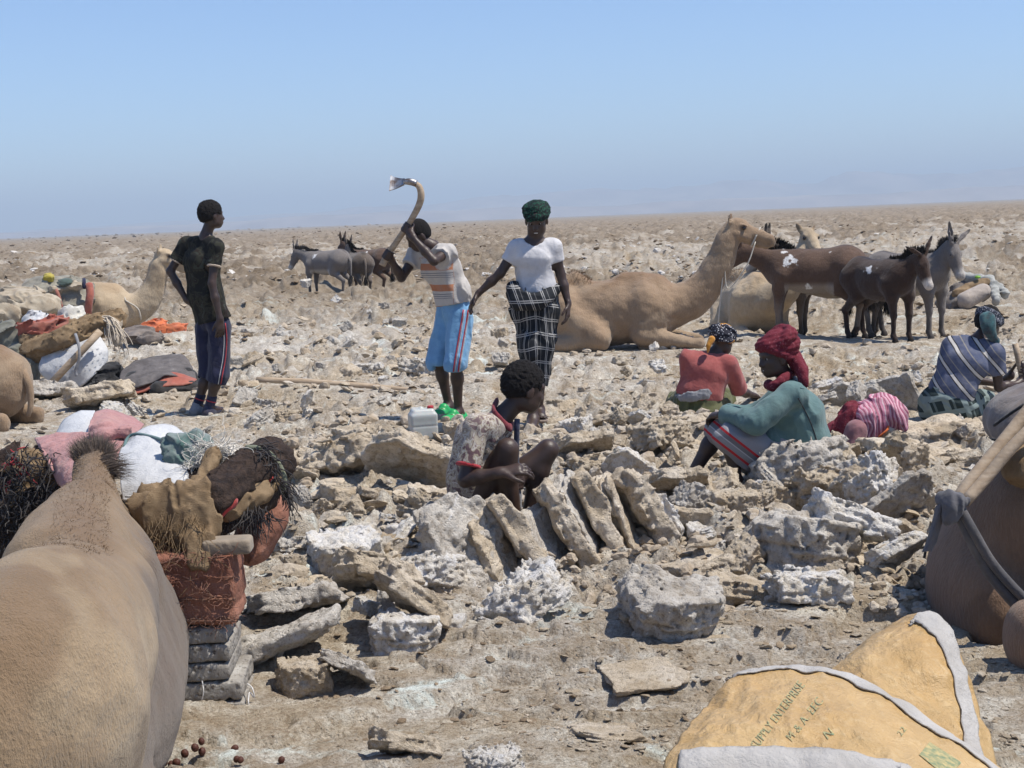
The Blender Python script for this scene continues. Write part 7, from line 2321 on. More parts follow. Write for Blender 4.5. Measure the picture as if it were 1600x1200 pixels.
strands('strings', [A(P(rs.uniform(300, 368), rs.uniform(690, 735), 4.86)) for _ in range(170)], rs.normal(size=(170, 3)), rs.uniform(0.05, 0.13, 170), 0.0018, cloth('pale_string', (0.66, 0.62, 0.55)), tang, 4, 0.5, 0.6, 6)

# second load, far left
ld = empty('saddle_load', tuple(P(40, 800, 5.6)), 'dark matted load of rugs and netting at the left edge behind the foreground camel', 'load')
blob('matted_rug', [ell(P(45, 765, 5.5), (0.17, 0.16, 0.15), None, 0.08), ell(P(20, 800, 5.5), (0.16, 0.2, 0.14), None, 0.08), ell(P(70, 790, 5.4), (0.10, 0.15, 0.10), None, 0.08), cap(P(0, 850, 5.5), P(60, 820, 5.4), 0.12, 0.10, 0.05)], RUG, 0.011, (0.05, 12, (1, 0, 1)), 13, ld, 0.03)
blob('ochre_sacking', [ell(P(52, 748, 5.36), (0.09, 0.05, 0.10), None, 0.04), cap(P(40, 780, 5.3), P(62, 820, 5.28), 0.045, 0.035, 0.03)], BURLAP, 0.009, (0.04, 18, (1, 0, 1)), 14, ld, 0.02)
strands('netting', [A(P(rs.uniform(0, 90), rs.uniform(705, 850), 5.25)) for _ in range(240)], rs.normal(size=(240, 3)) + A((0, -1, 0)), rs.uniform(0.05, 0.14, 240), 0.003, DARKW, ld, 8, 1.0, 0.6, 5)
strands('red_threads', [A(P(rs.uniform(15, 40), rs.uniform(712, 760), 5.26)) for _ in range(14)], rs.normal(size=(14, 3)), rs.uniform(0.05, 0.10, 14), 0.004, STRAP_RED, ld, 9, 0.8, 0.5)

# droppings
DUNG = NT('brown_dung'); DUNG.color((0.075, 0.028, 0.018)); DUNG.rough(0.55); v = DUNG.coord(); DUNG.bump(DUNG.noise(v, 180, 3), 0.003, 0.5); DUNG = DUNG.m
pm = sdf_mesh([ell((0, 0, 0), (0.0125, 0.0108, 0.0105))], 0.0035, None, 'dropping', 0.004, 1); pm.materials.append(DUNG)
random.seed(12)
DLB = ['topmost', 'second from the top, left of the middle', 'third from the top', 'fourth from the top, on the left', 'lone upper right', 'left one of the right pair', 'right one of the right pair', 'upper one beside the camel', 'lowest left', 'second lowest left', 'bottom middle', 'bottom right of the main heap', 'bottom centre of the main heap', 'far right']
for di_, (px, py) in enumerate(((315, 1163), (305, 1173), (316, 1179), (289, 1182), (367, 1174), (370, 1191), (376, 1192), (246, 1188), (226, 1193), (236, 1198), (257, 1196), (276, 1196), (268, 1199), (440, 1192))):
    g_ = G(px, py); g_ = G(px, py, gz(g_.x, g_.y))
    o = bpy.data.objects.new('dropping', pm); COL.objects.link(o)
    o.location = (g_.x, g_.y, g_.z + 0.009); o.rotation_euler = (random.uniform(0, 3), random.uniform(0, 3), random.uniform(0, 3))
    sc_ = random.uniform(0.9, 1.15); o.scale = (sc_, sc_, sc_)
    tag(o, 'round brown dropping below the salt bars, ' + DLB[di_], 'dropping', 'camel droppings by the foreground camel')

# ---- yellow woven sacks, bottom right
YEL = NT('yellow_woven_plastic'); v = YEL.coord()
w1 = YEL.noise(YEL.coord((1, 1, 0.25)), 42, 5, 0.6)
cc = YEL.ramp(YEL.noise(v, 4, 5), [(0.3, (0.44, 0.27, 0.10)), (0.7, (0.53, 0.36, 0.165))])
cc = YEL.mix(YEL.ramp(w1, [(0.52, 0.0), (0.74, 0.4)]), cc, (0.62, 0.47, 0.26))
YEL.color(cc); YEL.rough(0.38); YEL.spec(0.5)
YEL.bump(YEL.math('ADD', YEL.noise(YEL.coord((1, 1, 0.5)), 9, 8, 0.7, 0.8), YEL.math('MULTIPLY', w1, 0.5)), 0.022, 0.9); YEL = YEL.m
HEM = NT('white_woven_plastic'); v = HEM.coord()
HEM.color(HEM.ramp(HEM.noise(v, 8, 5), [(0.3, (0.37, 0.345, 0.315)), (0.7, (0.50, 0.475, 0.445))])); HEM.rough(0.6); HEM.bump(HEM.noise(v, 22, 8, 0.7), 0.018, 0.9); HEM = HEM.m
def behind(R_):
    t = R_[0]
    b1 = [p + A((0.02, 0.16, -0.10)) for p in t]; b2 = [A((p[0] + 0.04, p[1] + 0.26, max(p[2] - 0.35, -0.02))) for p in t]
    return [b2, b1] + R_
sk2 = empty('yellow_sack', tuple(P(1450, 1180, 3.6)), 'rear yellow woven sack with a pointed top and white edging, bottom right corner', 'sack')
body2, G2, N2 = sheet('sack_body', [[(1262, 1090, 3.45), (1330, 1025, 3.55), (1385, 985, 3.62), (1440, 958, 3.66), (1478, 972, 3.64), (1496, 1000, 3.60)],
                                   [(1280, 1115, 3.32), (1345, 1060, 3.38), (1400, 1035, 3.42), (1455, 1025, 3.46), (1495, 1035, 3.48), (1515, 1060, 3.50)],
                                   [(1300, 1140, 3.22), (1370, 1120, 3.26), (1430, 1105, 3.30), (1480, 1105, 3.33), (1520, 1115, 3.36), (1542, 1135, 3.40)],
                                   [(1320, 1200, 3.12), (1390, 1210, 3.14), (1450, 1215, 3.16), (1505, 1220, 3.18), (1545, 1225, 3.22), (1568, 1235, 3.28)],
                                   [(1330, 1290, 3.08), (1400, 1300, 3.08), (1460, 1310, 3.08), (1510, 1320, 3.10), (1560, 1330, 3.14), (1590, 1340, 3.2)]], YEL, sk2, 70, 60, 0.016, 11, 0.006, 11, behind)
def strip(name, pts, wvec, mat, parent, nu=50, wr=0.004, seed=2, th=0.003, surf=None, back=0.7):
    pts = [A(p) - w_ * back for p, w_ in zip(pts, wvec)]
    wvec = [w_ * (0.75 + back) for w_ in wvec]
    rows = [[A(p) for p in pts], [A(p) + w_ * 0.5 for p, w_ in zip(pts, wvec)], [A(p) + w_ for p, w_ in zip(pts, wvec)]]
    o, G_, N_ = sheet(name, rows, mat, parent, nu, 12, wr, seed, th, 22)
    if surf is not None:
        nr_, nc_ = surf.shape[:2]
        I = np.arange(nr_ - 1)[:, None] * nc_; J = np.arange(nc_ - 1)[None]
        bv = BVHTree.FromPolygons([Vector(q) for q in surf.reshape(-1, 3)], np.stack([I + J, I + nc_ + J, I + nc_ + J + 1, I + J + 1], -1).reshape(-1, 4).tolist())
        vv = verts_np(o.data).astype(np.float64); off = A(parent.location); M = len(vv) // 2
        for k in range(len(vv)):
            w = Vector(vv[k] + off)
            h = bv.find_nearest(w, 0.06)
            if h[0] is not None:
                n_ = h[1]
                if n_.dot(Vector((0, 0, CAM_H)) - h[0]) < 0:
                    n_ = -n_
                lift = (0.0065 if k < M else 0.0030)
                vv[k] = A(h[0] + n_ * lift) - off
        o.data.vertices.foreach_set('co', vv.astype(np.float32).ravel()); o.data.update()
    return o, G_, N_
ep = [(1428, 965, 3.63), (1446, 957, 3.64), (1480, 990, 3.57), (1500, 1050, 3.46), (1522, 1115, 3.34), (1545, 1185, 3.22), (1560, 1240, 3.16)]
eq = [(1440, 950, 3.66), (1472, 952, 3.68), (1500, 985, 3.62), (1516, 1045, 3.50), (1538, 1110, 3.38), (1560, 1180, 3.26), (1578, 1240, 3.2)]
strip('edge_band', [A(P(a, b, c - 0.012)) for a, b, c in ep], [A(P(*q)) - A(P(*p)) for p, q in zip(ep, eq)], HEM, sk2, surf=G2)
sk1 = empty('yellow_sack', tuple(P(1300, 1200, 3.2)), 'front yellow woven sack with white hems and faded green stencilled letters, bottom right', 'sack')
body1, G1, N1 = sheet('sack_body', [[(1112, 1092, 3.28), (1150, 1056, 3.34), (1195, 1044, 3.38), (1250, 1040, 3.40), (1320, 1052, 3.38), (1400, 1094, 3.32), (1490, 1152, 3.24), (1580, 1212, 3.16)],
                                   [(1080, 1130, 3.12), (1130, 1105, 3.14), (1185, 1095, 3.16), (1245, 1092, 3.17), (1315, 1100, 3.16), (1395, 1132, 3.12), (1475, 1182, 3.06), (1555, 1235, 3.0)],
                                   [(1050, 1168, 2.98), (1105, 1150, 2.98), (1170, 1142, 2.99), (1235, 1140, 3.0), (1305, 1145, 2.99), (1380, 1165, 2.96), (1455, 1205, 2.92), (1530, 1260, 2.88)],
                                   [(1012, 1235, 2.86), (1070, 1225, 2.85), (1150, 1222, 2.85), (1230, 1222, 2.85), (1300, 1224, 2.84), (1375, 1238, 2.82), (1450, 1265, 2.8), (1520, 1300, 2.78)],
                                   [(960, 1330, 2.80), (1040, 1340, 2.78), (1130, 1340, 2.77), (1220, 1340, 2.77), (1300, 1340, 2.76), (1380, 1350, 2.75), (1460, 1370, 2.74), (1530, 1390, 2.74)]], YEL, sk1, 90, 64, 0.014, 17, 0.006, 11, behind)
tp_ = [(1148, 1060, 3.33), (1195, 1050, 3.36), (1250, 1050, 3.375), (1320, 1064, 3.35), (1400, 1108, 3.28), (1490, 1166, 3.20), (1580, 1228, 3.12)]
tq_ = [(1165, 1044, 3.36), (1200, 1036, 3.385), (1250, 1034, 3.40), (1322, 1044, 3.385), (1405, 1087, 3.32), (1496, 1146, 3.24), (1586, 1208, 3.16)]
strip('top_hem', [A(P(a, b, c - 0.012)) for a, b, c in tp_], [A(P(*q)) - A(P(*p)) for p, q in zip(tp_, tq_)], HEM, sk1, 70, surf=G1)
lp_ = [(1064, 1174, 2.95), (1110, 1168, 2.94), (1180, 1165, 2.94), (1250, 1164, 2.94), (1320, 1167, 2.93), (1390, 1176, 2.91), (1450, 1192, 2.88), (1510, 1225, 2.86)]
lq_ = [(1052, 1240, 2.80), (1105, 1240, 2.79), (1180, 1240, 2.79), (1250, 1240, 2.79), (1320, 1242, 2.78), (1390, 1250, 2.77), (1440, 1262, 2.76), (1500, 1290, 2.75)]
strip('lower_hem', [A(P(a, b, c - 0.016)) for a, b, c in lp_], [A(P(*q)) - A(P(*p)) for p, q in zip(lp_, lq_)], HEM, sk1, 70, 0.004, 6, 0.008, surf=G1, back=0.0)
INK = NT('faded_green_ink'); v = INK.coord(); INK.color(INK.ramp(INK.noise(v, 70, 4, 0.7), [(0.4, (0.17, 0.21, 0.12)), (0.62, (0.45, 0.36, 0.17))])); INK.rough(0.6); INK = INK.m


def ink_text(txt, px, py, dirx, diry, size, surf, G_, parent, name='lettering', slant=0.0, yscale=1.0, hscale=1.0):
    cu_ = bpy.data.curves.new('t', 'FONT'); cu_.body = txt; cu_.size = 1.0; cu_.resolution_u = 3; cu_.space_character = 1.05
    to = bpy.data.objects.new('t', cu_); COL.objects.link(to)
    dg = bpy.context.evaluated_depsgraph_get(); me = bpy.data.meshes.new_from_object(to.evaluated_get(dg))
    bpy.data.objects.remove(to)
    bm = bmesh.new(); bm.from_mesh(me)
    bmesh.ops.triangulate(bm, faces=bm.faces[:])
    bmesh.ops.subdivide_edges(bm, edges=[e for e in bm.edges if e.calc_length() > 0.18], cuts=2)
    bmesh.ops.triangulate(bm, faces=bm.faces[:])
    bm.to_mesh(me); bm.free()
    tv = verts_np(me)
    d = np.array([dirx, diry]); d = d / np.linalg.norm(d); pn = np.array([-d[1], d[0]]) * -1
    nrow, ncol = G_.shape[:2]
    I = np.arange(nrow - 1)[:, None] * ncol; J = np.arange(ncol - 1)[None]
    q = np.stack([I + J, I + ncol + J, I + ncol + J + 1, I + J + 1], -1).reshape(-1, 4)
    bvh = BVHTree.FromPolygons([Vector(p) for p in G_.reshape(-1, 3)], q.tolist())
    out = []
    last = None
    for t in tv:
        x = (t[0] + slant * t[1]) * size * hscale; y = t[1] * size * yscale
        pp = np.array([px, py]) + d * x + (np.array([d[1], -d[0]])) * y
        r_ = ray(pp[0], pp[1]).normalized()
        hit = bvh.ray_cast(Vector((0, 0, CAM_H)), r_)
        if hit[0] is None:
            out.append(last if last is not None else A((0, 0, -5)))
        else:
            n_ = hit[1] if hit[1].dot(r_) < 0 else -hit[1]
            last = A(hit[0] + n_ * 0.0022); out.append(last)
    me.vertices.foreach_set('co', np.array(out, np.float32).ravel()); me.update()
    me.materials.clear()
    o = link(name, me, INK, parent)
    return o


ink_text('SUPPLY ENTERPRISE', 1183, 1172, 0.60, -0.80, 15, body1, G1, sk1, yscale=1.35, hscale=0.90)
ink_text('M & A. EEC', 1237, 1160, 0.62, -0.78, 16, body1, G1, sk1, yscale=1.2)
ink_text('N', 1292, 1157, 0.80, -0.60, 20, body1, G1, sk1)
ink_text('22', 1408, 1152, 0.6, -0.8, 14, body1, G1, sk1)
# faded green printed emblem block
rows = []
for j in range(7):
    r_ = []
    for i in range(7):
        a, b = i / 6, j / 6
        pp = np.array([1452, 1160]) * (1 - a) * (1 - b) + np.array([1502, 1192]) * a * (1 - b) + np.array([1436, 1180]) * (1 - a) * b + np.array([1480, 1216]) * a * b
        hit = BVHTree.FromPolygons([Vector(p) for p in G1.reshape(-1, 3)], np.stack([(np.arange(89)[:, None] * 64 + np.arange(63)[None]), (np.arange(89)[:, None] * 64 + 64 + np.arange(63)[None]), (np.arange(89)[:, None] * 64 + 65 + np.arange(63)[None]), (np.arange(89)[:, None] * 64 + 1 + np.arange(63)[None])], -1).reshape(-1, 4).tolist()).ray_cast(Vector((0, 0, CAM_H)), ray(pp[0], pp[1]).normalized()) if (i + j) == 0 or True else None
        r_.append(A(hit[0]) + A((0, -0.002, 0.0022)) if hit[0] is not None else (r_[-1] if r_ else A(P(pp[0], pp[1], 3.1))))
    rows.append(r_)
gv_ = np.array(rows).reshape(-1, 3); I = np.arange(6)[:, None] * 7; J = np.arange(6)[None]
link('printed_block', mesh_np('printed_block', gv_, np.stack([I + J, I + 7 + J, I + 8 + J, I + 1 + J], -1).reshape(-1, 4)), INK, sk1)

# ---- gear on the dark camel, right edge
gr = empty('pack_saddle', tuple(P(1560, 700, 5.0)), 'pack saddle of two wooden poles and grey leather pad on the dark camel', 'saddle')
tube_obj('pole', [P(1497, 780, 4.90), P(1520, 748, 4.93), P(1560, 700, 4.98), P(1604, 645, 5.03), P(1640, 600, 5.05)], 0.024, WOOD, gr, 10, 4)
tube_obj('pole', [P(1507, 785, 4.86), P(1545, 742, 4.90), P(1580, 700, 4.92), P(1640, 640, 4.96)], 0.021, WOOD, gr, 10, 4)
LEATH = cloth('grey_leather_pad', (0.165, 0.135, 0.12), (0.11, 0.09, 0.085), rough=0.7)
blob('leather_pad', [ell(P(1588, 664, 5.25), (0.085, 0.20, 0.085), None, 0.05), ell(P(1640, 645, 5.25), (0.16, 0.22, 0.11), None, 0.08)], LEATH, 0.011, (0.02, 6, (1, 0, 1)), 5, gr)
tube_obj('pad_seam', [P(1550, 686, 5.06), P(1575, 690, 5.02), P(1600, 680, 5.0)], 0.006, BLACK_C, gr, 6, 4)
tube_obj('pad_seam', [P(1553, 665, 5.13), P(1576, 648, 5.08), P(1600, 632, 5.05)], 0.006, BLACK_C, gr, 6, 4)
blob('brown_pad', [ell(P(1610, 730, 5.0), (0.09, 0.1, 0.07), None, 0.05)], BURLAP, 0.01, (0.02, 14, (1, 0, 0)), 8, gr)
STRAPG = cloth('grey_rag', (0.12, 0.115, 0.125), (0.07, 0.07, 0.075))
kn = blob('rag_knot', [ell(P(1488, 790, 4.85), (0.04, 0.03, 0.045), None, 0.02), cap(P(1475, 780, 4.86), P(1502, 785, 4.84), 0.026, 0.026, 0.02), cap(P(1485, 795, 4.83), P(1482, 812, 4.83), 0.02, 0.018, 0.02)], STRAPG, 0.006, (0.014, 24, (0, 0, 1)), 3, gr)
sheet('rag_tail', [[(1462, 790, 4.86), (1456, 815, 4.86), (1449, 840, 4.86), (1440, 862, 4.86)], [(1470, 788, 4.84), (1463, 815, 4.84), (1456, 842, 4.84), (1448, 862, 4.84)], [(1479, 792, 4.86), (1472, 818, 4.86), (1464, 845, 4.86), (1455, 862, 4.86)]], STRAPG, gr, 30, 10, 0.004, 3, 0.004, 20)
tube_obj('thread', [P(1446, 862, 4.86), P(1444, 872, 4.86)], 0.005, BLACK_C, gr, 6, 2)

# ---- white jerrycan
jc = empty('jerrycan', gpos(P(662, 686, 10.1)), 'white plastic jerrycan with a red cap standing on the salt beside the green clogs', 'jerrycan')
JM = NT('white_translucent_plastic'); v = JM.coord(); JM.color(JM.ramp(JM.noise(v, 10, 4), [(0.3, (0.38, 0.40, 0.37)), (0.7, (0.47, 0.48, 0.46))])); JM.rough(0.4); JM.spec(0.5); JM.b.inputs['Subsurface Weight'].default_value = 0.15; JM = JM.m
b_ = A(P(662, 686, 10.1)); yw = np.array([[math.cos(0.25), math.sin(0.25), 0], [-math.sin(0.25), math.cos(0.25), 0], [0, 0, 1]])
jp = [box(b_ + A((0, 0, 0.092)), (0.080, 0.055, 0.080), yw, 0.018), box(b_ + A((0.0, 0, 0.185)), (0.062, 0.040, 0.018), yw, 0.018, 0.03),
      cap(b_ + A((0.058, 0, 0.19)), b_ + A((0.058, 0, 0.215)), 0.022, 0.020, 0.01)] + chain([b_ + A((-0.078, 0.01, 0.17)), b_ + A((-0.070, 0.01, 0.215)), b_ + A((-0.01, 0, 0.222)), b_ + A((0.02, 0, 0.195))], [0.016, 0.014, 0.014, 0.016], 0.012) + \
     [cap(b_ + A((-0.052, 0.005, 0.198)), b_ + A((-0.012, 0.005, 0.200)), 0.011, 0.010, 0.008, op='-')]
link('canister', sdf_mesh(jp, 0.006, lambda X, D: D + 0.003 * (np.abs(X[:, 2] - b_[2] - 0.10) < 0.005), 'canister'), JM, jc)
link('cap', sdf_mesh([cap(b_ + A((0.058, 0, 0.222)), b_ + A((0.058, 0, 0.234)), 0.024, 0.024, 0.004)], 0.005, lambda X, D: np.maximum(D, np.abs(X[:, 2] - b_[2] - 0.228) - 0.013), 'cap', 0.01), STRAP_RED, jc)

# ---- long pole with a clump
pl = tube_obj('long_pole', [P(401, 594, 12.9), P(470, 597, 12.85), P(545, 602, 12.75), P(600, 606, 12.7), P(655, 611, 12.6)], [0.030, 0.034, 0.032, 0.027, 0.022], WOOD, None, 10, 4)
top('long_pole', P(520, 604, 13.1), pl, 'long pale wooden pole lying on the ground left of the light blue shorts', 'pole')

# ---- heap of gear on the left, middle distance
Yg = 14.2
def pb(name, px, py, Y, r, mat, label, cat, fold=(0.08, 10, (1, 0, 0.5)), vox=0.014, seed=1, more=()):
    pr = [ell(P(px, py, Y), r, None, 0.06)] + list(more)
    o = blob(name, pr, mat, vox, fold, seed, None, 0.01)
    return top(name, P(px, py, Y), o, label, cat)
GREYG = cloth('grey_green_sacking', (0.20, 0.195, 0.155), (0.10, 0.10, 0.085), wrinkle=12)
BEIGE = cloth('beige_sacking', (0.42, 0.36, 0.27), (0.26, 0.20, 0.135), wrinkle=12)
ORNG = cloth('orange_cloth', (0.62, 0.17, 0.06), (0.40, 0.08, 0.03), wrinkle=14)
RUST = cloth('rust_cloth', (0.36, 0.10, 0.065), (0.24, 0.07, 0.05), wrinkle=14)
sa = empty('printed_sack', tuple(P(115, 610, Yg)), 'white printed woven sack leaning under a wooden bar in the heap on the left', 'sack')
so, Gw, Nw = sheet('sack_body', [[(72, 550, Yg - 0.02), (104, 542, Yg - 0.08), (135, 530, Yg - 0.08), (156, 524, Yg)], [(64, 562, Yg - 0.1), (100, 560, Yg - 0.18), (138, 545, Yg - 0.18), (164, 538, Yg - 0.05)],
                         [(62, 580, Yg - 0.15), (98, 582, Yg - 0.25), (138, 562, Yg - 0.25), (169, 548, Yg - 0.10)], [(75, 598, Yg - 0.18), (115, 608, Yg - 0.28), (145, 588, Yg - 0.28), (168, 564, Yg - 0.12)]], PWHITE, sa, 44, 36, 0.014, 5, 0.06, 6)
GP = cloth('grey_print', (0.36, 0.36, 0.38), (0.5, 0.5, 0.5))
bvw = BVHTree.FromPolygons([Vector(p) for p in Gw.reshape(-1, 3)], np.stack([(np.arange(43)[:, None] * 36 + np.arange(35)[None]), (np.arange(43)[:, None] * 36 + 36 + np.arange(35)[None]), (np.arange(43)[:, None] * 36 + 37 + np.arange(35)[None]), (np.arange(43)[:, None] * 36 + 1 + np.arange(35)[None])], -1).reshape(-1, 4).tolist())
pv = []; pq = []
rs = np.random.RandomState(3)
for ln in range(9):
    for wd_ in range(4):
        cx = 88 + ln * 8.2 + wd_ * 4.2; cy = 574 - ln * 3.6 + wd_ * 7
        L_ = rs.uniform(2.5, 4.5)
        quad = []
        for (a, b) in ((-L_, -1), (L_, -1), (L_, 1), (-L_, 1)):
            x = cx + 0.80 * a * 0.5 + 0.35 * b * 1.1; y = cy - 0.42 * a * 0.5 + 0.8 * b * 1.1
            h_ = bvw.ray_cast(Vector((0, 0, CAM_H)), ray(x, y).normalized())
            if h_[0] is not None:
                quad.append(A(h_[0]) + A((0, -0.006, 0.006)))
        if len(quad) == 4:
            pq.append([len(pv) + k for k in range(4)]); pv += quad
if pv:
    link('faint_print', mesh_np('faint_print', np.array(pv), np.array(pq), False), GP, sa)
o = tube_obj('wooden_bar', [P(77, 602, Yg - 0.36), P(115, 562, Yg - 0.36), P(157, 517, Yg - 0.25)], 0.036, WOOD, None, 8, 2)
top('wooden_bar', P(115, 560, Yg - 0.2), o, 'wooden bar laid diagonally across the white printed sack', 'wood')
o = blob('rolled_sacking', [cap(P(52, 548, Yg), P(105, 530, Yg - 0.05), 0.10, 0.10, 0.05), cap(P(100, 532, Yg - 0.05), P(150, 508, Yg + 0.1), 0.10, 0.09, 0.04), cap(P(45, 530, Yg + 0.2), P(115, 514, Yg + 0.3), 0.08, 0.08, 0.04), cap(P(148, 512, Yg + 0.1), P(182, 498, Yg + 0.3), 0.09, 0.08, 0.04)], BURLAP, 0.014, (0.05, 13, (1, 0, 0.5)), 4, None, 0.03)
top('rolled_sacking', P(110, 560, Yg), o, 'thick rolls of brown sacking lying above the white printed sack', 'sacking')
pb('rust_cloth', 60, 514, Yg + 0.3, (0.20, 0.18, 0.07), RUST, 'rust red cloth crumpled on top of the heap at the left', 'cloth', more=[ell(P(84, 510, Yg + 0.3), (0.13, 0.12, 0.07), None, 0.05), cap(P(25, 520, Yg + 0.3), P(50, 512, Yg + 0.3), 0.03, 0.06, 0.05)], seed=6)
pb('white_paper_sack', 60, 502, Yg + 0.6, (0.12, 0.10, 0.07), PWHITE, 'small bright white sack between the grey sacking and the rust cloth', 'sack', seed=7)
pb('pale_sack', 112, 498, Yg + 0.7, (0.10, 0.14, 0.13), cloth('pale_sack_cloth', (0.62, 0.60, 0.54), (0.45, 0.42, 0.36)), 'crumpled pale sack at the top of the heap, right of the rust cloth', 'sack', more=[ell(P(96, 512, Yg + 0.4), (0.16, 0.10, 0.07), None, 0.05)], seed=8)
pb('grey_sacking', 22, 525, Yg + 0.4, (0.22, 0.2, 0.13), GREYG, 'grey green sacking bunched at the left edge of the picture', 'sacking', more=[ell(P(30, 560, Yg + 0.2), (0.16, 0.2, 0.16), None, 0.08), ell(P(45, 585, Yg), (0.07, 0.14, 0.16), None, 0.08)], seed=9, fold=(0.08, 6, (1, 0, 0.6)))
pb('beige_sacking', 30, 470, Yg + 2.6, (0.28, 0.3, 0.14), BEIGE, 'beige and brown sacking heaped further back at the left edge', 'sacking', more=[ell(P(62, 482, Yg + 2.2), (0.20, 0.2, 0.11), None, 0.08), ell(P(5, 490, Yg + 2.0), (0.2, 0.2, 0.12), None, 0.08)], seed=10, fold=(0.08, 6, (1, 0, -0.5)))
rp = empty('rope_hank', tuple(P(170, 520, Yg + 0.3)), 'hank of beige rope hanging beside the rolled sacking', 'rope')
rs = np.random.RandomState(21)
strands('rope_strands', [A(P(rs.uniform(152, 172), rs.uniform(494, 504), Yg + 0.1)) for _ in range(40)], [(0.8, -0.3, -0.1)] * 40, rs.uniform(0.2, 0.42, 40), 0.009, cloth('beige_rope', (0.55, 0.47, 0.37)), rp, 6, 2.2, 0.2, 7)
blob('coil', [cap(P(155, 500, Yg + 0.15), P(178, 505, Yg + 0.15), 0.06, 0.05, 0.04), cap(P(175, 510, Yg + 0.1), P(184, 530, Yg + 0.05), 0.06, 0.04, 0.04)], cloth('beige_rope', (0.55, 0.47, 0.37), (0.3, 0.24, 0.17)), 0.013, (0.05, 14, (0, 0, 1)), 5, rp)
o = tube_obj('grey_rope', [P(118, 522, Yg - 0.3), P(123, 540, Yg - 0.4), P(124, 560, Yg - 0.42), P(118, 578, Yg - 0.42), P(120, 588, Yg - 0.42)], 0.015, GREY_C, None, 6, 3)
top('grey_rope', P(120, 560, Yg - 0.3), o, 'grey twisted rope hanging down over the white printed sack', 'rope')
pb('black_bag', 160, 602, Yg - 0.2, (0.16, 0.14, 0.10), BLACK_C, 'black bag on the ground between the white sack and the dark tarpaulin', 'bag', more=[ell(P(175, 580, Yg - 0.1), (0.10, 0.1, 0.08), None, 0.05)], seed=12, fold=(0.06, 10, (1, 0, 0)))
tp2 = empty('tarpaulin', gpos(P(250, 612, 13.5)), 'dark grey dusty tarpaulin draped over a bundle with its rust coloured lining showing', 'tarpaulin')
DT = NT('dusty_tarpaulin'); v = DT.coord(); DT.color(DT.ramp(DT.noise(v, 7, 7, 0.7), [(0.35, (0.085, 0.075, 0.072)), (0.62, (0.15, 0.135, 0.13)), (0.75, (0.42, 0.39, 0.36))])); DT.bump(DT.noise(v, 12, 5), 0.03, 0.6); DT = DT.m
sheet('cover', [[(190, 580, 13.9), (215, 562, 14.1), (250, 556, 14.2), (285, 555, 14.1), (300, 572, 13.9)], [(186, 595, 13.6), (212, 585, 13.6), (245, 580, 13.6), (280, 576, 13.7), (306, 588, 13.7)], [(196, 612, 13.4), (218, 603, 13.35), (240, 595, 13.4), (262, 584, 13.45), (308, 596, 13.6)]], DT, tp2, 44, 30, 0.02, 4, 0.015, 5)
sheet('lining', [[(195, 607, 13.45), (225, 600, 13.45), (245, 590, 13.5), (270, 582, 13.55), (308, 592, 13.6)], [(200, 616, 13.3), (226, 610, 13.35), (252, 604, 13.35), (280, 602, 13.4), (300, 600, 13.45)]], RUST, tp2, 30, 10, 0.02, 6, 0.01, 6)
blob('dark_side', [cap(P(245, 608, 13.4), P(300, 606, 13.5), 0.07, 0.06, 0.04), cap(P(210, 600, 13.7), P(290, 595, 13.8), 0.12, 0.12, 0.05)], BLACK_C, 0.016, (0.03, 8, (1, 0, 0)), 4, tp2)
pb('orange_cloth', 242, 514, 19.6, (0.16, 0.18, 0.08), ORNG, 'bright orange cloth crumpled on the ground behind the man in dark clothes', 'cloth', more=[ell(P(265, 520, 19.4), (0.15, 0.12, 0.05), None, 0.05), ell(P(280, 513, 19.6), (0.08, 0.1, 0.04), None, 0.05)], seed=15, fold=(0.10, 9, (1, 0, 0.3)), vox=0.014)
pb('dark_bundle', 215, 522, 18.6, (0.20, 0.2, 0.09), cloth('grey_brown_bundle', (0.12, 0.10, 0.09), (0.20, 0.16, 0.13)), 'low dark bundle left of the bright orange cloth', 'bundle', more=[ell(P(236, 529, 18.4), (0.12, 0.16, 0.08), None, 0.05)], seed=16, fold=(0.07, 8, (1, 0, 0)))
# load on the pale left camel
lo_ = empty('camel_load', tuple(P(95, 470, 20.9)), 'patched pack with yellow and green rags on the back of the pale left camel', 'load')
blob('sacking', [ell(P(95, 462, 20.75), (0.42, 0.42, 0.24), None, 0.1), ell(P(65, 455, 20.7), (0.20, 0.35, 0.16), None, 0.1), ell(P(125, 470, 20.7), (0.16, 0.42, 0.28), None, 0.1)], cloth('patched_sacking', (0.30, 0.28, 0.22), (0.13, 0.12, 0.10), wrinkle=9), 0.024, (0.10, 5, (1, 0, 0.3)), 3, lo_, 0.03)
blob('yellow_rag', [ell(P(75, 434, 20.45), (0.075, 0.07, 0.06), None, 0.03)], cloth('yellow_rag_cloth', (0.42, 0.34, 0.04)), 0.014, (0.03, 14, (1, 0, 0)), 3, lo_)
blob('green_rag', [ell(P(102, 444, 20.35), (0.11, 0.08, 0.07), None, 0.03)], cloth('green_rag_cloth', (0.07, 0.10, 0.085)), 0.016, (0.05, 12, (1, 0, 0)), 4, lo_)
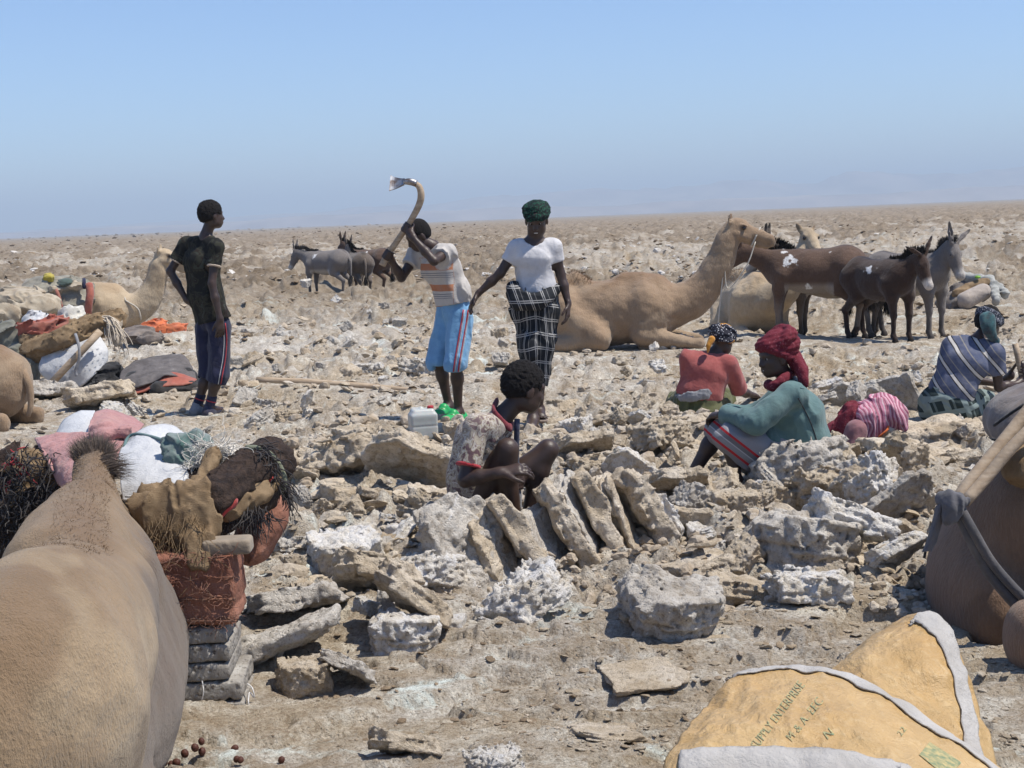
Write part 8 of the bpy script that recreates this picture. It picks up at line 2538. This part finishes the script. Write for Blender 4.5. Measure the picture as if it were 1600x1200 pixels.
blob('pale_rag', [ell(P(118, 446, 20.38), (0.12, 0.09, 0.05), None, 0.03), ell(P(88, 452, 20.3), (0.09, 0.06, 0.05), None, 0.03)], BEIGE, 0.016, (0.05, 12, (1, 0, 0)), 5, lo_)
tube_obj('red_pole', [P(88, 452, 20.25), P(93, 468, 20.22), P(97, 486, 20.25)], 0.028, RUST, lo_, 6, 2)
tube_obj('blanket_edge', [P(139, 444, 20.35), P(141, 458, 20.28), P(139, 472, 20.25), P(137, 490, 20.3)], 0.055, RUST, lo_, 8, 3)
tube_obj('front_cord', [P(131, 436, 20.4), P(132, 450, 20.3)], 0.03, NAVY, lo_, 6, 2)
# saddle gear on the ground, right
rg = empty('saddle_gear', gpos(P(1530, 482, 19.5)), 'wooden saddle frame and grey cloths left on the ground beyond the striped shirt', 'saddle')
blob('wood_pad', [cap(P(1508, 470, 19.3), P(1535, 456, 19.4), 0.12, 0.11, 0.02)], cloth('pale_wood_pad', (0.40, 0.34, 0.29)), 0.018, (0.01, 5, (1, 0, 0)), 3, rg)
blob('dark_cloth', [ell(P(1490, 474, 19.5), (0.20, 0.2, 0.13), None, 0.06), ell(P(1515, 456, 19.8), (0.25, 0.2, 0.12), None, 0.06)], cloth('grey_brown_blanket', (0.17, 0.14, 0.12), (0.09, 0.08, 0.07)), 0.02, (0.07, 7, (1, 0, 1)), 5, rg)
blob('ochre_roll', [cap(P(1495, 458, 19.4), P(1540, 441, 19.6), 0.07, 0.06, 0.03)], BURLAP, 0.018, (0.03, 10, (1, 0, 0)), 6, rg)
blob('grey_cloth', [cap(P(1505, 432, 19.9), P(1545, 440, 19.7), 0.07, 0.07, 0.03), cap(P(1545, 440, 19.7), P(1570, 460, 19.4), 0.07, 0.06, 0.03), cap(P(1552, 445, 19.5), P(1556, 470, 19.2), 0.05, 0.04, 0.03)], cloth('pale_grey_blanket', (0.40, 0.40, 0.37), (0.25, 0.25, 0.23)), 0.018, (0.04, 9, (1, 0, 0)), 7, rg)
blob('green_rag', [ell(P(1527, 433, 19.5), (0.05, 0.05, 0.03))], cloth('lime_rag_cloth', (0.20, 0.42, 0.05)), 0.014, (0.02, 14, (1, 0, 0)), 7, rg)
